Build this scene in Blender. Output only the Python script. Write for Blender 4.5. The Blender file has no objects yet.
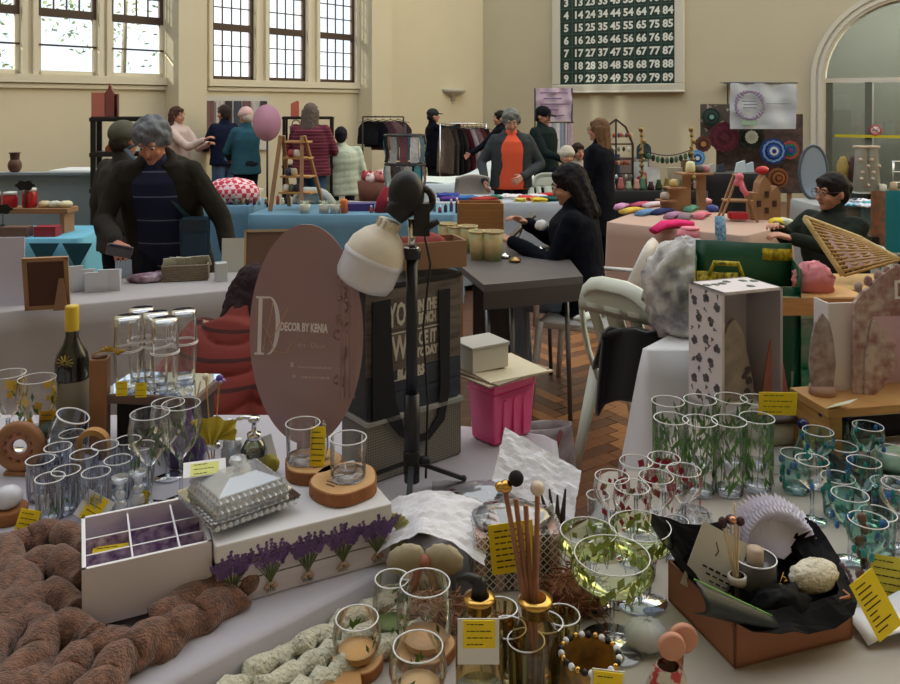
import bpy, bmesh, math, random
from mathutils import Vector, Matrix, Euler, noise
random.seed(7)
D = bpy.data; SC = bpy.context.scene; COL = SC.collection
PI = math.pi
# ---------------------------------------------------------------- camera
CZ, FP, HY = 1.6, 800.0, 105.0
cd = D.cameras.new('camera'); cd.lens = 32.0; cd.sensor_width = 36.0
cd.shift_y = -(342 - HY) / 900.0; cd.clip_start = 0.05
cam = D.objects.new('camera', cd); COL.objects.link(cam)
cam.location = (0, 0, CZ); cam.rotation_euler = (PI/2, 0, 0); SC.camera = cam
# ---------------------------------------------------------------- light
w = D.worlds.new('world'); SC.world = w; w.use_nodes = True
bg = w.node_tree.nodes['Background']
bg.inputs[0].default_value = (0.93, 0.97, 1.0, 1); bg.inputs[1].default_value = 1.7
sl = D.lights.new('sun', 'SUN'); sl.energy = 14.0; sl.angle = 0.02; sl.color = (1.0, 0.9, 0.7)
sun = D.objects.new('sun', sl); COL.objects.link(sun)
LD = Vector((-0.661, -0.750, 0)); LN = Vector((0.750, -0.661, 0))     # left wall: direction towards the viewer, inward normal
sdir = (-LD*0.9 + LN*0.40 + Vector((0, 0, -0.30))).normalized()
sun.rotation_euler = sdir.to_track_quat('-Z', 'Y').to_euler()
SC.view_settings.view_transform = 'Standard'; SC.view_settings.look = 'None'
SC.view_settings.gamma = 1.0; SC.view_settings.use_curve_mapping = False
SC.view_settings.exposure = 0.0
SC.cycles.max_bounces = 16; SC.cycles.transparent_max_bounces = 40; SC.cycles.transmission_bounces = 10
SC.cycles.sample_clamp_indirect = 4.0; SC.cycles.caustics_refractive = False; SC.cycles.caustics_reflective = False

# ---------------------------------------------------------------- measuring
def W(x, y, Y): return Vector(((x-450)*Y/FP, Y, CZ+(HY-y)*Y/FP))
def G(x, y, z=0.75):
    Y = (CZ-z)*FP/(y-HY); return Vector(((x-450)*Y/FP, Y, z))
def PX(n, Y): return n*Y/FP
# ---------------------------------------------------------------- materials
MATS = {}
def lin(c):
    return tuple((v/255/12.92 if v <= 10 else ((v/255+0.055)/1.055)**2.4) for v in c) + (1.0,)
def M(name, rgb=(200,200,200), rough=0.6, metal=0.0, var=0.0, vs=8.0, bump=0.0, bs=60.0, sheen=0.0, sub=0.0, emit=0.0, coat=0.0, alpha=1.0, rgb2=None, thr=None, wood=False, stretch=None):
    if name in MATS: return MATS[name]
    m = D.materials.new(name); m.use_nodes = True; nt = m.node_tree; N = nt.nodes; L = nt.links
    p = N['Principled BSDF']; c = lin(rgb)
    p.inputs['Base Color'].default_value = c; p.inputs['Roughness'].default_value = rough; p.inputs['Metallic'].default_value = metal
    if sheen: p.inputs['Sheen Weight'].default_value = sheen
    if coat: p.inputs['Coat Weight'].default_value = coat
    if alpha < 1: p.inputs['Alpha'].default_value = alpha
    if emit: p.inputs['Emission Color'].default_value = c; p.inputs['Emission Strength'].default_value = emit
    if var or rgb2 or bump or wood:
        tc = N.new('ShaderNodeTexCoord'); mp = N.new('ShaderNodeMapping'); L.new(tc.outputs['Object'], mp.inputs['Vector'])
        if stretch: mp.inputs['Scale'].default_value = stretch
    if wood:
        nz = N.new('ShaderNodeTexNoise'); nz.inputs['Scale'].default_value = vs; nz.inputs['Detail'].default_value = 5
        L.new(mp.outputs[0], nz.inputs['Vector'])
        cr = N.new('ShaderNodeValToRGB'); cr.color_ramp.elements[0].position = 0.35; cr.color_ramp.elements[1].position = 0.65
        cr.color_ramp.elements[0].color = lin(rgb2 or tuple(int(v*0.75) for v in rgb)); cr.color_ramp.elements[1].color = c
        L.new(nz.outputs[0], cr.inputs[0]); L.new(cr.outputs[0], p.inputs['Base Color'])
    elif rgb2 is not None:
        nz = N.new('ShaderNodeTexNoise'); nz.inputs['Scale'].default_value = vs; nz.inputs['Detail'].default_value = 3
        L.new(mp.outputs[0], nz.inputs['Vector'])
        cr = N.new('ShaderNodeValToRGB'); t = thr if thr is not None else 0.5
        cr.color_ramp.elements[0].position = max(0, t-0.02 if thr is not None else 0.35); cr.color_ramp.elements[1].position = min(1, t+0.02 if thr is not None else 0.65)
        cr.color_ramp.elements[0].color = c; cr.color_ramp.elements[1].color = lin(rgb2)
        L.new(nz.outputs[0], cr.inputs[0]); L.new(cr.outputs[0], p.inputs['Base Color'])
    elif var:
        nz = N.new('ShaderNodeTexNoise'); nz.inputs['Scale'].default_value = vs; nz.inputs['Detail'].default_value = 4
        L.new(mp.outputs[0], nz.inputs['Vector'])
        mx = N.new('ShaderNodeMix'); mx.data_type = 'RGBA'
        mx.inputs[6].default_value = tuple(v*(1-var) for v in c[:3])+(1,); mx.inputs[7].default_value = tuple(min(1, v*(1+var)) for v in c[:3])+(1,)
        L.new(nz.outputs[0], mx.inputs[0]); L.new(mx.outputs[2], p.inputs['Base Color'])
    if bump:
        n2 = N.new('ShaderNodeTexNoise'); n2.inputs['Scale'].default_value = bs; n2.inputs['Detail'].default_value = 3
        L.new(mp.outputs[0], n2.inputs['Vector'])
        b = N.new('ShaderNodeBump'); b.inputs['Strength'].default_value = bump; b.inputs['Distance'].default_value = 0.01
        L.new(n2.outputs[0], b.inputs['Height']); L.new(b.outputs[0], p.inputs['Normal'])
    MATS[name] = m; return m
def GLASS(name, tint=(255,255,255), ior=1.5, gl=1.0, rough=0.02, film=0.0):
    """thin clear glass: mirror reflection by Fresnel over a tinted see-through"""
    if name in MATS: return MATS[name]
    m = D.materials.new(name); m.use_nodes = True; nt = m.node_tree; N = nt.nodes; L = nt.links
    N.remove(N['Principled BSDF']); out = N['Material Output']
    t = N.new('ShaderNodeBsdfTransparent'); t.inputs[0].default_value = lin(tint)
    g = N.new('ShaderNodeBsdfGlossy'); g.inputs['Color'].default_value = (gl, gl, gl, 1); g.inputs['Roughness'].default_value = rough
    f = N.new('ShaderNodeLayerWeight'); f.inputs[0].default_value = 0.22
    cr = N.new('ShaderNodeMath'); cr.operation = 'MULTIPLY_ADD'; cr.inputs[1].default_value = 0.8; cr.inputs[2].default_value = 0.06+film
    mx = N.new('ShaderNodeMixShader')
    L.new(f.outputs['Fresnel'], cr.inputs[0]); L.new(cr.outputs[0], mx.inputs[0]); L.new(t.outputs[0], mx.inputs[1]); L.new(g.outputs[0], mx.inputs[2])
    L.new(mx.outputs[0], out.inputs[0]); MATS[name] = m; return m
def THICK(name, tint=(245,250,255), rough=0.03):
    if name in MATS: return MATS[name]
    m = D.materials.new(name); m.use_nodes = True; p = m.node_tree.nodes['Principled BSDF']
    p.inputs['Base Color'].default_value = lin(tint); p.inputs['Roughness'].default_value = rough
    p.inputs['Transmission Weight'].default_value = 1.0; p.inputs['IOR'].default_value = 1.45
    MATS[name] = m; return m
# ---------------------------------------------------------------- mesh builder
class B:
    def __init__(s): s.v = []; s.f = []; s.sm = []; s.m = Matrix.Identity(4); s.mi = []; s.k = 0
    def at(s, loc=(0,0,0), rot=(0,0,0), sc=(1,1,1)):
        s.m = Matrix.Translation(Vector(loc)) @ Euler(rot).to_matrix().to_4x4() @ Matrix.Diagonal((*sc, 1)); return s
    def mat(s, k): s.k = k; return s
    def add(s, vs, fs, smooth=False):
        n = len(s.v); s.v += [s.m @ Vector(p) for p in vs]
        s.f += [tuple(i+n for i in f) for f in fs]; s.sm += [smooth]*len(fs); s.mi += [s.k]*len(fs); return s
    def box(s, c, d, rz=0.0, rot=None):
        R = Euler(rot).to_matrix() if rot else Matrix.Rotation(rz, 3, 'Z'); c = Vector(c); h = [x/2 for x in d]
        vs = [c + R @ Vector((sx*h[0], sy*h[1], sz*h[2])) for sz in (-1,1) for sy in (-1,1) for sx in (-1,1)]
        return s.add(vs, [(0,2,3,1),(4,5,7,6),(0,1,5,4),(2,6,7,3),(0,4,6,2),(1,3,7,5)])
    def hexa(s, lo, hi):   # 4 bottom points and 4 top points, same turning sense (counter-clockwise from above)
        return s.add(list(lo)+list(hi), [(3,2,1,0),(4,5,6,7),(0,1,5,4),(1,2,6,5),(2,3,7,6),(3,0,4,7)])
    def lathe(s, prof, n=20, c=(0,0,0), smooth=True, ell=1.0, twist=None):
        vs = []; fs = []; c = Vector(c); k = len(prof)
        for i in range(n):
            a = 2*PI*i/n
            for r, z in prof: vs.append(c+Vector((r*math.cos(a), r*math.sin(a)*ell, z)))
        for i in range(n):
            j = (i+1) % n
            for q in range(k-1):
                a, b_, c_, d = i*k+q, j*k+q, j*k+q+1, i*k+q+1
                if prof[q][0] < 1e-6: fs.append((a, c_, d))
                elif prof[q+1][0] < 1e-6: fs.append((a, b_, d))
                else: fs.append((a, b_, c_, d))
        return s.add(vs, fs, smooth)
    def tube(s, pts, r, n=8, caps=True, closed=False, flat=1.0):
        pts = [Vector(p) for p in pts]; k = len(pts); rs = r if isinstance(r, (list, tuple)) else [r]*k
        vs = []; fs = []; up = Vector((0,0,1))
        t0 = (pts[1]-pts[0]).normalized()
        if abs(t0.dot(up)) > 0.95: up = Vector((0,1,0))
        u = t0.cross(up).normalized()
        for i, p in enumerate(pts):
            if closed: t = (pts[(i+1) % k]-pts[i-1])
            else: t = (pts[min(i+1, k-1)]-pts[max(i-1, 0)])
            t = t.normalized() if t.length > 1e-9 else t0
            u = (u - t*u.dot(t)); u = u.normalized() if u.length > 1e-6 else t.orthogonal().normalized(); v = t.cross(u)
            for j in range(n):
                a = 2*PI*j/n; vs.append(p + u*math.cos(a)*rs[i] + v*math.sin(a)*rs[i]*flat)
        for i in range(k if closed else k-1):
            for j in range(n):
                a = i*n+j; b_ = i*n+(j+1) % n; i2 = (i+1) % k
                fs.append((a, b_, i2*n+(j+1) % n, i2*n+j))
        if caps and not closed: fs += [tuple(range(n-1, -1, -1)), tuple(range((k-1)*n, k*n))]
        return s.add(vs, fs, True)
    def bar(s, p, q, wd, th=None):
        p = Vector(p); q = Vector(q); th = th or wd; t = (q-p).normalized(); u = t.cross(Vector((0,0,1)))
        u = u.normalized() if u.length > 1e-3 else Vector((1,0,0)); v = u.cross(t).normalized()
        o = [(-1,-1),(1,-1),(1,1),(-1,1)]
        vs = [x + u*a*wd/2 + v*b_*th/2 for x in (p, q) for a, b_ in o]
        return s.add(vs, [(0,1,2,3)[::-1],(4,5,6,7),(0,1,5,4),(1,2,6,5),(2,3,7,6),(3,0,4,7)])
    def ball(s, c, r, n=12, m=8, rot=None, fn=None):
        r = (r, r, r) if isinstance(r, (int, float)) else r; c = Vector(c); R = Euler(rot).to_matrix() if rot else Matrix.Identity(3)
        vs = []; fs = []
        for j in range(m+1):
            ph = PI*j/m
            for i in range(n):
                a = 2*PI*i/n; d = Vector((math.sin(ph)*math.cos(a), math.sin(ph)*math.sin(a), -math.cos(ph)))
                k = fn(d) if fn else 1.0
                vs.append(c + R @ Vector((d.x*r[0]*k, d.y*r[1]*k, d.z*r[2]*k)))
        for j in range(m):
            for i in range(n):
                a = j*n+i; b_ = j*n+(i+1) % n
                if j == 0: fs.append((a, b_+n, a+n))
                elif j == m-1: fs.append((a, b_, a+n))
                else: fs.append((a, b_, b_+n, a+n))
        return s.add(vs, fs, True)
    def prism(s, pts, t0, t1, plane='XZ', smooth=False):
        n = len(pts); f = {'XZ': lambda p, t: (p[0], t, p[1]), 'XY': lambda p, t: (p[0], p[1], t), 'YZ': lambda p, t: (t, p[0], p[1])}[plane]
        vs = [f(p, t0) for p in pts]+[f(p, t1) for p in pts]
        return s.add(vs, [tuple(range(n-1,-1,-1)), tuple(range(n, 2*n))]+[(i, (i+1)%n, n+(i+1)%n, n+i) for i in range(n)], smooth)
    def sheet(s, fn, nu, nv, smooth=True, th=0.0):
        vs = [fn(i/nu, j/nv) for j in range(nv+1) for i in range(nu+1)]; w_ = nu+1
        fs = [(j*w_+i, j*w_+i+1, (j+1)*w_+i+1, (j+1)*w_+i) for j in range(nv) for i in range(nu)]
        return s.add(vs, fs, smooth)
    def ring(s, c, R, r, n=24, m=6, rot=None, ez=1.0):
        Q = Euler(rot).to_matrix() if rot else Matrix.Identity(3)
        return s.tube([Vector(c)+Q @ Vector((R*math.cos(2*PI*i/n), R*ez*math.sin(2*PI*i/n), 0)) for i in range(n)], r, m, closed=True)
    def mesh(s, name):
        me = D.meshes.new(name); me.from_pydata([tuple(v) for v in s.v], [], s.f); me.polygons.foreach_set('use_smooth', s.sm)
        me.polygons.foreach_set('material_index', s.mi); me.update(); return me
def tag(o, label, cat, group=None, kind=None):
    if label: o['label'] = label
    if cat: o['category'] = cat
    if group: o['group'] = group
    if kind: o['kind'] = kind
    return o
def obj(name, b, mat, parent=None, bev=0.0, thick=0.0, sub=0, loc=None, rz=0.0, rot=None, label=None):
    me = b if isinstance(b, bpy.types.Mesh) else b.mesh(name)
    for m_ in (mat if isinstance(mat, (list, tuple)) else [mat]): me.materials.append(m_) if not isinstance(b, bpy.types.Mesh) else None
    o = D.objects.new(name, me); COL.objects.link(o)
    if parent is not None: o.parent = parent
    if loc is not None: o.location = loc
    o.rotation_euler = rot if rot else (0, 0, rz)
    if thick: md = o.modifiers.new('thickness', 'SOLIDIFY'); md.thickness = thick
    if bev: md = o.modifiers.new('bevel', 'BEVEL'); md.width = bev; md.segments = 2; md.limit_method = 'ANGLE'
    if sub: md = o.modifiers.new('subsurf', 'SUBSURF'); md.levels = md.render_levels = sub
    if label: o['label'] = label
    return o
def thing(name, label, cat, loc=(0,0,0), rz=0.0, group=None, sc=1.0):
    o = D.objects.new(name, None); COL.objects.link(o); o.location = loc; o.rotation_euler = (0,0,rz); o.scale = (sc,)*3
    o.empty_display_size = 0.05
    return tag(o, label, cat, group)
def solo(name, b, mat, label, cat, loc=(0,0,0), rz=0.0, group=None, rot=None, sc=None, **k):
    o = obj(name, b, mat, None, loc=loc, rz=rz, rot=rot, **k)
    if sc: o.scale = (sc,)*3 if isinstance(sc, (int, float)) else sc
    return tag(o, label, cat, group)
def dup(root, loc, rz=0.0, label=None, sc=None, group=None):
    r = root.copy(); COL.objects.link(r); r.location = loc; r.rotation_euler = (root.rotation_euler[0], root.rotation_euler[1], rz)
    if label: r['label'] = label
    if group: r['group'] = group
    if sc: r.scale = (sc,)*3 if isinstance(sc, (int, float)) else sc
    for ch in list(root.children):
        c = ch.copy(); COL.objects.link(c); c.parent = r
        for g in list(ch.children):
            d = g.copy(); COL.objects.link(d); d.parent = c
    return r
def struct(name, b, mat, parent=None, label=None, **k):
    o = obj(name, b, mat, parent, **k)
    if parent is None: o['kind'] = 'structure'
    return o
FONT = D.fonts.load('<builtin>') if '<builtin>' in D.fonts else None
def text(name, s, size, mat, parent=None, loc=(0,0,0), rot=(PI/2,0,0), align='CENTER', depth=0.0003, wide=1.0, bold=0.0, shear=0.0):
    c = D.curves.new(name, 'FONT'); c.body = s; c.size = size; c.extrude = depth; c.align_x = align; c.offset = bold; c.shear = shear; c.resolution_u = 2
    t = D.objects.new(name, c); COL.objects.link(t)
    bpy.context.view_layer.update()
    me = D.meshes.new_from_object(t.evaluated_get(bpy.context.evaluated_depsgraph_get())); D.objects.remove(t); D.curves.remove(c)
    me.materials.clear(); me.materials.append(mat)
    o = D.objects.new(name, me); COL.objects.link(o); o.location = loc; o.rotation_euler = rot; o.scale = (wide, 1, 1)
    if parent is not None: o.parent = parent
    return o
ORD = 'first second third fourth fifth sixth seventh eighth ninth tenth eleventh twelfth thirteenth fourteenth fifteenth sixteenth'.split()
def rnd(a, b): return random.uniform(a, b)
def nz(p, s=1.0): return noise.noise(Vector(p)*s)

# ---------------------------------------------------------------- shared materials
wallm = M('cream_wall_paint', (216,207,180), 0.85, var=0.06, vs=1.2, bump=0.05, bs=12)
wallm2 = M('stone_coloured_wall_paint', (196,188,162), 0.85, var=0.06, vs=1.2)
trimm = M('cream_trim_paint', (222,214,192), 0.6)
brownf = M('dark_brown_window_paint', (66,46,36), 0.5)
white = M('white_plastic', (225,225,220), 0.4)
offw = M('off_white', (224,220,208), 0.7)
black = M('black_plastic', (22,22,26), 0.45)
blackm = M('black_metal', (20,20,24), 0.35)
blackc = M('black_cloth', (18,18,22), 0.9, sheen=0.2)
pine = M('pine_wood', (206,160,98), 0.55, wood=True, vs=6, rgb2=(180,130,76), stretch=(1,1,12))
mdf = M('raw_brown_board', (160,122,88), 0.7, var=0.1)
gold = M('gold_metal', (214,170,90), 0.25, metal=1.0)
chrome = M('chrome', (220,222,225), 0.12, metal=1.0)
clear = GLASS('clear_glass')
rimg = M('glass_rim_highlight', (250,252,255), 0.08, alpha=0.9)  # near-white colour paints in the light caught on clear glass rims
yellow = M('yellow_card', (250,220,30), 0.6)
ink = M('black_ink', (40,34,20), 0.8)
paper = M('white_paper', (232,232,236), 0.8)
kraft = M('kraft_cardboard', (160,124,98), 0.8, var=0.06)
cork = M('light_cut_wood', (222,180,130), 0.6, wood=True, vs=14, rgb2=(204,158,108))
bark = M('tree_bark', (150,96,58), 0.9, var=0.3, vs=30, bump=0.5)
skin = M('skin', (196,142,118), 0.55)
greenleaf = M('green_leaf', (78,124,52), 0.6, var=0.35, vs=40)
# ================================================================= the room
CO = Vector((0.66, 16.0, 0)); BD = Vector((0.868, -0.496, 0)); BN = Vector((-0.496, -0.868, 0))
def sL(x):
    r = (x-450)/FP; return (0.66-16*r)/(0.661-0.75*r)
def sB(x):
    r = (x-450)/FP; return (16*r-0.66)/(0.868+0.496*r)
def frameM(o, d, n, inset=0.0):   # local x along d, local y along n (into the room), z up
    return Matrix(((d.x, n.x, 0, o.x+n.x*inset), (d.y, n.y, 0, o.y+n.y*inset), (0,0,1,0), (0,0,0,1)))
LM = frameM(CO, LD, LN); BM = frameM(CO, BD, BN)
WH = 9.0
def zL(x, y, inset=0):
    Y = 16-0.75*sL(x); return CZ+(HY-y)*Y/FP
def wall_holes(b, x0, x1, z0, z1, holes, th):
    xs = sorted({x0, x1, *[h[0] for h in holes], *[h[1] for h in holes]}); zs = sorted({z0, z1, *[h[2] for h in holes], *[h[3] for h in holes]})
    for i in range(len(xs)-1):
        run = None
        for j in range(len(zs)-1):
            cx, cz = (xs[i]+xs[i+1])/2, (zs[j]+zs[j+1])/2
            if any(h[0] < cx < h[1] and h[2] < cz < h[3] for h in holes):
                if run is not None: b.box(((xs[i]+xs[i+1])/2, -th/2, (run+zs[j])/2), (xs[i+1]-xs[i], th, zs[j]-run)); run = None
            elif run is None: run = zs[j]
        if run is not None: b.box(((xs[i]+xs[i+1])/2, -th/2, (run+z1)/2), (xs[i+1]-xs[i], th, z1-run))
wins = [(sL(20), sL(20)+0.72), (sL(97), sL(38)), (sL(164), sL(111)), (sL(254), sL(212)), (sL(306), sL(268)), (sL(355), sL(319))]
Z0, Z1, ZT = 1.97, 4.3, 2.70
b = B(); b.m = LM.copy()
wall_holes(b, -0.4, 31.0, 0, WH, [(a, c, Z0, Z1) for a, c in wins], 0.12)
struct('wall_left', b, wallm)
# pilasters
b = B(); b.m = LM.copy(); b.box((6.64, 0.175, WH/2), (0.42, 0.35, WH)); struct('trim_1', b, wallm)
b = B(); b.m = LM.copy(); b.box((3.12, 0.175, WH/2), (0.46, 0.35, WH)); struct('trim_2', b, wallm)
b = B(); b.m = LM.copy(); b.box((11.4, 0.175, WH/2), (0.42, 0.35, WH)); struct('trim_3', b, wallm)
# window sills and surrounds
for k, (a, c) in enumerate([(wins[2][0]-0.08, wins[0][1]+0.08), (wins[5][0]-0.08, wins[3][1]+0.08)]):
    b = B(); b.m = LM.copy()
    b.box(((a+c)/2, 0.03, Z0-0.05), (c-a, 0.08, 0.10))
    b.box(((a+c)/2, 0.02, Z0-0.14), (c-a, 0.04, 0.05))
    for q in range(3):
        h = wins[k*3+q]
        for s_ in h: b.box((s_+(0.04 if s_ == h[1] else -0.04), 0.02, (Z0+Z1)/2), (0.06, 0.05, Z1-Z0))
    struct('trim_%d' % (k+4), b, trimm)
pane = GLASS('window_glass', (240,246,250), gl=0.6)
for k, (a, c) in enumerate(wins):
    root = D.objects.new('window_%d' % (k+1), None); COL.objects.link(root); root['kind'] = 'structure'
    root.matrix_world = LM @ Matrix.Translation(((a+c)/2, -0.05, Z0)); wd = c-a; H = Z1-Z0
    b = B(); fw = 0.045; lo_ = 0 if k > 2 else ZT-Z0-0.02
    for x in (-wd/2+fw/2, wd/2-fw/2): b.box((x, 0, (H+lo_)/2), (fw, 0.06, H-lo_))
    if k > 2: b.box((0,0,0.025), (wd, 0.06, 0.05))
    else:
        b2 = B(); [b2.box((x, 0, lo_/2), (fw, 0.06, lo_)) for x in (-wd/2+fw/2, wd/2-fw/2)]; b2.box((0,0,0.025), (wd, 0.06, 0.05)); obj('lower_frame', b2, trimm, root)
    if 1: b.box((0,0,H-0.025), (wd, 0.06, 0.05))
    b.box((0,0,ZT-Z0+0.03), (wd, 0.07, 0.10)); obj('window_frame', b, brownf if k > 2 else [brownf], root)
    nc = 4; cw = (wd-2*fw)/nc; gr = k >= 3
    zt = ZT-Z0+0.08; zl = 0.05
    b = B()
    for i in range(1, nc):
        b.box((-wd/2+fw+i*cw, 0, (zt+H)/2), (0.016, 0.02, H-zt))
        if gr: b.box((-wd/2+fw+i*cw, 0, (zl+ZT-Z0)/2), (0.016, 0.02, ZT-Z0-zl))
    rz_ = [zt + 0.235*(j+1) for j in range(6) if zt+0.235*(j+1) < H-0.05]
    for z in rz_: b.box((0,0,z), (wd-2*fw, 0.02, 0.016))
    if gr:
        for j in (1, 2): b.box((0,0,zl+(ZT-Z0-zl)*j/3-0.01), (wd-2*fw, 0.02, 0.016))
    else: b.box((0, 0.03, 0.36), (wd, 0.03, 0.022))
    obj('glazing_bar', b, brownf, root)
    rows = [zt]+rz_+[H-0.05]
    cells = [(i, rows[j], rows[j+1]) for i in range(nc) for j in range(len(rows)-1)]
    if gr: cells += [(i, zl+(ZT-Z0-zl)*j/3, zl+(ZT-Z0-zl)*(j+1)/3) for i in range(nc) for j in range(3)]
    for i, z0, z1 in cells:
        b = B(); b.box((0,0,0), (cw-0.016, 0.004, z1-z0-0.016)); obj('pane', b, pane, root, loc=(-wd/2+fw+(i+0.5)*cw, 0, (z0+z1)/2))
    if not gr:
        for z0, z1 in ((0.05, 0.35), (0.37, ZT-Z0-0.02)):
            b = B(); b.box((0,0,(z0+z1)/2), (wd-2*fw, 0.004, z1-z0)); obj('pane', b, pane, root)
# trees outside
tl_ = M('outdoor_leaf', (150,176,120), 0.7, var=0.4, vs=3)
for k, (s_, z, r) in enumerate(((9.6,1.9,0.8),(7.9,2.0,0.7),(6.9,2.0,0.6),(8.6,3.6,1.3),(6.2,3.7,1.2),(4.6,3.4,1.4))):
    t = thing('garden_tree', ['low green shrub outside the window nearest the frame edge','low green shrub outside the second window','small green shrub outside the third window','pale leafy tree seen through the first windows','thin leafy tree seen between the window groups','thin leafy tree seen through the last windows'][k], 'tree'); t.matrix_world = LM @ Matrix.Translation((s_+1.2,-3.2,0))
    rr = random.Random(k); b = B()
    for j in range(260 if k < 3 else 420):
        d = Vector((rr.gauss(0,1), rr.gauss(0,1), rr.gauss(0,1))).normalized()*r*rr.random()**0.4; c = Vector((0,0,z))+d; u = Vector((rr.uniform(-1,1), rr.uniform(-1,1), rr.uniform(-1,1))).normalized()*0.05; v = u.orthogonal().normalized()*0.025; b.add([c-u, c+v, c+u, c-v], [(0,1,2,3)])
    o = obj('foliage', b, tl_, t); o['kind'] = 'stuff'; b = B(); b.tube([(0,0,0),(0.05,0,z*0.6),(0,0,z)], [0.07,0.05,0.03], 7); obj('trunk', b, M('grey_trunk', (120,110,100), 0.9), t)
# back wall with the arch
AS, AR, AZ = 7.45, 1.25, 2.0
b = B(); b.m = BM.copy(); th = 0.45
n = 24; arc = [(AS-AR*math.cos(PI*i/n), AZ+AR*math.sin(PI*i/n)) for i in range(n+1)]
out = [(-0.4, 0), (AS-AR, 0)] + arc + [(AS+AR, 0), (11.5, 0), (11.5, WH), (-0.4, WH)]
b.prism(out, -th, 0, 'XZ'); struct('wall_back', b, wallm2)
def arch_band(r0, r1, y0, y1):
    pts = [(AS-r1, 0)] + [(AS-r1*math.cos(PI*i/n), AZ+r1*math.sin(PI*i/n)) for i in range(n+1)] + [(AS+r1, 0), (AS+r0, 0)]
    pts += [(AS+r0*math.cos(PI*i/n), AZ+r0*math.sin(PI*i/n)) for i in range(n+1)] + [(AS-r0, 0)]
    return pts
archm = M('pale_grey_plaster', (206,204,192), 0.7)
b = B(); b.m = BM.copy(); b.prism(arch_band(AR-0.01, AR+0.17, 0, 0), 0.0, 0.03); b.prism(arch_band(AR+0.03, AR+0.08, 0, 0), 0.03, 0.055); b.prism(arch_band(AR+0.12, AR+0.19, 0, 0), 0.03, 0.065)
struct('trim_6', b, archm)
# corridor behind the arch
cor = M('corridor_grey_green', (146,146,142), 0.8, var=0.1, vs=2)
b = B(); b.m = BM.copy(); b.box((7.6, -3.2, 2.0), (5.5, 0.1, 4.2)); struct('wall_corridor', b, cor)
b = B(); b.m = BM.copy(); b.box((5.2, -1.8, 2.0), (0.1, 2.8, 4.2)); b.box((10.2, -1.8, 2.0), (0.1, 2.8, 4.2)); struct('wall_corridor_side', b, cor)
b = B(); b.m = BM.copy(); b.box((7.7, -1.8, 3.75), (5.0, 2.7, 0.1)); struct('ceiling', b, M('corridor_ceiling', (150,150,140), 0.9))
cl = thing('ceiling_light', 'round white light on the ceiling of the corridor behind the arch', 'ceiling light'); cl.matrix_world = BM @ Matrix.Translation((7.27, -1.1, 3.7))
b = B(); b.lathe([(0,-0.06),(0.12,-0.05),(0.17,-0.02),(0.17,0)], 20); obj('diffuser', b, M('lamp_diffuser', (255,255,255), 0.4, emit=5.0), cl)
b = B(); b.lathe([(0.17,-0.025),(0.19,-0.02),(0.19,0.0)], 20); obj('rim', b, white, cl)
lp = D.lights.new('corridor_lamp', 'POINT'); lp.energy = 260; lp.shadow_soft_size = 0.17; lp.color = (1.0,0.97,0.9); lo = D.objects.new('corridor_lamp', lp); COL.objects.link(lo); lo.location = BM @ Vector((7.27,-1.1,3.45))
# glazed door screen in the arch
scr = D.objects.new('door_1', None); COL.objects.link(scr); scr['kind'] = 'structure'; scr.matrix_world = BM @ Matrix.Translation((AS, -0.25, 0))
gm = M('grey_green_door_paint', (96,104,98), 0.5)
b = B(); b.box((0,0,AZ), (2*AR, 0.09, 0.07)); obj('transom', b, M('white_transom', (214,212,206), 0.5), scr)
b = B()
for x in (-AR+0.06, -0.62, 0.62, AR-0.06): b.box((x, 0, 1.0), (0.10, 0.06, 2.0))
b.box((0,0,0.1), (2*AR, 0.06, 0.2)); obj('door_frame', b, gm, scr)
for x in (-0.9, 0.0, 0.9):
    b = B(); b.box((0,0,0), (0.50 if x else 1.1, 0.008, 1.75)); obj('pane', b, GLASS('door_glass', (222,228,224), gl=0.7), scr, loc=(x, 0, 1.08))
b = B(); b.prism([(-AR*0.98*math.cos(PI*i/n), AZ+0.02+AR*0.97*math.sin(PI*i/n)) for i in range(n+1)], -0.005, 0.005); obj('fanlight', b, GLASS('door_glass'), scr)
b = B(); b.box((-0.38, 0.06, 1.10), (1.45, 0.02, 0.045)); obj('push_bar', b, M('yellow_strip', (200,190,40), 0.5), scr)
ns = thing('sign', 'round red and white no smoking sticker on the glass of the arch doorway', 'sign'); ns.matrix_world = BM @ Matrix.Translation((AS-0.52, -0.18, 1.20))
b = B(); b.ring((0,0,0), 0.075, 0.011, 20, 6, rot=(PI/2,0,0)); b.bar((-0.05,0.004,0.05), (0.05,0.004,-0.05), 0.012); obj('red_ring', b, M('sign_red', (190,60,60), 0.5), ns)
b = B(); b.at((0,0,0), (PI/2,0,0)).lathe([(0,0.002),(0.075,0.002),(0.075,-0.002),(0,-0.002)], 20); obj('disc', b, paper, ns)
b = B(); b.box((-0.01,0.006,0), (0.08,0.003,0.014)); b.tube([(0.03,0.006,0.01),(0.04,0.006,0.025),(0.032,0.006,0.035)], 0.003, 5); obj('cigarette', b, ink, ns)
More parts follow.
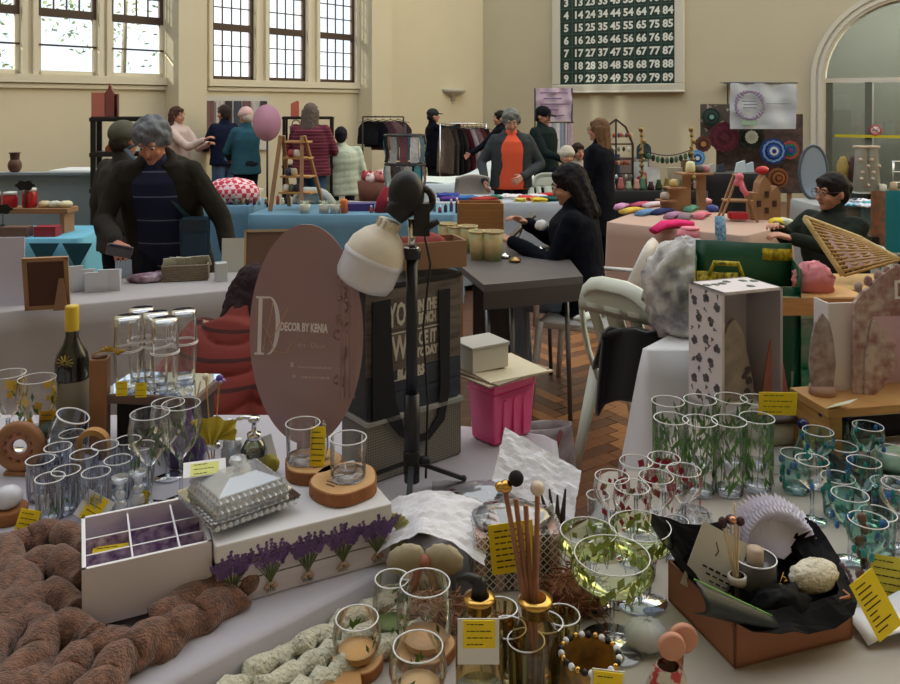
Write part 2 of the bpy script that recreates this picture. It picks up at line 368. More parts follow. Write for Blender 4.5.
# remaining walls and the floor
b = B(); b.box((-2, -3.0, WH-0.1), (36, 6.0, 0.2)); struct('sky_blocker_slab', b, wallm)  # unseen partial slab, added to hold skylight back from the foreground
b = B(); b.box((9.9, 3.0, WH/2), (0.2, 18.0, WH)); struct('wall_right', b, wallm)
b = B(); b.box((0, -6.1, WH/2), (36.0, 0.2, WH)); struct('wall_rear', b, wallm)
fl = M('parquet_floor', (112,72,46), 0.38, wood=True, vs=5, rgb2=(78,50,34), stretch=(1,6,1))
b = B(); b.box((-2, 6, -0.05), (40, 26, 0.1)); struct('floor', b, fl); flo = D.objects['floor']
pm = [M('parquet_plank_'+n_, c, 0.35, wood=True, vs=9, rgb2=c2, stretch=(1,8,1)) for n_, c, c2 in (('brown',(140,92,58),(104,64,40)),('tan',(178,124,74),(150,98,58)),('dark',(106,68,46),(80,50,34)))]
PL = []
for m_ in pm:
    b = B(); b.box((0,0,0), (0.072, 0.36, 0.006)); me = b.mesh('plank'); me.materials.append(m_); PL.append(me)
cnt = 0; th_ = math.radians(35); Lh = 5; pw = 0.0735
def put_plank(cx, cy, a):
    global cnt
    X = cx*math.cos(th_)-cy*math.sin(th_)+0.45; Y = cx*math.sin(th_)+cy*math.cos(th_)+3.3
    if Y < 1.5: return
    sx = 450+FP*X/Y; sy = HY+FP*CZ/Y
    if 500 < sx < 665 and 325 < sy < 520 and cnt < 300:
        o = D.objects.new('plank', PL[random.choice((0,0,1,2))]); COL.objects.link(o); o.parent = flo; o.location = (X, Y, 0.001+rnd(0,0.001)); o.rotation_euler = (0,0,th_+a); cnt += 1
for j in range(-40, 41):
    for k in range(-5, 6):
        x0 = j+2*Lh*k; put_plank((x0+Lh/2)*pw, (j+0.5)*pw, PI/2)
        y0 = j-2*Lh+1+2*Lh*k; put_plank((j+0.5)*pw, (y0+Lh/2)*pw, 0.0)
# bingo board
bd = thing('number_board', 'large dark green bingo board with white numbers in a cream frame on the wall', 'board')
x0, x1 = sB(562), sB(676); wd = x1-x0; cell = wd/9; bd.matrix_world = BM @ Matrix.Translation(((x0+x1)/2, 0.05, 0)); bz = 1.98; bh = cell*8.95
b = B(); b.box((0,0,bz+bh/2), (wd, 0.05, bh)); obj('panel', b, M('bingo_green', (22,52,46), 0.5), bd)
b = B()
for z in (bz-0.08, bz+bh+0.08): b.box((0,0.01,z), (wd+0.32, 0.12, 0.16))
for x in (-wd/2-0.08, wd/2+0.08): b.box((x,0.01,bz+bh/2), (0.16, 0.12, bh))
b.box((0,0.06,bz-0.14), (wd+0.36,0.05,0.04)); obj('frame', b, M('board_frame_paint', (206,204,190), 0.6), bd, bev=0.015)
b = B()
for i in range(10): b.box((-wd/2+i*cell, 0.03, bz+bh/2), (0.012, 0.015, bh)); b.box((0, 0.03, bz+i*bh/9), (wd, 0.015, 0.012))
obj('grid', b, M('bingo_grid', (60,92,84), 0.5), bd)
nm = M('number_white', (226,230,222), 0.6); ts = []
for c_ in range(9):
    for r_ in range(9):
        s_ = str(c_*10+r_+1) if c_ else str(r_+1)
        t = text('number', s_, cell*0.80, nm, None, (wd/2*-1+(c_+0.5)*cell, 0.034, bz+bh-(r_+1)*bh/9+0.05), (PI/2, 0, 0), bold=0.007); ts.append(t)
for t in ts: t.parent = bd
# ================================================================= people
def weld(b, name, vox, fn=None, smooth=2):
    """turn overlapping closed shapes into one continuous skin"""
    me = b.mesh(name); o = D.objects.new(name, me); COL.objects.link(o)
    r = o.modifiers.new('r', 'REMESH'); r.mode = 'VOXEL'; r.voxel_size = vox; r.use_smooth_shade = True
    if smooth: s_ = o.modifiers.new('s', 'SMOOTH'); s_.iterations = smooth; s_.factor = 0.5
    bpy.context.view_layer.update()
    m2 = D.meshes.new_from_object(o.evaluated_get(bpy.context.evaluated_depsgraph_get())); D.objects.remove(o); D.meshes.remove(me); m2.name = name
    if fn:
        nn = [v.normal.copy() for v in m2.vertices]
        for v, q in zip(m2.vertices, nn): v.co = v.co + q*fn(v.co)
    m2.polygons.foreach_set('use_smooth', [True]*len(m2.polygons)); m2.update(); return m2
def cap(b, p, q, r0, r1, n=10):
    p = Vector(p); q = Vector(q); L_ = (q-p).length
    b.tube([p, p.lerp(q, .33), p.lerp(q, .66), q], [r0, r0*.67+r1*.33, r0*.33+r1*.67, r1], n); b.ball(p, r0, n, 6); b.ball(q, r1, n, 6)
def hand_mesh(b, wrist, direc, palmn, sc=1.0, curl=0.5, side=1):
    """palm, four bent fingers of unequal length and a thumb off the side of the palm"""
    d = Vector(direc).normalized(); n_ = Vector(palmn); n_ = (n_-d*n_.dot(d)).normalized(); u = d.cross(n_)*side; wv = Vector(wrist)
    R = Matrix((u, n_, d)).transposed()
    pts = lambda x, y, z: wv + R @ Vector((x*sc, y*sc, z*sc))
    cap(b, pts(0,0,-0.05), pts(0,0,0.0), 0.026*sc, 0.024*sc)
    for x in (-0.028, -0.010, 0.010, 0.026): cap(b, pts(x*0.6,0,0.01), pts(x,0.0,0.075), 0.015*sc, 0.0125*sc, 8)
    for x, l in ((-0.030,0.062),(-0.010,0.074),(0.011,0.078),(0.031,0.068)):
        p0 = pts(x,0,0.078); a = 0.0; p = p0
        for k, f in enumerate((0.42,0.32,0.26)):
            a += curl*(0.55+0.15*k); s_ = l*f*sc
            q = p + R @ Vector((x*0.12*f*sc, s_*math.sin(a), s_*math.cos(a))); cap(b, p, q, (0.0095-0.0008*k)*sc, (0.0088-0.0009*k)*sc, 7); p = q
    p = pts(0.022,0.004,0.015); q = pts(0.050,0.014,0.045); cap(b, p, q, 0.013*sc, 0.011*sc, 7); q2 = pts(0.056,0.026,0.078); cap(b, q, q2, 0.0105*sc, 0.0085*sc, 7)
HM = {}
def hairmat(c): 
    k = 'hair_%d_%d_%d' % c
    m = M(k, c, 0.7, var=0.35, vs=60, bump=0.5, bs=90, stretch=(1,1,0.3)); m.node_tree.nodes['Principled BSDF'].inputs['Specular IOR Level'].default_value = 0.2; return m
def person(label, loc, yaw=0.0, h=1.68, lean=0.0, sit=False, armR=None, armL=None, hyaw=0.0, hpitch=0.0, coat=None, hem=0.80, puff=0.0, openc=None,
           trousers=None, hair=((40,30,26),'short'), vox=0.013, sk=None, hoodm=None, shirt=None, group=None, width=1.0, curlR=0.6, curlL=0.6, seat=0.45, glasses=False, stripes=None, legs=True):
    """a figure facing -y before it is turned by yaw; arms are (elbow, hand) in its own frame"""
    S = h/1.70; sk = sk or skin
    pz = 0.95 if not sit else seat/S+0.10
    dz = pz-0.95
    U = Matrix.Translation((0,0,pz)) @ Matrix.Rotation(lean, 4, 'X') @ Matrix.Translation((0,0,-pz)) @ Matrix.Translation((0,0,dz))
    u = lambda x, y, z: U @ Vector((x, y, z))
    hc = u(0, -0.01, 1.595); HMx = Matrix.Translation(hc) @ Matrix.Rotation(hyaw, 4, 'Z') @ Matrix.Rotation(lean*0.4+hpitch, 4, 'X')
    hp = lambda x, y, z: HMx @ Vector((x, y, z))
    shR, shL = u(-0.175*width, 0, 1.40), u(0.175*width, 0, 1.40)
    if armR is None: armR = (u(-0.24*width, 0.03, 1.13), u(-0.25*width, -0.03, 0.88))
    if armL is None: armL = (u(0.24*width, 0.03, 1.13), u(0.25*width, -0.03, 0.88))
    armR = [Vector(a) for a in armR]; armL = [Vector(a) for a in armL]
    if not sit: hipR, hipL, knR, knL, anR, anL = (-.09,0,.92),(.09,0,.92),(-.10,-.02,.50),(.10,-.02,.50),(-.10,.02,.09),(.10,.02,.09)
    else: hipR, hipL, knR, knL, anR, anL = (-.09,0,pz-.03),(.09,0,pz-.03),(-.11,-.40,pz-.02),(.11,-.40,pz-.02),(-.11,-.36,.09),(.11,-.36,.09)
    # --- body, one continuous skin
    b = B()
    Rl = Matrix.Rotation(lean, 3, 'X').to_euler()
    b.ball(u(0,0,1.28), (0.165*width,0.105,0.20), 16, 10, rot=Rl); b.ball(u(0,0,1.08), (0.145*width,0.10,0.18), 16, 10, rot=Rl); b.ball(u(0,0,0.95), (0.165*width,0.12,0.13), 16, 10, rot=Rl)
    cap(b, u(0,0.01,1.42), hp(0,0.02,-0.07), 0.058, 0.052)
    for s_, e, hd in ((shR,*armR),(shL,*armL)): cap(b, u(0,0,1.40), s_, 0.06, 0.052); cap(b, s_, e, 0.048, 0.038); cap(b, e, hd, 0.038, 0.026)
    if legs:
        for a, c, d in ((hipR,knR,anR),(hipL,knL,anL)):
            cap(b, a, c, 0.085, 0.055); cap(b, c, d, 0.055, 0.036); cap(b, (d[0],d[1]+.02,.045), (d[0],d[1]-.15,.03), 0.04, 0.03)
    HR = (HMx.to_3x3()).to_euler()
    b.ball(hp(0,0.012,0.022), (0.077,0.095,0.093), 18, 12, rot=HR); b.ball(hp(0,-0.018,-0.035), (0.060,0.070,0.078), 16, 10, rot=HR)
    b.ball(hp(0,-0.068,-0.088), (0.026,0.022,0.020), 10, 6, rot=HR)
    cap(b, hp(0,-0.088,0.008), hp(0,-0.104,-0.030), 0.008, 0.013, 8)
    for s_ in (-1,1):
        b.ball(hp(0.040*s_,-0.066,-0.030), (0.022,0.018,0.018), 8, 6); b.ball(hp(0.078*s_,0.010,-0.012), (0.012,0.020,0.032), 8, 6, rot=HR); b.ball(hp(0.030*s_,-0.080,0.030), (0.024,0.012,0.009), 8, 5, rot=HR)
    vb = min(vox, 0.0105)
    root = obj('person', weld(b, 'person', vb, smooth=1), sk, loc=loc, rz=yaw); root.data.materials.append(sk); root.scale = (S,)*3
    tag(root, label, 'person', group)
    def layer(name, bb, mat, v=vox, fn=None, sm=2):
        me = weld(bb, name, v, fn, sm); me.materials.append(mat); return obj(name, me, mat, root)
    # hands
    for nm_, e, hd, cu, sd in (('hand', armR[0], armR[1], curlR, 1), ('hand', armL[0], armL[1], curlL, -1)):
        bb = B(); d = hd-e; pn = Vector((0.6*sd, -0.5, -0.3)) if d.z < -0.12 else Vector((0.15*sd, 0.1, -1)); hand_mesh(bb, hd, d, pn, 1.0, cu, sd)
        layer(nm_, bb, sk, 0.006, None, 1)
    # face
    for s_ in (-1, 1):
        bb = B(); bb.m = HMx.copy(); bb.mat(0).ball((0.030*s_,-0.081,0.012), (0.013,0.009,0.008), 10, 6); bb.mat(1).ball((0.030*s_,-0.0885,0.012), (0.006,0.0035,0.006), 8, 6)
        obj('eye', bb, [M('eye_white', (225,220,212), 0.3), M('dark_iris', (40,28,22), 0.2)], root)
    bb = B(); bb.m = HMx.copy()
    bb.tube([(-0.024,-0.080,-0.060),(-0.010,-0.0895,-0.057),(0,-0.091,-0.058),(0.010,-0.0895,-0.057),(0.024,-0.080,-0.060)], [0.002,0.005,0.006,0.005,0.002], 6, flat=1.0)
    obj('mouth', bb, M('lips', (150,84,78), 0.5), root)
    bb = B(); bb.m = HMx.copy()
    for s_ in (-1, 1): bb.tube([(0.014*s_,-0.092,0.030),(0.030*s_,-0.093,0.036),(0.050*s_,-0.080,0.030)], [0.003,0.004,0.002], 5)
    obj('eyebrows', bb, hairmat(hair[0]), root)
    if glasses:
        bb = B(); bb.m = HMx.copy()
        for s_ in (-1,1):
            bb.ring((0.033*s_,-0.100,0.010), 0.024, 0.0022, 16, 5, rot=(PI/2,0,0)); bb.tube([(0.057*s_,-0.098,0.012),(0.080*s_,-0.03,0.012),(0.082*s_,0.02,0.005)], 0.0022, 5)
        bb.tube([(-0.009,-0.101,0.012),(0.009,-0.101,0.012)], 0.002, 5); obj('glasses', bb, M('dark_red_frame', (90,30,30), 0.3), root)
    # hair or headgear
    hm = hairmat(hair[0]); st = hair[1]; bb = B(); bb.m = HMx.copy()
    def skullcap(rx=0.088, ry=0.106, rz_=0.102, y=0.022, z=0.035): bb.ball((0,y,z), (rx,ry,rz_), 18, 12)
    amp = 0.004
    if st in ('short', 'curly', 'long', 'bun', 'ponytail', 'mane'):
        skullcap(); bb.ball((0,0.062,-0.01), (0.074,0.062,0.085), 14, 8)
        if st != 'curly': bb.ball((0,-0.055,0.078), (0.066,0.030,0.026), 12, 6)
    if st == 'curly':
        rr = random.Random(3)
        for i in range(150):
            th_ = rr.uniform(0, 2*PI); ph = math.acos(rr.uniform(-0.45, 1)); d = Vector((math.sin(ph)*math.cos(th_), math.sin(ph)*math.sin(th_), math.cos(ph)))
            if d.y < -0.45 and d.z < 0.42: continue
            bb.ball((d.x*0.092, 0.018+d.y*0.108, 0.030+d.z*0.104), rr.uniform(0.016,0.026), 7, 5)
    if st in ('long', 'mane'):
        l = 0.30 if st == 'long' else 0.20
        for x, y in ((-0.07,0.03),(-0.04,0.07),(0,0.085),(0.04,0.07),(0.07,0.03)): cap(bb, (x,y,0.02), (x*1.25,y+0.03,-l), 0.045, 0.030)
        amp = 0.007
    if st == 'bun': bb.ball((0,0.12,0.02), (0.05,0.045,0.05), 12, 8)
    if st == 'ponytail':
        cap(bb, (0,0.10,0.0), (0.01,0.15,-0.08), 0.030, 0.042); cap(bb, (0.01,0.15,-0.08), (0.02,0.13,-0.24), 0.042, 0.018); amp = 0.006
    if st in ('beanie', 'cap', 'cap2'):
        bb.ball((0,0.055,-0.02), (0.078,0.066,0.075), 14, 8)
    layer('hair', bb, hm, min(vox, 0.010), (lambda p: amp*noise.noise(p*45)) , 1)
    if st == 'beanie' and hoodm:
        bb = B(); bb.m = HMx.copy(); bb.ball((0,0.018,0.052), (0.096,0.112,0.098), 20, 12); bb.lathe([(0,0.02),(0.100,0.02),(0.104,0.035),(0.104,0.06),(0.099,0.07),(0,0.07)], 24, (0,0.012,0), ell=1.1)
        layer('knit_hat', bb, hoodm, 0.008)
    if st == 'cap' and hoodm:
        bb = B(); bb.m = HMx.copy(); bb.ball((0,0.018,0.050), (0.094,0.110,0.088), 20, 12); bb.at(); bb.m = HMx @ Matrix.Rotation(0.12, 4, 'X'); bb.ball((0,-0.115,0.055), (0.070,0.065,0.008), 16, 6)
        layer('peaked_cap', bb, hoodm, 0.006, None, 1)
    if st == 'hood' and hoodm:
        bb = B(); bb.m = HMx.copy(); bb.ball((0,0.045,0.03), (0.115,0.118,0.125), 18, 12); bb.ball((0,0.07,-0.08), (0.11,0.09,0.08), 14, 8); layer('hood', bb, hoodm, 0.010)
    # clothes
    def torso(bb, k=1.0, hemz=hem, dx=0.0, dy=0.0, wf=1.0):
        hz = hemz
        prof = [(0.0,1.475),(0.075,1.47),(0.12,1.445),(0.195,1.39),(0.215,1.28),(0.205,1.12),(0.215,0.98),(0.235,hz),(0.0,hz)]
        prof = [(r*width*k*wf, z) for r, z in prof][::-1]
        keep = bb.m.copy(); bb.m = U @ Matrix.Translation((dx,dy,0)); bb.lathe(prof, 24, ell=0.66); bb.m = keep
    def sleeves(bb, k=1.0):
        for s_, e, hd in ((shR,*armR),(shL,*armL)):
            cap(bb, u(0,0,1.38), s_, 0.07*k, 0.066*k); cap(bb, s_, e, 0.066*k, 0.056*k); cap(bb, e, e.lerp(hd, 0.92), 0.056*k, 0.046*k)
    pf = (lambda p: puff*(abs(math.sin(PI*(p.z+0.25*p.y+0.02*noise.noise(p*5))/0.085))**0.35-0.8)+0.012*noise.noise(p*6)) if puff else (lambda p: 0.010*noise.noise(p*7)+0.004*noise.noise(p*19))
    if coat:
        bb = B()
        if openc:
            torso(bb, 0.90, hem+0.05, 0.098, -0.020, 0.68); torso(bb, 0.90, hem+0.05, -0.098, -0.020, 0.68); torso(bb, 1.0, hem, 0, 0.065, 0.92); sleeves(bb)
            ring = [u(0.085*math.cos(a), 0.01+0.085*math.sin(a), 1.465+0.02*math.sin(a)) for a in [PI*(-0.28)+i*(PI*1.56)/10 for i in range(11)]]
            bb.tube(ring, 0.030, 8)
            layer('coat', bb, coat, vox, pf)
            bb = B(); torso(bb, 0.93, min(hem+0.05, 0.86)); cap(bb, u(0,0,1.43), u(0,-0.005,1.475), 0.078, 0.068); layer('sweater', bb, openc, vox)
        else:
            torso(bb); sleeves(bb); cap(bb, u(0,0.01,1.43), u(0,0.012,1.487), 0.085, 0.074); layer('coat', bb, coat, vox, pf)
    if trousers and legs:
        bb = B()
        for a, c, d in ((hipR,knR,anR),(hipL,knL,anL)): cap(bb, a, c, 0.105, 0.078); cap(bb, c, (d[0],d[1],d[2]+0.01), 0.078, 0.062)
        bb.ball((0,0.01,pz-0.01), (0.185*width,0.145,0.13), 16, 8); layer('trousers', bb, trousers, vox, lambda p: 0.006*noise.noise(p*12))
        for d in (anR, anL):
            bb = B(); cap(bb, (d[0],d[1]+.025,.050), (d[0],d[1]-.15,.036), 0.048, 0.036); bb.box((d[0],d[1]-.06,.010), (.08,.27,.02)); layer('shoe', bb, black, 0.010)
    return root
def cloth_mat(n, c, **k):
    m = M(n, c, 0.9, var=k.pop('var', 0.12), vs=k.pop('vs', 14), bump=0.25, bs=40, **k); m.node_tree.nodes['Principled BSDF'].inputs['Specular IOR Level'].default_value = 0.12; return m
denim = cloth_mat('blue_denim', (84,110,150)); darkd = cloth_mat('dark_trousers', (34,38,48))
navy = cloth_mat('navy_cloth', (24,32,56)); blk = cloth_mat('black_coat_cloth', (16,19,30)); olive = cloth_mat('dark_olive_coat', (48,46,42)); dgreen = cloth_mat('dark_green_coat', (26,38,40))
def feet(x, Y): return ((x-450)*Y/FP, Y, 0)
# shopper in the open coat
def bands(name, base, line, sc_, th=0.93, dist=0.0):
    m = D.materials.new(name); m.use_nodes = True; N = m.node_tree.nodes; L = m.node_tree.links; p = N['Principled BSDF']; p.inputs['Roughness'].default_value = 0.85
    tc = N.new('ShaderNodeTexCoord'); wv = N.new('ShaderNodeTexWave'); wv.bands_direction = 'Z'; wv.inputs['Scale'].default_value = sc_; wv.inputs['Distortion'].default_value = dist
    cr = N.new('ShaderNodeValToRGB'); cr.color_ramp.elements[0].position = th; cr.color_ramp.elements[0].color = lin(base); cr.color_ramp.elements[1].position = min(1, th+0.03); cr.color_ramp.elements[1].color = lin(line)
    L.new(tc.outputs['Object'], wv.inputs['Vector']); L.new(wv.outputs[0], cr.inputs[0]); L.new(cr.outputs[0], p.inputs['Base Color']); return m
knit = bands('navy_striped_knit', (20,30,66), (110,120,150), 2.2, 0.988)
Yw = 4.42
p = person('grey-haired shopper in an open olive coat and striped navy jumper holding a dark wallet', feet(168, Yw), 0.05, 1.57, lean=0.46,
       armR=((-0.29,-0.24,1.08),(-0.10,-0.56,1.0)), armL=((0.36,-0.16,1.08),(0.42,-0.22,0.84)), hpitch=0.35, hyaw=-0.05, coat=olive, hem=0.62, openc=knit, trousers=darkd,
       hair=((112,116,124),'curly'), vox=0.010, width=1.08, sk=M('skin_rosy', (190,128,106), 0.55))
bb = B(); bb.tube([(-0.19,-0.10,1.36),(-0.10,-0.22,1.30),(0.06,-0.24,1.14),(0.17,-0.20,1.0)], 0.016, 6, flat=0.4); bb.tube([(-0.19,-0.10,1.36),(-0.12,0.06,1.42),(0.02,0.15,1.30),(0.20,0.12,1.05)], 0.016, 6, flat=0.4)
bag = solo('shoulder_bag', bb, M('dark_teal_strap', (24,52,66), 0.6), 'dark teal crossbody bag hanging at the hip of the grey-haired shopper', 'bag', p.location, 0.05)
bb = B(); bb.box((0.20,-0.20,0.90), (0.15,0.07,0.22)); obj('pouch', bb, M('teal_bag', (22,54,78), 0.55, var=0.1), bag, bev=0.02)
bb = B(); bb.box((0.20,-0.238,0.97), (0.14,0.006,0.06)); obj('flap', bb, M('teal_bag_dark', (16,40,58), 0.5), bag)
wl = thing('wallet', 'dark grey wallet held in the hand of the grey-haired shopper', 'wallet', W(119,251,3.76), 0.3)
bb = B(); bb.box((0,0,0), (0.115,0.018,0.085), rot=(0.9,0.25,0)); obj('cover', bb, M('dark_leather', (58,52,60), 0.45), wl, bev=0.004)
bb = B(); bb.box((0.01,-0.012,0.012), (0.108,0.004,0.07), rot=(0.9,0.25,0)); obj('inner', bb, M('wallet_lining', (110,98,112), 0.6), wl)
person('shopper in a dark grey wool hat and dark coat standing behind the grey-haired shopper', feet(124, 4.98), 2.7, 1.47, coat=cloth_mat('charcoal_coat', (66,62,60)), trousers=darkd, hair=((50,44,40),'beanie'), hoodm=cloth_mat('grey_wool_hat', (96,94,84)), vox=0.016)
person('woman with brown hair in a cream top holding out one arm by the sunlit pilaster', feet(177, 10.0), 1.2, 1.56, armR=((-0.12,-0.28,1.18),(-0.04,-0.48,1.28)), armL=((0.20,-0.20,1.15),(0.10,-0.44,1.22)), coat=cloth_mat('cream_top', (206,186,180)), trousers=darkd, hair=((74,52,44),'long'), vox=0.016)
person('man in a dark navy jacket and jeans beside the person in the pink hat', feet(224, 10.7), -2.2, 1.58, armR=((-0.20,-0.20,1.12),(-0.02,-0.34,1.10)), armL=((0.25,-0.12,1.12),(0.06,-0.32,1.08)), coat=navy, hem=0.86, trousers=denim, hair=((52,42,40),'short'), vox=0.015)
person('person in a pale pink knitted hat and teal jacket', feet(246, 10.1), -2.3, 1.54, armR=((-0.22,-0.14,1.12),(-0.04,-0.30,1.04)), armL=((0.24,-0.12,1.12),(0.06,-0.32,1.02)), hpitch=0.25, coat=cloth_mat('teal_jacket', (50,92,108)), hem=0.80, trousers=darkd, hair=((190,180,170),'beanie'), hoodm=cloth_mat('pink_knit', (226,190,186)), vox=0.015)
mar = bands('maroon_striped_puffer', (92,22,44), (136,64,82), 8.0, 0.86)
person('woman in a maroon striped puffer jacket and jeans at the ladder display', feet(311, 9.2), PI-0.25, 1.60, armR=((-0.28,-0.06,1.14),(-0.16,-0.36,1.10)), armL=((0.34,-0.08,1.10),(0.20,-0.34,0.98)), coat=mar, puff=0.009, hem=0.84, trousers=cloth_mat('bright_denim', (60,96,136)), hair=((104,92,86),'mane'), vox=0.014, width=1.12, sk=skin)
person('seated stallholder with dark hair in a pale mint puffer jacket seen from behind', feet(341, 10.2), PI+0.1, 1.60, sit=True, seat=0.50, coat=cloth_mat('mint_puffer', (196,208,190)), puff=0.009, hem=0.80, trousers=darkd, hair=((26,26,36),'short'), vox=0.016, width=1.25)
person('man in a black cap and black clothes reaching to the clothes rail by the wall', feet(433, 12.6), 1.9, 1.52, armR=((-0.10,-0.26,1.36),(0.0,-0.50,1.42)), coat=blk, hem=0.70, trousers=darkd, hair=((40,34,34),'cap'), hoodm=cloth_mat('charcoal_cap', (50,52,56)), vox=0.018, curlR=0.3)
person('stallholder in black partly hidden behind the man in the orange shirt', feet(500, 11.4), -1.4, 1.50, armR=((-0.16,-0.24,1.15),(-0.02,-0.50,1.02)), coat=blk, trousers=darkd, hair=((30,26,26),'short'), vox=0.02)
person('grey-haired man in a bright orange shirt and open dark grey jacket facing the camera', feet(511, 8.0), 0.0, 1.53, lean=0.10, armR=((-0.33,-0.02,1.14),(-0.30,-0.26,0.94)), armL=((0.33,-0.02,1.12),(0.10,-0.26,1.0)), hpitch=0.28, coat=cloth_mat('grey_fleece', (66,72,76)), hem=0.82, openc=M('orange_shirt', (244,98,62), 0.8), trousers=darkd, hair=((120,124,120),'curly'), vox=0.012, width=1.02)
person('man in a black cap and dark green coat turned sideways beside the man in orange', feet(543, 9.5), 0.9, 1.56, armR=((-0.22,-0.16,1.14),(-0.10,-0.38,1.05)), hpitch=0.2, coat=dgreen, hem=0.66, trousers=darkd, hair=((24,24,28),'cap'), hoodm=cloth_mat('black_cap', (24,26,30)), vox=0.014, width=1.15)
person('seated person in a cream knitted hood and dark coat facing the camera', feet(567, 9.0), 0.1, 1.50, sit=True, seat=0.36, coat=blk, trousers=darkd, hair=((200,190,176),'beanie'), hoodm=cloth_mat('cream_knit', (196,188,172)), vox=0.014)
person('seated brown-haired woman in a pale top beside the cream-hooded person', feet(578, 9.9), 0.3, 1.50, sit=True, seat=0.36, coat=cloth_mat('pale_top', (170,160,150)), trousers=darkd, hair=((52,38,34),'long'), vox=0.018)
person('brown-haired woman in a long black coat standing by the black-clothed jewellery table', feet(599, 7.2), -2.05, 1.46, armR=((-0.24,0.0,1.12),(-0.18,-0.18,0.95)), armL=((0.24,-0.05,1.12),(0.06,-0.28,1.05)), coat=blk, hem=0.52, trousers=blk, hair=((112,84,60),'mane'), vox=0.013, width=1.1, glasses=True)
# seated at the grey table
person('woman in a black hoodie with dark hair sitting on a white chair', feet(581, 4.6), -1.75, 1.62, sit=True, seat=0.43, lean=0.10, armR=((-0.22,-0.12,0.80),(-0.06,-0.34,0.95)), armL=((0.22,-0.16,0.76),(0.08,-0.42,0.86)), hpitch=0.25, coat=cloth_mat('black_hoodie', (14,17,28)), hem=0.86, trousers=cloth_mat('pale_denim', (120,136,156)), hair=((22,18,22),'mane'), vox=0.011, width=1.12)
person('woman with glasses in a dark olive jacket sitting by the peach-clothed table', feet(836, 4.85), -1.25, 1.60, sit=True, seat=0.37, lean=0.05, armR=((-0.24,-0.18,0.82),(-0.08,-0.40,0.92)), armL=((0.24,-0.18,0.80),(0.10,-0.44,0.88)), hpitch=0.05, coat=cloth_mat('dark_olive_jacket', (40,46,40)), hem=0.86, trousers=darkd, hair=((36,30,32),'bun'), vox=0.011, width=1.15, glasses=True)
person('dark-haired woman in a rust red puffer jacket seen from behind beside the oval sign', feet(197, 2.80), PI-0.25, 1.56, sit=True, seat=0.33, lean=0.78, hpitch=0.15, coat=bands('rust_puffer', (112,32,22), (58,14,12), 3.6, 0.93, 0.6), puff=0.022, hem=0.86, trousers=darkd, hair=((40,24,30),'mane'), vox=0.011, width=1.0)
# ================================================================= tables and cloths
def perim(poly, step=0.06, rc=0.03):
    n = len(poly); pts = []
    for i in range(n):
        a = Vector(poly[i]); b_ = Vector(poly[(i+1) % n]); d = b_-a; L_ = d.length; d = d/L_; nn = Vector((d.y, -d.x)); k = max(2, int(L_/step))
        for j in range(k):
            t = rc+(L_-2*rc)*j/(k-1) if k > 1 else L_/2; pts.append((a+d*t, nn))
    return pts
def cloth(label, poly, z, drop, mat, amp=0.02, seed=0, name='tablecloth', flare=0.05, wl=0.16, group=None):
    pr = perim(poly); b = B(); n = len(pr); vs = []; rows = 9
    s_ = 0; sl_ = []
    for i in range(n):
        sl_.append(s_); s_ += (pr[(i+1) % n][0]-pr[i][0]).length
    for r in range(rows+1):
        t = max(0, r-1)/(rows-1)
        for i, (p, nn) in enumerate(pr):
            ph = sl_[i]/s_*2*PI*round(s_/wl); f = amp*t**0.7*(math.sin(ph+1.3*math.sin(ph*0.37+seed))+0.5*noise.noise(Vector((sl_[i]*3, seed, t))))
            off = (0.004 if r else -0.012)+f+flare*t
            vs.append((p.x+nn.x*off, p.y+nn.y*off, z+(0.001 if r == 0 else -0.004)-drop*t))
    fs = [tuple(range(n))]+[(r*n+i, (r+1)*n+i, (r+1)*n+(i+1) % n, r*n+(i+1) % n) for r in range(rows) for i in range(n)]
    b.add(vs, fs, True); b.sm[0] = False
    return solo(name, b, mat, label, 'tablecloth', group=group)
def table(label, poly, z, mat=None, inset=0.06, name='folding_table', group=None):
    c = Vector((sum(p[0] for p in poly)/len(poly), sum(p[1] for p in poly)/len(poly)))
    t = thing(name, label, 'table', (c.x, c.y, 0), group=group); m_ = mat or M('grey_table_top', (120,116,112), 0.5)
    q = [((Vector(p)-c)*(1-inset)) for p in poly]
    b = B(); b.prism([tuple(p) for p in q], z-0.035, z-0.006, 'XY'); obj('tabletop', b, m_, t)
    for p in [q[0], q[1], q[len(q)//2], q[-1]]:
        b = B(); b.tube([(p.x*0.88, p.y*0.88, 0), (p.x*0.85, p.y*0.85, z-0.03)], 0.014, 8); obj('leg', b, M('grey_steel', (120,122,126), 0.35, metal=0.8), t)
    return t
def xy(*a): return [tuple(G(x, y, z)[:2]) for x, y, z in a]
greycl = M('white_grey_cloth', (172,167,170), 0.9, var=0.05, vs=4, bump=0.15, bs=9)
bluecl = M('blue_cloth', (104,146,172), 0.85, var=0.08, vs=4)
ltblue = M('pale_blue_cloth', (150,200,222), 0.85, var=0.05)
peach = M('peach_cloth', (190,162,148), 0.9, var=0.06, vs=4)
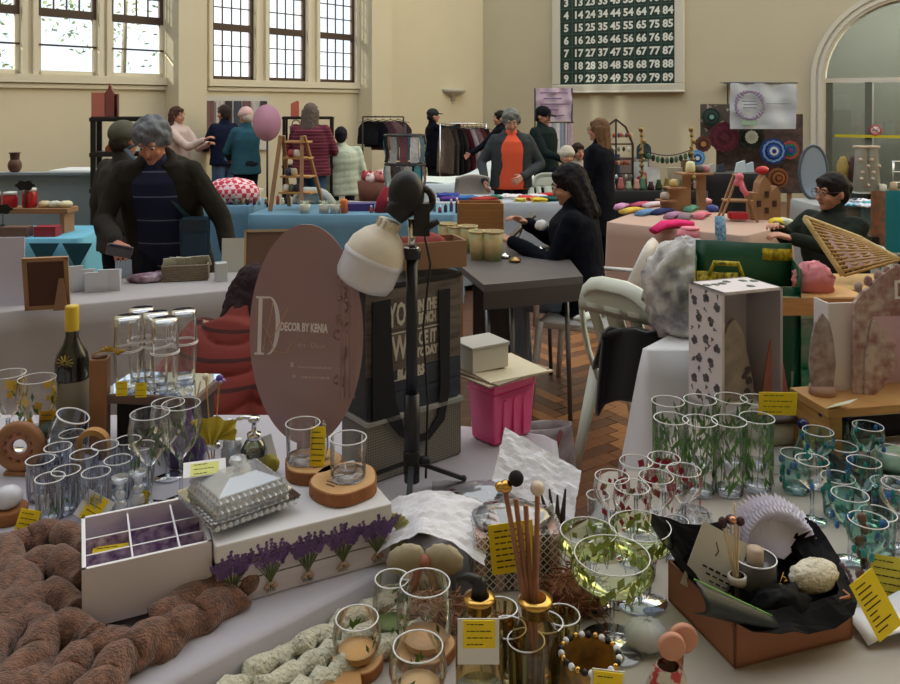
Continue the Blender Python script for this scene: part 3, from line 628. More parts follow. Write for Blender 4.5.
# counterclockwise polygons
P_left = [(-1.9,0.75),(-0.86,0.75),(0.25,1.81),(0.27,2.06),(-0.25,2.20),(-1.9,2.20)]
P_right = [(-0.80,0.64),(1.9,0.64),(1.9,2.30),(0.66,2.30),(0.52,1.97),(0.36,1.97),(0.33,1.77)]
table('white-clothed stall table under the wine bottle and the oval sign', P_left, 0.745, inset=0.10); table('low white-clothed stall table under the goblets and black tissue box', P_right, 0.695, inset=0.10)
wcl = M('white_table_cloth', (178,174,184), 0.85, var=0.05, vs=3, bump=0.3, bs=7)
cloth('white cloth under the lavender box, wine bottle and oval sign', P_left, 0.75, 0.72, wcl, 0.015, 1, flare=0.02)
cloth('cream cloth under the goblets and the black tissue box', P_right, 0.70, 0.68, M('cream_table_cloth', (180,172,162), 0.9, var=0.06, vs=3, bump=0.4, bs=8), 0.008, 2, flare=0.0)
P1 = [(-2.15,3.15),(-0.85,3.75),(-0.98,4.10),(-2.3,3.86)]
table('table under the white-grey cloth in front of the grey-haired shopper', P1, 0.745); cloth('white-grey cloth on the table in front of the grey-haired shopper', P1, 0.75, 0.70, greycl, 0.012, 3)
P2 = [(-3.3,5.1),(-2.36,5.1),(-2.42,5.65),(-3.3,5.65)]
table('table under the blue bunting cloth by the grey panel', P2, 0.745); cloth('light blue tablecloth with dark teal bunting by the grey panel', P2, 0.75, 0.70, M('sky_blue_cloth', (120,196,226), 0.8, var=0.05), 0.012, 4)
bt = thing('bunting', 'dark teal triangular bunting pinned along the light blue cloth', 'bunting', (-3.3, 5.06, 0.73))
for k in range(5):
    b = B(); x = 0.02+k*0.21; b.prism([(x,0),(x+0.19,0),(x+0.095,-0.17)], -0.03, -0.024); obj('pennant', b, M('dark_teal_cloth', (26,84,104), 0.8, var=0.2, vs=20), bt)
P3 = [(-2.55,6.75),(-1.68,6.75),(-1.68,7.3),(-2.55,7.3)]
table('table under the blue cloth with the gingham bundle', P3, 0.745); cloth('blue cloth on the table with the red gingham bundle', P3, 0.75, 0.70, bluecl, 0.02, 5)
P4 = [(-1.57,6.20),(0.05,6.20),(0.05,6.85),(-1.50,6.85)]
table('table under the blue cloth with the wooden ladder display', P4, 0.745); cloth('blue cloth on the table with the wooden ladder display', P4, 0.75, 0.70, bluecl, 0.02, 6)
P6 = [(-0.14,6.95),(1.02,6.95),(1.02,7.6),(-0.14,7.6)]
table('table of folded clothes in front of the man in orange', P6, 0.745); cloth('pale grey-blue cloth on the table of folded clothes', P6, 0.75, 0.70, M('pale_grey_blue_cloth', (178,186,196), 0.85, var=0.05), 0.025, 7)
P8 = xy((606,222,.75),(745,236,.75),(793,224,.75),(660,203,.75))
table('table under the peach cloth with socks and wooden stands', P8, 0.745); cloth('peach cloth on the table of socks and wooden stands', P8, 0.75, 0.72, peach, 0.015, 8)
P9 = [(1.40,7.9),(2.55,7.9),(2.55,8.5),(1.40,8.5)]
table('table under the black cloth with jewellery displays', P9, 0.745); cloth('black cloth on the table of jewellery displays', P9, 0.75, 0.70, blackc, 0.02, 9)
P10 = [(3.10,6.75),(3.75,6.75),(3.78,7.3),(3.10,7.3)]
table('table under the grey cloth with small blue baby clothes', P10, 0.745); cloth('grey cloth on the table with small blue baby clothes', P10, 0.75, 0.70, M('mid_grey_cloth', (160,164,166), 0.85), 0.012, 10)
P12 = [(0.66,2.78),(1.9,2.78),(1.9,3.4),(0.97,3.15)]
table('white-clothed table behind the floral box holding the patterned blanket', P12, 0.745); cloth('white draped cloth beside the black coat on the white chair', P12, 0.75, 0.72, M('bright_white_cloth', (226,226,232), 0.8, bump=0.1, bs=6), 0.04, 11, flare=0.13, wl=0.26)
P13 = [(2.70,8.5),(3.34,8.5),(3.34,8.85),(2.70,8.85)]
table('table under the mandala display', P13, 0.865); cloth('black cloth under the small white cards below the mandalas', P13, 0.87, 0.82, blackc, 0.02, 12)
P14 = [(4.0,7.4),(5.4,7.4),(5.4,8.0),(4.0,8.0)]
table('table behind the tall cylinder vases under the arch', P14, 0.745, M('dark_table', (40,42,40), 0.5)); cloth('dark cloth on the table under the arch', P14, 0.76, 0.70, M('dark_green_cloth', (30,40,38), 0.8), 0.02, 13)
P15 = [(-0.35,8.6),(0.9,8.6),(0.9,9.4),(-0.35,9.4)]
table('table under the white bundled sheet by the clothes rail', P15, 0.745); cloth('white cloth on the table by the clothes rail', P15, 0.75, 0.70, M('bluish_white_cloth', (210,224,232), 0.8), 0.02, 14)
P16 = [(-2.9,7.9),(-1.9,7.9),(-1.9,8.3),(-2.9,8.3)]
table('small table with white stacks between the shoppers', P16, 0.745, white)
# ---------------------------------------------------------------- white plastic chairs
def chair(label, x, y, rz, mat=None, group=None):
    """monobloc garden chair, front towards -y"""
    t = thing('plastic_chair', label, 'chair', (x, y, 0), rz, group); m_ = mat or white
    b = B(); b.sheet(lambda u, v: ((u-0.5)*(0.44-0.04*v), -0.22+0.42*v, 0.44-0.018*math.sin(PI*u)*math.sin(PI*v)), 8, 8); obj('seat', b, m_, t, thick=0.012)
    b = B(); b.tube([(-0.21,-0.2,0.42),(0.21,-0.2,0.42)], 0.014, 6); b.tube([(-0.21,-0.2,0.42),(-0.19,0.2,0.42)], 0.014, 6); b.tube([(0.21,-0.2,0.42),(0.19,0.2,0.42)], 0.014, 6); obj('seat_rim', b, m_, t)
    f = lambda a: (0.225*math.cos(a), 0, 0.50*max(0, math.sin(a))**0.8)
    pts = [(0.19,0.20,0.40)]+[(0.225*math.copysign(abs(math.cos(a))**0.6, math.cos(a)), 0.20+0.16*max(0,math.sin(a))**0.8, 0.44+0.42*max(0,math.sin(a))**0.75) for a in [PI*(i+0.5)/14 for i in range(14)]]+[(-0.19,0.20,0.40)]
    b = B(); b.tube(pts, 0.034, 8, flat=0.38); obj('back_frame', b, m_, t)
    b = B(); b.sheet(lambda u, v: ((u-0.5)*0.36*(1-0.45*v**3), 0.335+0.022*v, 0.73+0.11*v), 6, 3); obj('top_rail', b, m_, t, thick=0.012)
    for k in (-1, 0, 1):
        b = B(); b.sheet(lambda u, v, k=k: (k*0.105+(u-0.5)*(0.055 if k else 0.085), 0.20+0.15*v, 0.44+0.33*v), 2, 6)
        obj('back_slat', b, m_, t, thick=0.010)
    for s in (-1, 1):
        b = B(); b.tube([(s*0.225,0.29,0.665),(s*0.27,0.10,0.655),(s*0.275,-0.12,0.65),(s*0.265,-0.20,0.62),(s*0.25,-0.215,0.43)], 0.030, 8, flat=0.4); obj('armrest', b, m_, t)
        b = B(); b.tube([(s*0.22,-0.20,0.44),(s*0.25,-0.24,0.0)], [0.036,0.024], 8, flat=0.6); obj('leg', b, m_, t)
        b = B(); b.tube([(s*0.20,0.20,0.44),(s*0.24,0.30,0.0)], [0.036,0.024], 8, flat=0.6); obj('leg', b, m_, t)
    return t
cw = M('white_chair_plastic', (214,220,208), 0.35)
chair('white plastic chair under the woman in the black hoodie', 0.755, 4.40, -2.0, M('shaded_white_chair', (212,208,206), 0.4))
chair('empty white plastic chair with a black coat on its seat beside the white draped cloth', 0.93, 3.52, 2.30, cw)
chair('white plastic chair under the woman with glasses', 2.30, 4.85, -1.55, cw).scale = (0.85,)*3
chair('grey-white plastic chair behind the ladder display, seen from its back', -1.10, 7.28, PI-0.3, M('grey_chair', (176,182,178), 0.5))
chair('grey-white plastic chair beside the basket of red toys', -0.73, 8.0, PI+0.9, M('grey_chair', (176,182,178), 0.5))
chair('white plastic chair behind the folded clothes beside the man in green', 1.10, 8.12, 0.2, cw)
# black coat on the empty chair
b = B(); b.sheet(lambda u, v: (0.60+0.27*u-0.02*v, 3.16-0.14*u+0.03*math.sin(u*9)+0.05*v, 0.70+0.04*math.sin(u*PI)-0.34*v*(1-0.35*u)+0.02*noise.noise(Vector((u*5,v*5,0)))), 18, 12); b.sheet(lambda u, v: (0.60+0.27*u, 3.16-0.14*u+0.22*v, 0.70+0.04*math.sin(u*PI)-0.20*v), 12, 6)
solo('coat', b, blackc, 'black coat draped between the empty white chair and the white cloth', 'coat', (0,0,0), 0, thick=0.02)
# ================================================================= things on the table in front of the grey-haired shopper
def at_px(x, y, z=0.75): v = G(x, y, z); return (v.x, v.y, z)
b = B(); b.box((0,0,0.145), (0.20,0.006,0.29)); b.box((0,0.03,0.003), (0.16,0.07,0.006)); solo('sign_holder', b, M('lilac_white_paper', (206,206,228), 0.5), 'tall lilac-white card standing beside the wooden picture frame', 'sign', at_px(0,306), 0.1)
pf_ = thing('picture_frame', 'light wooden picture frame with dark back and strut on the white-grey cloth', 'picture frame', at_px(48,309), 0.25)
b = B(); R_ = (0.22,0,0)
for x, z, sx, sz in ((-0.078,0.115,0.018,0.23),(0.078,0.115,0.018,0.23),(0,0.009,0.174,0.018),(0,0.222,0.174,0.018)): b.at((0,0,0), R_).box((x,0,z), (sx,0.014,sz))
obj('frame', b, M('frame_wood', (176,140,104), 0.6), pf_, bev=0.002)
b = B(); b.at((0,0,0), R_).box((0,0,0.115), (0.14,0.008,0.20)); obj('back_board', b, M('frame_back_brown', (92,66,60), 0.8), pf_)
b = B(); b.prism([(-0.022,0),(0.03,0),(0.012,0.13),(-0.006,0.13)], -0.03, -0.024); obj('strut', b, M('frame_wood_dark', (140,104,80), 0.7), pf_, loc=(0.055,-0.03,0), rot=(-0.15,0,0))
for k, (x, y, h, wd, a) in enumerate(((72,292,0.13,0.09,0.5),(84,291,0.11,0.09,0.3),(97,292,0.10,0.10,0.4),(110,291,0.11,0.09,0.2))):
    b = B(); b.at((0,0,0), (0.3,0,0)).box((0,0,h/2), (wd,0.004,h)); b.at((0,0,0), (-0.3,0,0)).box((0,0.0,h/2*0.9), (wd,0.004,h*0.9))
    solo('greeting_card', b, M('card_white', (214,218,224), 0.5), ['blank white folded card nearest the wooden picture frame','white folded card second from the wooden picture frame','white folded card with pale blue edge, third in the row','white folded card at the shopper end of the row'][k], 'card', at_px(x,y), a)
b = B(); b.at((0,0,0), (0.35,0,0)).box((0,0,0.05), (0.075,0.003,0.10)); solo('card', b, M('bluish_card', (176,196,214), 0.4), 'tilted bluish white card just below the shopper\'s hand', 'card', at_px(124,278), 0.3)
b = B(); b.ball((0,0,0.02), (0.09,0.05,0.025), 14, 8, fn=lambda d: 1+0.25*noise.noise(d*4)); b.ball((0.07,0.02,0.02), (0.05,0.04,0.028), 12, 6, fn=lambda d: 1+0.3*noise.noise(d*5)); solo('packet', b, M('plum_packet', (104,56,84), 0.3, rgb2=(190,170,186), vs=20), 'crinkled plum and clear packet between the cards and the woven basket', 'packet', at_px(146,282), 0.2)
wb = thing('woven_basket', 'low rectangular woven basket of white cards in front of the grey-haired shopper', 'basket', at_px(186,279), 0.25)
b = B()
for k in range(7):
    z = 0.008+k*0.011; b.tube([(x*0.105+0.002*math.sin(k*3+i*2), y*0.06, z) for i, (x, y) in enumerate([(-1,-1),(0,-1),(1,-1),(1,0),(1,1),(0,1),(-1,1),(-1,0)])], 0.0065, 5, closed=True)
obj('basket_wall', b, M('wicker_grey', (132,118,100), 0.8, var=0.3, vs=60), wb)
for k in range(6):
    b = B(); b.box((0,0,0), (0.07,0.003,0.06), rot=(0.25+0.06*k,0.1*math.sin(k),0.3*math.cos(k*2))); obj('card', b, M('card_cream', (196,196,180), 0.6), wb, loc=(-0.07+0.03*k, -0.02+0.008*k, 0.082))
b = B(); b.box((0,0,0.045), (0.055,0.055,0.09)); solo('candle_box', b, M('candle_box_white', (186,190,190), 0.5), 'small pale box beside the woven basket behind the red jacket', 'box', at_px(221,281), 0.4, bev=0.003)
b = B(); b.at((0,0,0), (-0.12,0,0)).box((0,0,0.085), (0.115,0.008,0.17)); solo('display_board', b, M('pale_board', (196,196,186), 0.7), 'pale blank board leaning beside the brown framed board', 'board', at_px(233,272), 0.1)
fb = thing('framed_board', 'brown pin board in a thin light wooden frame behind the oval sign', 'board', at_px(267,277,.75), 0.12)
b = B(); b.at((0,0,0), (-0.14,0,0)).box((0,0,0.115), (0.21,0.008,0.21)); obj('panel', b, M('brown_board', (112,84,70), 0.8), fb)
b = B()
for x, z, sx, sz in ((-0.107,0.115,0.01,0.23),(0.107,0.115,0.01,0.23),(0,0.005,0.22,0.01),(0,0.227,0.22,0.01)): b.at((0,0,0), (-0.14,0,0)).box((x,-0.003,z), (sx,0.016,sz))
obj('frame', b, M('frame_ochre', (178,150,100), 0.6), fb)
# ================================================================= blue bunting table, grey panel, shelves
b = B(); b.box((0,0,0.55), (1.6,0.04,1.03)); b.box((0,-0.02,1.075), (1.66,0.10,0.02)); solo('partition_screen', b, M('blue_grey_panel', (150,160,166), 0.7, var=0.04), 'large blue-grey display panel behind the jam jars', 'panel', (-3.56,6.15,0), 0.04)
b = B(); b.box((0,0,0.53), (0.75,0.35,1.06)); solo('cabinet', b, M('white_cabinet', (222,224,226), 0.6), 'white cabinet top seen behind the black shelving unit', 'cabinet', (-2.95,6.8,0), 0.0, bev=0.01)
b = B(); b.ball((0,0,0.05), (0.05,0.05,0.06), 12, 8); b.lathe([(0.03,0.09),(0.035,0.14),(0.045,0.15),(0.03,0.15)], 12); solo('vase', b, M('brown_vase', (96,62,50), 0.5), 'small brown vase on top of the grey display panel', 'vase', (-3.34,6.14,1.085))
rs = thing('riser', 'thin wooden plank riser holding jam jars on the blue table', 'riser', (-2.92,5.35,0.75))
b = B(); b.box((0,0,0.15), (0.80,0.16,0.035)); obj('plank', b, mdf, rs, bev=0.003)
for x in (-0.36,0.36): b = B(); b.box((x,0,0.066), (0.03,0.14,0.132)); obj('support', b, mdf, rs)
jars = [(-3.14,'red and white jam jar at the panel end of the riser'),(-3.04,'red jam jar second along the riser'),(-2.93,'red jam jar third along the riser'),(-2.80,'taller red jam jar under the black scalloped label')]
for k, (x, l) in enumerate(jars):
    t = thing('jam_jar', l, 'jar', (x,5.33,0.918), group='jam jars on the riser'); h = 0.11 if k == 3 else 0.085
    b = B(); b.lathe([(0,0),(0.042,0),(0.046,0.01),(0.046,h-0.02),(0.038,h)], 16); obj('glass', b, M('jam_red_%d' % (k == 3), ((190,50,58),(170,40,44))[k == 3], 0.15), t)
    b = B(); b.lathe([(0,h+0.02),(0.042,h+0.018),(0.042,h),(0,h)], 16); obj('lid', b, white, t)
for k, (x, z, l) in enumerate(((-3.12,1.04,'black scalloped price label on a stick above the first jam jars'),(-2.80,1.07,'black scalloped price label on a stick above the tall red jar'),(-2.88,0.93,'black scalloped price label on a short stick before the riser'))):
    t = thing('price_label', l, 'label', (x, 5.27-0.12*(k == 2), 0), group='black scalloped labels')
    b = B(); b.prism([(0.062*(1+0.10*math.cos(6*a))*math.cos(a), z+0.032*(1+0.15*math.cos(6*a))*math.sin(a)) for a in [2*PI*i/36 for i in range(36)]], -0.003, 0.003); obj('plaque', b, black, t)
    b = B(); b.tube([(0,0.003,0.92 if k < 2 else 0.75),(0,0.003,z)], 0.003, 5); obj('stick', b, black, t)
for k in range(3):
    b = B(); b.ball((0,0,0.02), (0.045,0.035,0.025), 12, 7, fn=lambda d: 1+0.2*noise.noise(d*6+Vector((k,0,0)))); solo('soap_bar', b, M('cream_soap_%d' % k, ((214,200,160),(206,206,190),(222,214,180))[k], 0.5), ['cream bar at the end of the wooden riser','pale cake beside the cream bar on the riser','yellowish cake on the riser end nearest the shopper'][k], 'soap', (-2.70+0.07*k,5.33,0.918), 0.4*k)
for k, (x, c, l, wd) in enumerate(((-2.80,(124,96,84),'brown flat box at the front of the bunting table',0.17),(-2.61,(160,50,58),'red and white box at the front of the bunting table',0.14),(-2.98,(60,64,66),'dark grey box under the riser on the bunting table',0.12),(-3.2,(222,220,204),'stack of pale leaflets at the front of the bunting table',0.2))):
    b = B(); b.box((0,0,0.03), (wd,0.09,0.06)); b.box((0,0,0.063), (wd*1.02,0.092,0.008)); solo('flat_box', b, M('flat_box_%d' % k, c, 0.6, var=0.1), l, 'box', (x,5.17+0.02*k,0.75), 0.03*k, bev=0.002)
def shelf_unit(label, x, y, rz, wd, dp, hs, h):
    t = thing('shelving_unit', label, 'shelf', (x,y,0), rz)
    for a in (-1,1):
        for c in (-1,1): b = B(); b.box((a*(wd/2-0.015),c*(dp/2-0.015),h/2), (0.035,0.035,h)); obj('post', b, blackm, t)
    for z in hs: b = B(); b.box((0,0,z), (wd+0.02,dp+0.02,0.03)); b.box((0,-dp/2,z+0.012), (wd,0.012,0.02)); obj('shelf', b, blackm, t, bev=0.004)
    return t
shelf_unit('tall black shelving unit behind the grey-haired shopper', -2.43, 5.95, 0.25, 0.40, 0.28, (0.35,0.72,0.98,1.24,1.495), 1.51)
hx = thing('folding_house', 'pink folding wooden house on top of the black shelving unit', 'ornament', (-2.55,5.93,1.512), 0.3)
b = B(); b.box((-0.05,0,0.09), (0.09,0.09,0.18)); obj('side_panel', b, M('pink_board', (206,124,108), 0.6), hx)
b = B(); b.prism([(0.0,0),(0.06,0),(0.06,0.17),(0.045,0.20),(0.03,0.25),(0.015,0.20),(0,0.18)], -0.045, 0.045); obj('gable', b, M('dark_pink_board', (140,80,72), 0.6), hx)
b = B(); b.box((0.075,0,0.085), (0.012,0.09,0.17), rz=0.3); obj('door', b, M('pink_brown_board', (150,104,98), 0.6), hx)
b = B(); b.prism([(-0.035,0),(0.035,0),(0.035,0.03),(0.0,0.075),(-0.035,0.03)], -0.03, 0.03); solo('ornament', b, M('terracotta', (176,88,62), 0.7), 'small terracotta house ornament on the black shelf', 'ornament', (-2.50,5.9,1.256), 0.2)
b = B(); b.box((0,0,0.10), (0.24,0.14,0.20)); solo('storage_box', b, M('white_box', (216,220,224), 0.5), 'white box on a middle shelf of the tall black unit', 'box', (-2.45,5.95,0.736), 0.2, bev=0.004)
b = B(); b.ball((0,0,0.05), (0.08,0.05,0.05), 12, 8); solo('red_toy', b, M('dark_red_toy', (140,50,60), 0.6, var=0.4, vs=40), 'dark red soft toy on a shelf of the tall black unit', 'toy', (-2.42,5.93,0.996), 0.2)
shelf_unit('black shelving unit behind the woman in the maroon puffer', -1.75, 9.9, 0.1, 0.60, 0.3, (0.5,0.85,1.15,1.44), 1.455)
b = B(); b.box((0,0,0.08), (0.10,0.10,0.16)); b.prism([(-0.05,0.16),(0.05,0.16),(0.05,0.18),(0.03,0.2)], -0.05, 0.05); solo('gift_box', b, M('coral_box', (200,104,86), 0.6), 'coral pink box on top of the black shelving behind the maroon puffer', 'box', (-1.92,9.9,1.456), 0.2)
for k, (x, z, c, l) in enumerate(((-1.70,1.17,(170,160,165),'grey patterned purse on the black shelving behind the maroon puffer'),(-1.66,0.87,(90,36,56),'wine red bag on the black shelving behind the maroon puffer'))):
    b = B(); b.box((0,0,0.09), (0.15,0.10,0.18)); b.ring((0,0,0.20), 0.05, 0.008, 16, 5, rot=(PI/2,0,0)); solo('bag', b, M('purse_%d' % k, c, 0.7, var=0.4, vs=30), l, 'bag', (x-0.20,9.88,z-0.005), 0.1)
# gingham bundle, things around it
gm_ = D.materials.new('red_gingham'); gm_.use_nodes = True; N_ = gm_.node_tree.nodes; L_ = gm_.node_tree.links
tc = N_.new('ShaderNodeTexCoord'); mp = N_.new('ShaderNodeMapping'); mp.inputs['Scale'].default_value = (16,16,16); mp.inputs['Rotation'].default_value = (0.1,0.05,0.75)
ck = N_.new('ShaderNodeTexChecker'); ck.inputs['Scale'].default_value = 1.6; ck.inputs['Color1'].default_value = lin((206,60,84)); ck.inputs['Color2'].default_value = lin((240,214,222))
L_.new(tc.outputs['Object'], mp.inputs[0]); L_.new(mp.outputs[0], ck.inputs[0]); L_.new(ck.outputs[0], N_['Principled BSDF'].inputs[0]); N_['Principled BSDF'].inputs['Roughness'].default_value = 0.9
b = B(); b.ball((0,0,0.09), (0.24,0.20,0.13), 24, 12, fn=lambda d: 1+0.10*noise.noise(d*3)); solo('cloth_bundle', b, gm_, 'bundle of red and white gingham cloth on the blue table', 'cloth', (-1.90,6.98,0.745))
KN = 'charcoal rust cream purple sage sand umber red white tan'.split()
kcol = [(60,60,70),(180,90,70),(220,210,200),(90,70,110),(120,140,120),(200,180,120),(70,50,50),(150,60,70),(230,230,235),(170,120,90)]
def bottle_small(label, loc, c, h=0.07, r=0.014, lid=(230,230,230), group=None):
    t = thing('small_bottle', label, 'bottle', loc, group=group)
    b = B(); b.lathe([(0,0),(r,0),(r,h*0.6),(r*0.5,h*0.75),(r*0.5,h*0.8)], 10); obj('glass', b, M('smallbottle_%d_%d_%d' % c, c, 0.2), t)
    b = B(); b.lathe([(0,h),(r*0.6,h),(r*0.6,h*0.78),(0,h*0.78)], 10); obj('cap', b, M('capcol_%d_%d_%d' % lid, lid, 0.4), t); return t
for k in range(14):
    bottle_small('tiny '+KN[k % 10]+' bottle, '+ORD[k]+' in the row before the gingham bundle', (-2.02+0.05*k, 6.80+0.03*(k % 2), 0.75), kcol[k % 10], 0.06+0.02*(k % 3), group='tiny bottles before the gingham bundle')
for k in range(16):
    x = -0.62+0.045*k
    bottle_small('tiny '+KN[(k*3+1) % 10]+' craft bottle, '+ORD[k]+' from the ladder foot', (x, 6.30+0.04*(k % 3), 0.75), kcol[(k*3+1) % 10], 0.06+0.02*(k % 4), group='craft bottles on the ladder table')
# ladder display
ld = thing('ladder_display', 'wooden A-frame ladder display on the blue table', 'display', (-1.27,6.5,0.75), -0.15)
for s in (-1,1):
    b = B(); b.bar((s*0.13-0.02,-0.13,0), (s*0.09-0.02,0.0,0.60), 0.03, 0.018); obj('leg', b, mdf, ld)
    b = B(); b.bar((s*0.15+0.04,0.20,0), (s*0.09,0.0,0.60), 0.03, 0.018); obj('leg', b, mdf, ld)
for z in (0.14,0.27,0.42,0.55): b = B(); b.box((0.03,0.03-0.05*(0.6-z),z), (0.30-0.18*z,0.17-0.1*z,0.014)); obj('shelf', b, pine, ld)
for k in range(7):
    z = (0.148,0.278,0.428)[k % 3]; b = B(); b.lathe([(0,0),(0.022,0),(0.028,0.02),(0.024,0.05),(0.015,0.06),(0,0.06)], 12)
    solo('small_pot', b, M('pot_%d' % (k % 5), ((230,226,220),(60,60,90),(170,60,60),(90,110,90),(200,190,170))[k % 5], 0.5), ('white','navy','red','green','beige')[k % 5]+' glazed pot on the '+('lowest','middle','upper')[k % 3]+' ladder shelf, '+ORD[k//3]+' along', 'pot', (-1.33+0.045*(k//3)+0.02*(k % 3),6.49,0.75+z), group='small pots on the ladder display')
for k, (x, l) in enumerate(((-1.14,'white succulent planter at the foot of the ladder display'),(-0.99,'second white succulent planter, further from the ladder'),(-0.90,'white succulent planter beside the orange candle'))):
    t = thing('planter', l, 'planter', (x,6.28,0.75), group='succulent planters by the ladder')
    b = B(); b.lathe([(0,0),(0.035,0),(0.045,0.07),(0.040,0.07),(0.035,0.06),(0,0.06)], 14); obj('pot', b, M('planter_cream', (206,206,194), 0.6), t)
    b = B()
    for j in range(10): a = j*2.4; b.at((0.018*math.cos(a)*(j/10+0.3),0.018*math.sin(a)*(j/10+0.3),0.075), (0.7*math.sin(a),0.7*math.cos(a),0)).ball((0,0,0.012), (0.008,0.004,0.02), 6, 4)
    obj('succulent', b, M('pale_succulent', (190,200,180), 0.6), t)
b = B(); b.lathe([(0,0),(0.026,0),(0.028,0.10),(0.02,0.11),(0,0.11)], 14); solo('candle', b, M('orange_candle', (220,110,50), 0.5), 'orange pillar candle on the blue ladder table', 'candle', (-0.83,6.28,0.75))
b = B(); b.box((0,0,0.03), (0.22,0.12,0.06)); solo('display_box', b, M('purple_box', (64,52,120), 0.6), 'low dark blue-purple box of bottles on the ladder table', 'box', (-0.72,6.45,0.75), 0.05)
b = B(); b.tube([(0,0,0),(0.02,0.02,0.1),(0.06,0.02,0.2)], [0.05,0.045,0.02], 10, flat=0.4); solo('red_bag', b, M('dark_red_cloth', (150,30,50), 0.8), 'dark red folded cloth bag behind the lamp bulb', 'bag', (-0.55,6.30,0.75), 0.2)
# things on the left wall
po = thing('wall_hanging', 'white framed panel of hung clothes on the wall behind the navy jacket', 'panel', (0,0,0)); po.matrix_world = LM @ Matrix.Translation((5.75,0.04,0))
b = B(); b.box((0,0,1.33), (1.15,0.03,0.80)); obj('panel', b, M('pale_panel', (206,204,196), 0.7), po)
for k in range(7): b = B(); b.sheet(lambda u, v, k=k: (-0.45+0.15*k+(u-0.5)*0.13, 0.03+0.012*math.sin(u*9+k), 1.66-(0.45+0.1*(k % 3))*v), 5, 4); obj('garment', b, M('hung_%d' % (k % 4), ((60,52,60),(190,186,186),(120,90,90),(70,76,90))[k % 4], 0.8), po)
ov = thing('oval_board', 'small pink oval board on a stand behind the teal jacket', 'board', (-2.06,9.0,0))
b = B(); b.at((0,0,1.40), (PI/2,0,0), (1,1.3,1)).lathe([(0,0.01),(0.16,0.01),(0.16,-0.01),(0,-0.01)], 24); obj('plate', b, M('mauve_pink', (206,150,176), 0.6), ov)
b = B(); b.tube([(0,0.02,0),(0,0.02,1.3)], 0.012, 6); b.box((0,0.02,0.01), (0.3,0.2,0.02)); obj('stand', b, blackm, ov)
for k, (px_, Y, l) in enumerate(((439,14.6,'pale grey uplighter on the wall beside the clothes rail'),)):
    u_ = thing('wall_light', l, 'light'); u_.matrix_world = LM @ Matrix.Translation((0.92,0,zL(439,90)))
    b = B(); b.lathe([(0,-0.22),(0.05,-0.21),(0.07,-0.14),(0.13,-0.11),(0.25,-0.06),(0.30,-0.02),(0.31,0.02),(0.28,0.02),(0.10,-0.06)], 24, ell=0.7); obj('bowl', b, M('plaster_lamp', (196,194,184), 0.7), u_); b = B(); b.ball((0,0.0,-0.24), 0.03, 10, 6); obj('finial', b, M('plaster_lamp', (196,194,184)), u_)
u_ = thing('wall_light', 'thin dark uplighter on the wall above the crumpled white banner', 'light'); u_.matrix_world = BM @ Matrix.Translation((4.88,0.14,1.98))
b = B(); b.lathe([(0,-0.05),(0.20,-0.02),(0.30,0.0),(0.28,0.005),(0,0.0)], 24, ell=0.45); obj('bowl', b, M('lamp_grey', (120,116,104), 0.6), u_); b = B(); b.box((0,-0.08,-0.03), (0.08,0.10,0.05)); obj('bracket', b, M('lamp_grey', (120,116,104)), u_)
# ================================================================= clothes racks
def garment(b, x, z, wd, l, ph, y=0.0):
    b.sheet(lambda u, v: (x+0.012*math.sin(v*5+ph), y+(u-0.5)*wd*(0.55+0.45*min(1, v*3)), z-l*v-0.05*abs(u-0.5)*(v < 0.12)), 6, 6)
def rail(label, X, Y, rz, L_, h, cols, gl, name='clothes_rail', group=''):
    t = thing(name, label, 'clothes rail', (X,Y,0), rz)
    b = B()
    for s in (-1,1):
        b.tube([(s*L_/2,0,0.05),(s*L_/2,0,h)], 0.012, 6); b.tube([(s*L_/2,-0.2,0.03),(s*L_/2,0.2,0.03)], 0.012, 6)
    b.tube([(-L_/2,0,h),(L_/2,0,h)], 0.012, 6); obj('frame', b, blackm if 'black' in label else chrome, t)
    m = Matrix.Translation((X,Y,0)) @ Matrix.Rotation(rz, 4, 'Z')
    for k, (c, l) in enumerate(cols):
        g = thing('garment', l, 'garment', m @ Vector((-L_/2+0.08+(L_-0.16)*k/(len(cols)-1),0,h)), rz+(0.95+0.1*k if 'black' in label else 0.5+0.06*k), group=group or None)
        b = B(); garment(b, 0, -0.06, 0.42, gl*(0.8+0.2*((k*7) % 3)/2), k); garment(b, 0.02, -0.06, 0.42, gl*(0.8+0.2*((k*7) % 3)/2), k)
        obj('cloth', b, cloth_mat('garment_%d_%d_%d' % c, c, var=0.4, vs=25), g)
        b = B(); b.tube([(0,0,0.02),(0,0.01,0.0),(0,0,-0.04)], 0.003, 5); b.tube([(0,-0.18,-0.09),(0,0,-0.04),(0,0.18,-0.09)], 0.005, 5); obj('hanger', b, black, g)
rail('black clothes rail against the wall by the second pilaster', -1.02, 12.2, 0.0, 0.62, 1.42, [((30,30,36),'black and white top at the pilaster end of the black rail'),((28,30,40),'plain black top second on the black rail'),((90,64,70),'dark floral top third on the black rail'),((130,100,104),'pinkish floral top fourth on the black rail'),((80,60,62),'brown floral top at the free end of the black rail')], 0.45)
rail('silver clothes rail beside the man reaching out', 0.20, 12.0, 0.15, 0.70, 1.32, [((100,88,80),'grey-brown long garment nearest the reaching man'),((88,76,72),'taupe long garment second from the reaching man'),((40,38,40),'black long garment on the silver rail'),((60,50,50),'charcoal long garment on the silver rail'),((96,34,46),'dark red garment in the middle of the silver rail'),((206,196,200),'white garment on the silver rail'),((150,120,126),'dusty pink garment on the silver rail'),((110,60,56),'rust brown garment on the silver rail'),((60,34,40),'dark plum garment at the far end of the silver rail')], 0.85)
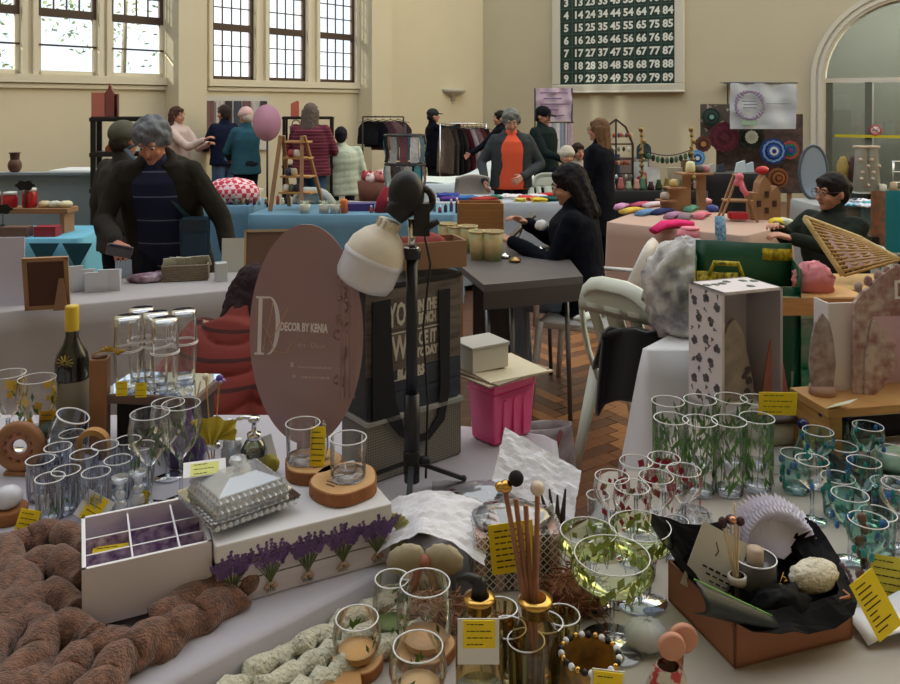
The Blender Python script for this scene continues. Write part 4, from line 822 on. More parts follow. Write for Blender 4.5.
# fabric carousel
cr_ = thing('accessory_carousel', 'two-tier accessory carousel hung with scarves beside the lamp head', 'display stand', (-0.42,7.45,0))
b = B(); b.lathe([(0,0),(0.18,0),(0.18,0.02),(0.015,0.03),(0.012,1.42),(0,1.42)], 14); b.ring((0,0,1.32), 0.19, 0.008); b.ring((0,0,1.05), 0.19, 0.008)
for k in range(4): a = k*PI/4; [b.tube([(-0.19*math.cos(a),-0.19*math.sin(a),z),(0.19*math.cos(a),0.19*math.sin(a),z)], 0.005, 5) for z in (1.05,1.32)]
obj('frame', b, blackm, cr_)
kc = [(190,206,196),(96,88,90),(200,196,190),(70,130,146),(110,96,92),(150,110,90),(46,120,136),(40,44,50),(170,170,166),(120,80,84),(190,190,196),(90,110,130)]
for tier, z in enumerate((1.31,1.04)):
    for k in range(12):
        a = 2*PI*k/12+0.2*tier; c = kc[(k+5*tier) % 12]; g = thing('scarf', ('mint','taupe','cream','teal','umber','tan','turquoise','black','grey','plum','silver','slate')[(k+5*tier) % 12]+' scarf on the '+('upper','lower')[tier]+' ring of the two-tier carousel', 'scarf', (-0.42+0.19*math.cos(a),7.45+0.19*math.sin(a),z), a, group='scarves on the two-tier carousel')
        b = B(); b.sheet(lambda u, v: (0.01*math.sin(v*6+k), (u-0.5)*0.075, -0.24*v), 3, 4); obj('cloth', b, cloth_mat('scarf_%d_%d_%d' % c, c, var=0.5, vs=50), g)
# basket with red toys
bk = thing('toy_basket', 'brown basket of red and white soft toys by the grey chairs', 'basket', (-0.80,8.6,0.0))
b = B(); b.lathe([(0,0.55),(0.17,0.55),(0.20,0.78),(0.19,0.78),(0.16,0.57)], 18); obj('basket_wall', b, M('brown_wicker', (120,74,62), 0.8, var=0.4, vs=50), bk)
b = B(); b.tube([(0,0,0),(0,0,0.55)], 0.02, 8); b.lathe([(0,0),(0.17,0),(0.17,0.02),(0,0.02)], 16); obj('stand', b, blackm, bk)
for k in range(6):
    a = k*1.05; b = B(); b.ball((0,0,0.05), (0.065,0.055,0.055), 12, 8); b.ball((-0.035,0,0.10), 0.022, 8, 5); b.ball((0.035,0,0.10), 0.022, 8, 5); solo('soft_toy', b, M('toy_%d' % (k % 3), ((176,60,70),(226,206,206),(200,120,120))[k % 3], 0.8), ('dark red','pale pink','salmon')[k % 3]+' soft toy '+('on the side nearest the camera','at the back')[k < 3]+' of the brown basket', 'toy', (-0.80+0.09*math.cos(a),8.6+0.09*math.sin(a),0.76+0.02*(k % 2)), a, group='soft toys in the brown basket')
# white sheet heap
b = B(); b.sheet(lambda u, v: (-0.42+1.25*u, -0.36+0.72*v, 0.004+0.24*math.exp(-((u-0.72)/0.26)**2)*math.sin(PI*v)+0.02*noise.noise(Vector((u*6,v*6,0)))), 24, 12)
solo('bedsheet', b, M('pale_mint_sheet', (216,226,222), 0.85), 'pale heaped sheet behind the grey jumper by the clothes rail', 'cloth', (0.1,9.0,0.76), thick=0.01)
b = B(); b.sheet(lambda u, v: ((u-0.5)*0.34, 0.05*math.sin(v*3), 0.20-0.26*v+0.03*math.sin(u*PI)), 8, 8); solo('jumper', b, cloth_mat('grey_jumper', (170,162,156)), 'light grey jumper hung over the chair before the sheet heap', 'garment', (0.22,7.75,0.70), 0.2, thick=0.02)
# folded clothes
FC = [(-0.02,7.42,(66,80,160),0.20,'blue folded garment at the carousel end of the clothes table'),(0.0,7.12,(90,60,140),0.18,'purple folded garment on the clothes table'),(0.13,7.2,(60,110,170),0.22,'bright blue folded garment on the clothes table'),(0.30,7.1,(170,60,54),0.20,'brick red folded garment on the clothes table'),(0.42,7.25,(30,110,90),0.15,'dark green folded garment on the clothes table'),(0.55,7.3,(226,224,226),0.22,'white folded garment before the orange shirt'),(0.70,7.18,(206,70,70),0.20,'red and white folded garment before the orange shirt'),(0.80,7.33,(224,220,224),0.18,'small white folded garment on the clothes table'),(0.90,7.12,(40,90,86),0.18,'teal folded garment on the clothes table'),(0.92,7.42,(190,50,56),0.18,'red folded garment at the far end of the clothes table'),(0.78,7.05,(226,200,70),0.16,'yellow folded garment at the end of the clothes table'),(0.62,7.05,(220,206,110),0.12,'pale yellow folded garment at the front of the clothes table')]
for x, y, c, s_, l in FC:
    b = B()
    for q in range(2): b.at((0,0,0), (0,0,0.15*q)).sheet(lambda u, v, q=q: ((u-0.5)*s_, (v-0.5)*s_*0.8, 0.012+0.016*q+0.008*noise.noise(Vector((u*4+x*9,v*4,q)))), 8, 6)
    solo('folded_garment', b, cloth_mat('folded_%d_%d_%d' % c, c), l, 'garment', (x,y,0.75), x*2, thick=0.012)
# ================================================================= grey table with the cups
P7 = xy((455,281,.75),(487,290,.75),(600,262,.75),(560,240,.75),(462,243,.75)); c7 = Vector((0.35,4.35))
P7 = [(0.16,3.78),(0.66,3.97),(0.66,4.85),(-0.06,4.7)]
g7 = thing('trestle_table', 'dark grey table with a metal leg before the woman in the black hoodie', 'table')
b = B(); b.prism(P7, 0.715, 0.75, 'XY'); obj('tabletop', b, M('dark_grey_top', (92,86,86), 0.5, var=0.1), g7)
b = B(); b.prism([P7[0],P7[1],(P7[1][0],P7[1][1]+.03),(P7[0][0],P7[0][1]+.03)], 0.63, 0.715, 'XY'); obj('apron', b, M('brown_apron', (70,60,58), 0.6), g7)
for x, y in ((0.20,3.86),(0.32,3.92),(0.61,4.05),(0.03,4.6),(0.60,4.75)): b = B(); b.tube([(x,y,0),(x-0.02,y,0.63)], 0.012, 8); obj('leg', b, M('grey_steel'), g7)
b = B(); b.sheet(lambda u, v: (0.12+0.22*u, 4.20+0.02*math.sin(u*14)*v+0.25*u, 0.715-0.62*v), 20, 6); solo('hanging_cloth', b, M('charcoal_hanging', (66,60,62), 0.9), 'dark grey cloth hanging under the grey table', 'cloth', (0,0,0), thick=0.005)
cupm = M('amber_green_cup', (214,184,140), 0.35, rgb2=(166,180,124), vs=14)
for k, (x, y, s_) in enumerate(((447,252,1),(457,254,0.95),(468,255,1),(479,262,1.02),(493,263,1.05))):
    v = at_px(x,y-3); t = thing('drink_cup', ['amber and green cup at the carousel end of the row','second amber and green cup in the row','middle amber and green cup in the row','fourth amber and green cup, set forward','last amber and green cup nearest the tilted stand'][k], 'cup', v, group='amber and green cups', sc=s_)
    b = B(); b.lathe([(0,0),(0.045,0),(0.056,0.15),(0.052,0.15),(0.043,0.01),(0,0.01)], 18); obj('cup_body', b, cupm, t)
    b = B(); b.ring((0,0,0.15), 0.056, 0.004, 18, 5); obj('rim', b, M('amber_rim', (200,172,124), 0.4), t)
cb = thing('wooden_crate', 'orange-brown wooden crate behind the amber cups', 'crate', (0.20,5.35,0.0))
b = B()
for k in range(4): b.box((0,-0.11,0.80+0.045*k), (0.30,0.012,0.040))
b.box((0,0.11,0.86), (0.30,0.012,0.18)); b.box((0.145,0,0.86), (0.012,0.22,0.18)); b.box((-0.145,0,0.86), (0.012,0.22,0.18)); b.box((0,0,0.775), (0.30,0.22,0.012)); obj('crate_side', b, M('orange_wood', (160,112,66), 0.5, var=0.2, vs=6), cb)
b = B(); [b.box((x,y,0.385), (0.03,0.03,0.77)) for x in (-0.13,0.13) for y in (-0.09,0.09)]; obj('leg', b, mdf, cb)
ti = thing('tilted_stand', 'dark tilted display tray on the grey table before the woman in black', 'stand', at_px(518,247))
b = B(); b.box((0.03,0,0.13), (0.19,0.12,0.012), rot=(0,-0.75,0)); obj('tray', b, M('brown_grey_tray', (106,98,88), 0.5), ti)
b = B(); b.tube([(-0.02,0,0),(0.03,0,0.12)], 0.006, 6); b.box((0,0,0.005), (0.14,0.10,0.01)); obj('foot', b, chrome, ti)
for k, (x, y) in enumerate(((505,258),(528,253),(540,251),(515,262))):
    b = B(); b.lathe([(0,0.004),(0.03,0.004),(0.035,0.012),(0.02,0.018),(0,0.03)], 14); solo('craft_tool', b, [chrome,black,chrome,M('brass_piece', (170,140,90), 0.3, metal=1.0)][k], ['silver tin lid by the tilted stand','small black dish near the woman in black','silver dish nearest the hands of the woman in black','brass coloured lid at the front of the grey table'][k], 'dish', at_px(x,y))
b = B(); b.ball((0,0,0), (0.035,0.03,0.03), 12, 8, fn=lambda d: 1+0.3*noise.noise(d*4)); solo('tissue', b, paper, 'crumpled white tissue in the hand of the woman in the black hoodie', 'tissue', W(541,225,4.5))
# bag on the floor
tb = thing('tote_bag', 'white tote bag with maroon handles on the floor by the chair', 'bag', (0.39,3.35,0), 0.2)
b = B(); b.sheet(lambda u, v: ((0.15+0.02*noise.noise(Vector((u*8,v*3,0))))*math.cos(2*PI*u)*(1-0.15*v), 0.07*math.sin(2*PI*u)*(1-0.3*v), 0.26*v), 24, 8); obj('bag_body', b, M('white_tote', (212,206,206), 0.8, rgb2=(150,130,140), vs=9), tb, thick=0.004)
for s in (-1,1): b = B(); b.tube([(-0.06,s*0.05,0.24),(-0.05,s*0.09,0.17),(-0.01,s*0.10,0.14),(0.03,s*0.09,0.20),(0.06,s*0.05,0.25)], 0.012, 6, flat=0.4); obj('handle', b, M('maroon_web', (110,24,40), 0.7), tb)
# ================================================================= peach table
def tag_card(label, loc, w_=0.05, h_=0.05, rz=0.0, lean=0.2, lines=4, mat=None, back=None, roll=0.0, group=None):
    """small printed price card: card plus rows of illegible fine print"""
    t = thing('price_card', label, 'price card', loc, rz, group)
    b = B(); b.at((0,0,0), (lean,roll,0)).box((0,0,h_/2), (w_,0.0012,h_)); obj('card', b, mat or yellow, t)
    if back: b = B(); b.at((0,0.003,0), (lean,roll,0)).box((0,0,h_/2), (w_*back[0],0.0012,h_*back[1])); obj('backing', b, paper, t)
    b = B(); rr = random.Random(int(loc[0]*1000)+7)
    for k in range(lines):
        x = -w_*0.38; z = h_*(0.86-0.72*k/max(1, lines-1)); b.at((0,0,0), (lean,roll,0))
        while x < w_*0.34:
            l = rr.uniform(0.06, 0.2)*w_; l = min(l, w_*0.40-x)
            if l > 0.02*w_ and not (k in (0, lines-1) and x > 0.1*w_): b.box((x+l/2,-0.0012,z), (l,0.0006,h_*0.025))
            x += l+0.03*w_
    obj('print', b, ink, t); t.children[-1]['kind'] = 'stuff'
    return t
SK = [(640,207,(196,90,120),'rosy pink sock','a'),(652,207,(226,206,214),'pale pink sock',''),(630,213,(224,190,90),'yellow sock',''),(645,215,(110,150,196),'blue striped sock',''),(660,214,(60,66,110),'navy sock',''),(672,209,(120,180,206),'sky blue sock',''),(672,218,(170,130,160),'lilac sock',''),(690,211,(110,170,150),'green sock',''),(700,218,(226,130,150),'coral pink sock',''),(620,209,(206,150,190),'mauve sock',''),(684,220,(140,120,130),'grey-pink sock','')]
for k, (x, y, c, l, _) in enumerate(SK):
    b = B(); b.tube([(0,-0.08,0.012),(0,0,0.018),(0.005,0.07,0.016),(0.04,0.11,0.012)], [0.030,0.034,0.032,0.018], 10, flat=0.45)
    solo('sock', b, cloth_mat('sock_%d' % k, c, var=0.35, vs=70), l+' in the fan of knitted socks on the peach cloth', 'sock', at_px(x,y), -0.9+0.06*k, group='knitted socks on the peach table', sc=1.35)
b = B(); b.tube([(0,-0.12,-0.01),(0,-0.05,0.022),(0,0.04,0.025),(0.04,0.11,0.02)], [0.036,0.042,0.04,0.03], 12, flat=0.5); solo('sock', b, cloth_mat('hot_pink', (236,60,126)), 'large hot pink knitted sock at the edge of the peach table', 'sock', at_px(672,228), -1.2, sc=1.3)
b = B(); b.ball((0,0,0.0), (0.085,0.05,0.055), 16, 10, fn=lambda d: 1+0.1*noise.noise(d*3)); b.ring((0.01,0,0.04), 0.055, 0.014, 16, 6, ez=0.6); solo('knitted_hat', b, cloth_mat('bubblegum', (238,150,166), bs=90) if 0 else M('bubblegum', (238,150,166), 0.9, bump=0.4, bs=50), 'bubblegum pink baby hat hanging over the edge of the peach table', 'hat', (1.61,5.40,0.725), 0.2)
b = B(); b.tube([(0,0,0.12),(0,-0.02,0.02),(0,-0.035,-0.10),(0.01,-0.035,-0.22)], [0.045,0.05,0.035,0.028], 10, flat=0.5); solo('long_sock', b, M('blue_net_knit', (70,110,160), 0.9, rgb2=(150,190,206), vs=60), 'long blue patterned sock hanging over the corner of the peach table', 'sock', (1.77,5.25,0.75), sc=(0.75,1,1))
ws = thing('wooden_stand', 'stepped brown wooden stand with small figures at the back of the peach table', 'stand', at_px(688,211), 0.2)
b = B(); b.box((0.05,0,0.30), (0.26,0.16,0.014)); b.box((-0.12,0,0.19), (0.14,0.14,0.012)); b.box((-0.19,0,0.09), (0.12,0.14,0.012)); obj('shelf', b, mdf, ws)
for k, pts in enumerate(([(-0.24,0),(0.02,0),(0.02,0.30),(-0.05,0.30),(-0.05,0.19),(-0.18,0.19),(-0.18,0.09),(-0.24,0.09)],[(0.10,0),(0.18,0),(0.18,0.30),(0.10,0.30)])):
    b = B(); b.prism(pts, -0.01+0.05*k, 0.005+0.05*k); obj('upright', b, mdf, ws)
for k, (x, z, c, l) in enumerate(((0.02,0.307,(230,224,180),'small cream candle on top of the stepped wooden stand'),(0.10,0.307,(90,84,84),'dark grey pebble figure on top of the stepped wooden stand'),(0.15,0.307,(190,130,140),'pinkish bowl on top of the stepped wooden stand'),(-0.12,0.197,(206,180,120),'yellow-brown bowl on the middle step of the wooden stand'),(-0.20,0.097,(190,176,160),'pale trinket on the lowest step of the wooden stand'))):
    b = B(); b.lathe([(0,0),(0.03,0),(0.04,0.02),(0.034,0.05+0.03*(k == 0)),(0.02,0.06+0.03*(k == 0)),(0,0.06+0.03*(k == 0))], 14); v = ws.matrix_world
    solo('trinket', b, M('trinket_%d' % k, c, 0.5), l, 'ornament', Vector(at_px(688,211))+Matrix.Rotation(0.2,3,'Z') @ Vector((x,0,z)))
bh_ = thing('doll_house', 'brown cut-out A-frame house with pink ribbons on the peach table', 'ornament', at_px(739,222), -0.15)
for s in (-1,1): b = B(); b.bar((s*0.13,0,0), (s*0.01,0,0.34), 0.035, 0.012); b.bar((s*0.13,0.12,0), (s*0.01,0.12,0.34), 0.035, 0.012); obj('gable_board', b, mdf, bh_)
b = B(); b.box((0,0.06,0.15), (0.20,0.14,0.012)); b.box((0,0.06,0.335), (0.05,0.14,0.012)); obj('shelf', b, mdf, bh_)
b = B(); b.tube([(0.0,-0.01,0.32),(0.02,-0.03,0.24),(0.05,-0.03,0.20)], 0.02, 8); b.tube([(0.0,-0.01,0.32),(-0.03,-0.02,0.27)], 0.02, 8); b.ball((0.0,-0.02,0.33), 0.03, 10, 6); obj('ribbon', b, M('ribbon_pink', (226,120,140), 0.6), bh_)
b = B(); b.box((0,0.05,0.04), (0.13,0.10,0.05)); obj('cushion', b, M('red_cushion', (190,40,50), 0.7), bh_, bev=0.01)
ch2 = thing('castle_ornament', 'brown cut-out wooden castle beside the A-frame house', 'ornament', at_px(762,219), 0.1)
b = B(); b.prism([(-0.10,0),(0.12,0),(0.12,0.20),(0.09,0.25),(0.05,0.20),(0.04,0.27),(0,0.33),(-0.04,0.27),(-0.05,0.2),(-0.10,0.2)], -0.05, 0.05); obj('wall_board', b, mdf, ch2)
for x, z in ((-0.05,0.12),(0.01,0.19),(0.07,0.12),(0.01,0.07)): b = B(); b.box((x,-0.053,z), (0.03,0.008,0.045)); obj('window_opening', b, M('dark_opening', (70,48,40), 0.8), ch2)
for k, (x, y, c, s_, l) in enumerate(((757,206,(200,40,50),0.05,'red toy car on top of the wooden castle'),(777,227,(236,210,40),0.06,'yellow plastic packet by the hands of the woman with glasses'),(785,227,(206,214,200),0.06,'pale crumpled wrapper by the woman with glasses'),(706,205,(226,160,170),0.05,'pink rosette between the wooden stand and the A-frame house'),(712,212,(70,90,170),0.05,'blue-violet trinket between the wooden stand and the A-frame house'))):
    b = B(); b.ball((0,0,0.03), (s_,s_*0.8,s_*0.6), 12, 8, fn=lambda d, k=k: 1+0.3*noise.noise(d*4+Vector((k,0,0)))); solo('trinket', b, M('bright_trinket_%d' % k, c, 0.5), l, 'ornament', (lambda v: (v.x,v.y,1.085) if k == 0 else tuple(v))(Vector(at_px(x,y)) if k else Vector(at_px(762,219))))
# ================================================================= jewellery table
zb = 0.755
jw = thing('jewellery_stand', 'tall dark twig jewellery stand hung with beads on the black cloth', 'stand', (1.68,8.1,zb))
b = B(); b.tube([(-0.17,0,0),(-0.17,0,0.45),(-0.10,0,0.62),(0,0,0.70),(0.10,0,0.62),(0.17,0,0.45),(0.17,0,0)], 0.012, 6); b.tube([(0,0,0),(0,0,0.70)], 0.010, 6); [b.tube([(-0.17,0,z),(0.17,0,z)], 0.008, 5) for z in (0.15,0.30,0.45)]; obj('frame', b, M('dark_twig', (66,50,44), 0.8), jw)
for k in range(36):
    x = -0.15+0.3*((k*7) % 13)/12; z = 0.15+0.14*(k % 4); c = kcol[(k*3+2) % 10]; b = B(); b.ball((0,0,0), (0.016,0.014,0.026), 7, 5); obj('bead_drop', b, M('bead_%d_%d_%d' % c, c, 0.4), jw, loc=(x,-0.015,z-0.03))
lf = thing('garland_frame', 'brass-coloured two-post frame with a leafy garland on the black cloth', 'stand', (2.17,8.0,zb))
for s in (-1,1): b = B(); b.tube([(s*0.25,0,0),(s*0.25,0,0.62)], 0.014, 6); [b.ball((s*0.25+0.014*math.sin(k*2),0,0.06+0.06*k), 0.020+0.006*(k % 2), 8, 5) for k in range(10)]; obj('post', b, M('brass_brown', (150,124,70), 0.5, metal=0.5), lf)
b = B(); b.tube([(-0.25+0.05*k,0,0.40-0.06*math.sin(PI*k/10)) for k in range(11)], 0.005, 5); obj('cord', b, black, lf)
for k in range(11): b = B(); b.ball((0,0,-0.03), (0.022,0.008,0.035), 7, 5); obj('leaf_charm', b, M('charm_green', (70,116,84), 0.5) if k % 2 else M('charm_dark', (40,50,50), 0.5), lf, loc=(-0.23+0.046*k,0,0.38-0.06*math.sin(PI*k/10)))
IT = [(1.44,8.0,0.10,0.10,0.28,(196,220,216),'tall pale blue paper figure at the coat end of the black cloth'),(1.66,8.25,0.16,0.10,0.34,(60,96,130),'tall blue-grey box behind the twig jewellery stand'),(1.95,8.2,0.16,0.02,0.26,(206,214,214),'white card with earrings beside the twig stand'),(2.05,8.05,0.13,0.02,0.22,(230,234,236),'bright white earring card by the pink flowers'),(2.32,8.25,0.15,0.05,0.20,(190,180,160),'beige earring board below the garland'),(2.42,8.25,0.06,0.06,0.28,(120,96,70),'brown upright box at the end of the garland frame'),(1.85,8.35,0.2,0.02,0.30,(150,130,120),'brown lattice earring board behind the white cards')]
for k, (x, y, sx, sy, sz, c, l) in enumerate(IT):
    b = B(); b.at((0,0,0), (-0.12 if sy < 0.03 else 0,0,0)).box((0,0,sz/2), (sx,sy,sz)); b.box((0,-sy*0.5-0.002,sz*0.55), (sx*0.6,0.004,sz*0.5)); solo('display_card', b, M('displaycard_%d' % k, c, 0.6, var=0.15, vs=20), l, 'display', (x,y,zb), 0.1*math.sin(k*3))
b = B(); b.at((0,0,0.0), (0,0,0)).prism([(-0.075,0)]+[(-0.075*math.cos(PI*i/12),0.10+0.075*math.sin(PI*i/12)) for i in range(13)]+[(0.075,0)], -0.01, 0.01); solo('ring_display', b, M('dark_teal_felt', (40,66,80), 0.8), 'dark teal arched display pad behind the white earring cards', 'display', (2.04,8.42,1.03)); b = B(); b.box((0,0,0.13), (0.10,0.06,0.28)); solo('display_block', b, M('grey_block', (130,130,124), 0.7), 'grey block under the arched display pad', 'block', (2.04,8.42,zb))
TK = [(1.55,(120,160,110)),(1.62,(206,190,180)),(1.70,(200,120,120)),(1.78,(170,190,160)),(1.86,(220,170,160)),(1.92,(90,150,120)),(2.0,(70,40,50)),(2.08,(60,80,50)),(2.16,(150,130,70)),(2.24,(206,180,150)),(2.31,(96,120,90)),(2.38,(40,44,60)),(2.45,(180,150,150))]
for k, (x, c) in enumerate(TK):
    b = B(); b.lathe([(0,0),(0.03,0),(0.035,0.03),(0.02,0.06+0.02*(k % 3)),(0.024,0.08+0.02*(k % 3)),(0,0.085+0.02*(k % 3))], 12); solo('trinket', b, M('trinketb_%d' % k, c, 0.4, var=0.3, vs=40), ['pale green','cream','rose red','sage','salmon pink','jade green','dark plum','moss green','brass','sandy','olive','midnight blue','dusty pink'][k]+' little ornament along the front of the black-clothed jewellery table', 'ornament', (x,7.97,zb), group='little ornaments on the jewellery table')
b = B(); b.ball((0,0,0.08), (0.10,0.06,0.08), 12, 8, fn=lambda d: 1+0.35*noise.noise(d*5)); solo('flower_bunch', b, M('pink_flowers', (190,90,100), 0.8, rgb2=(90,40,50), vs=30), 'bunch of pink artificial flowers at the middle of the jewellery table', 'flowers', (2.0,8.12,zb))
# ================================================================= mandalas, banners
def disc(label, x, y, Y, r_px, cols, name='mandala', petals=12):
    r = PX(r_px, Y); t = thing(name, label, 'wall decoration', W(x,y,Y)); k = len(cols)
    for q, c in enumerate(cols):
        rr = r*(1-q/k); b = B(); n = 48
        b.prism([(rr*(1+(0.035*math.cos(petals*a) if q < k-1 else 0))*math.cos(a), rr*(1+(0.035*math.cos(petals*a) if q < k-1 else 0))*math.sin(a)) for a in [2*PI*i/n for i in range(n)]], -0.010-0.006*q, 0.0)
        obj('crochet_ring', b, M('cro_%d_%d_%d' % c, c, 0.9, bump=0.6, bs=70), t)
    return t
YM = 9.0
mb = thing('backing_board', 'dark brown patterned board behind the round crochet mandalas', 'board', W(755,158,YM+0.12))
b = B(); b.box((0.05,0,0.05), (0.98,0.03,0.90)); obj('board', b, M('patterned_brown', (104,84,80), 0.8, rgb2=(70,60,58), vs=14), mb)
b = B(); b.box((0.4,0.02,-0.85), (0.04,0.04,0.95)); b.box((-0.35,0.02,-0.85), (0.04,0.04,0.95)); obj('leg', b, mdf, mb)
b = B(); b.box((0,0,0), (PX(29,YM),0.03,PX(38,YM))); solo('patterned_panel', b, M('lattice_panel', (96,86,80), 0.8, rgb2=(200,180,170), vs=18, thr=0.62), 'square dark panel with pale lattice pattern at the corner of the mandala display', 'panel', W(715,123,YM+0.05))
disc('dark green round mandala with a small bright centre on the lattice panel', 711, 117, YM, 9, [(40,60,58),(60,80,76),(40,56,56),(130,190,180)])
disc('largest mandala, plain maroon, in the middle of the display', 724, 137, YM-0.06, 15, [(92,34,50),(104,40,56),(84,30,44),(100,40,54)])
disc('small brown mandala with a tan centre beside the maroon one', 703, 144, YM-0.08, 8, [(110,66,56),(84,50,44),(196,140,80)])
disc('pale blue mandala with a dark blue and white centre low beside the brown one', 697, 158, YM-0.1, 8, [(90,160,220),(120,180,226),(30,70,150),(226,236,240)])
disc('dark green mandala with a large white centre below the banner', 751, 137, YM, 13, [(50,58,50),(40,46,42),(230,236,230),(214,220,214)])
disc('bright blue and white mandala at the middle right of the display board', 773, 151, YM-0.05, 13, [(34,70,150),(130,170,220),(30,56,130),(60,110,190),(226,232,240),(30,60,140)])
disc('orange-brown spiral mandala at the bottom of the display board', 778, 178, YM-0.10, 10, [(150,90,50),(90,56,40),(170,104,56),(100,60,40),(160,96,52)])
disc('rainbow mandala partly behind the blue and white one', 790, 150, YM, 9, [(190,80,80),(60,130,90),(40,90,160),(120,70,130)])
bnm = M('crumpled_white_vinyl', (214,222,232), 0.35, bump=0.5, bs=5, var=0.06, vs=5)
def banner(label, x0, y0, x1, y1, Y, mat, name='banner'):
    t = thing(name, label, 'banner', W((x0+x1)/2, y1, Y)); wd = PX(x1-x0, Y); h = PX(y1-y0, Y)
    b = B(); b.sheet(lambda u, v: ((u-0.5)*wd, 0.018*noise.noise(Vector((u*4,v*4,x0)))+0.010*math.sin(u*15+v*4), h*v), 30, 16); obj('sheet', b, mat, t); return t, wd, h
t, wd, h = banner('crumpled white vinyl banner with a faint wreath logo above the mandalas', 730, 83, 796, 129, YM-0.15, bnm)
b = B()
for k in range(26): a = 2*PI*k/26; b.ball((-wd*0.22+h*0.30*math.cos(a), -0.04, h*0.52+h*0.30*math.sin(a)), (0.018,0.004,0.030), 7, 5, rot=(0,a,0))
obj('wreath_print', b, M('faded_print', (160,150,176), 0.7), t); t.children[-1]['kind'] = 'stuff'
b = B(); b.box((-wd*0.22,-0.035,h*0.14), (h*0.34,0.003,0.05)); obj('green_print', b, M('faded_green', (170,206,180), 0.7), t)
b = B(); [b.box((-wd*0.22+0.01*math.sin(k*2),-0.036,h*(0.46+0.07*k)), (h*0.30,0.003,0.012)) for k in range(3)]; b.box((wd*0.2,-0.036,h*0.55), (wd*0.4,0.003,0.006)); obj('print', b, M('faded_grey', (140,146,156), 0.7), t)
b = B(); b.tube([(-wd/2+0.1,0.36,-1.35),(-wd/2+0.1,0.36,h),(-wd/2+0.1,0,h+0.005)], 0.01, 6); b.tube([(wd/2-0.1,0.36,-1.35),(wd/2-0.1,0.36,h),(wd/2-0.1,0,h+0.005)], 0.01, 6); b.tube([(-wd/2-0.02,0,h+0.005),(wd/2+0.02,0,h+0.005)], 0.01, 6); obj('stand', b, M('grey_steel'), t)
for o_ in [t.children[-1]]: o_.location.z = 0
t, wd, h = banner('pale mauve paper banner with faded print below the bingo board', 535, 88, 572, 121, 11.8, M('mauve_paper', (216,200,220), 0.7, rgb2=(200,176,200), vs=5), 'banner')
b = B()
for k in range(5): b.box((0.02*math.sin(k*4),-0.03,h*(0.85-0.17*k)), (wd*(0.75,0.5,0.8,0.3,0.6)[k],0.003,0.018))
obj('print', b, M('faded_plum', (130,100,136), 0.8), t); t.children[-1]['kind'] = 'stuff'
b = B(); b.tube([(-wd/2,0,-1.36),(-wd/2,0,h)], 0.012, 6); b.tube([(wd/2,0,-1.36),(wd/2,0,h)], 0.012, 6); obj('stand', b, blackm, t)
for k in range(5):
    g = thing('garment', ['pale lilac hanging garment nearest the green coat','light grey hanging garment below the mauve banner','white hanging garment in the middle below the mauve banner','blue-grey hanging garment below the mauve banner','pinkish hanging garment at the free end below the mauve banner'][k], 'garment', W(549+5*k,123,11.6), group='garments below the mauve banner')
    b = B(); garment(b, 0, 0, 0.10, 0.42, k); bb_ = B(); bb_.sheet(lambda u, v: ((u-0.5)*0.11, 0.01*math.sin(u*8+k), -0.42*v), 6, 4); obj('cloth', bb_, cloth_mat('pale_garment_%d' % k, ((196,186,206),(176,180,190),(220,220,226),(150,162,184),(204,180,190))[k], var=0.3, vs=20), g)
b = B(); b.tube([(-0.22,0,0),(0.22,0,0)], 0.008, 6); solo('hanging_rod', b, black, 'thin black rod holding pale garments below the mauve banner', 'rod', W(559,122.5,11.6))
for k, (x, c, s_, l) in enumerate(((709,(190,200,196),0.10,'greenish white card standing at the brown mandala side of the black cloth'),(740,(206,226,240),0.13,'bright bluish white folded paper in the middle of the black cloth'),(750,(190,214,232),0.11,'bluish white folded paper at the far end of the black cloth'),(722,(60,70,84),0.09,'dark blue-grey figure between the white cards on the black cloth'))):
    b = B(); b.prism([(-s_/2,0),(s_/2,0),(s_*0.4,s_),(-s_*0.3,s_*0.8)], -0.015, 0.015); solo('folded_card', b, M('fc_%d' % k, c, 0.6), l, 'card', Vector(((x-450)*8.58/FP+0.02,8.60+0.03*k,0.872)), 0.3*math.sin(k))
# oval mirror
om = thing('oval_mirror', 'tall oval mirror with a dark blue-grey frame behind the woman with glasses', 'mirror', W(813,200,7.2))
def oval(a, c, n=36, p=0.8): return [(a*math.cos(2*PI*i/n), c*math.sin(2*PI*i/n)) for i in range(n)]
b = B(); b.at((0,0,0.25)).prism(oval(0.115,0.225), -0.012, 0.0); obj('glass', b, M('mirror_pale', (170,186,206), 0.18, metal=0.3), om)
b = B(); b.tube([(0.125*math.cos(2*PI*i/36),-0.006,0.25+0.24*math.sin(2*PI*i/36)) for i in range(36)], 0.014, 8, closed=True); obj('frame', b, M('slate_frame', (84,100,110), 0.5), om)
b = B(); b.box((0,0.03,-0.38), (0.03,0.03,0.84)); b.box((0,0.03,-0.79), (0.25,0.2,0.02)); obj('stand', b, M('slate_frame'), om)
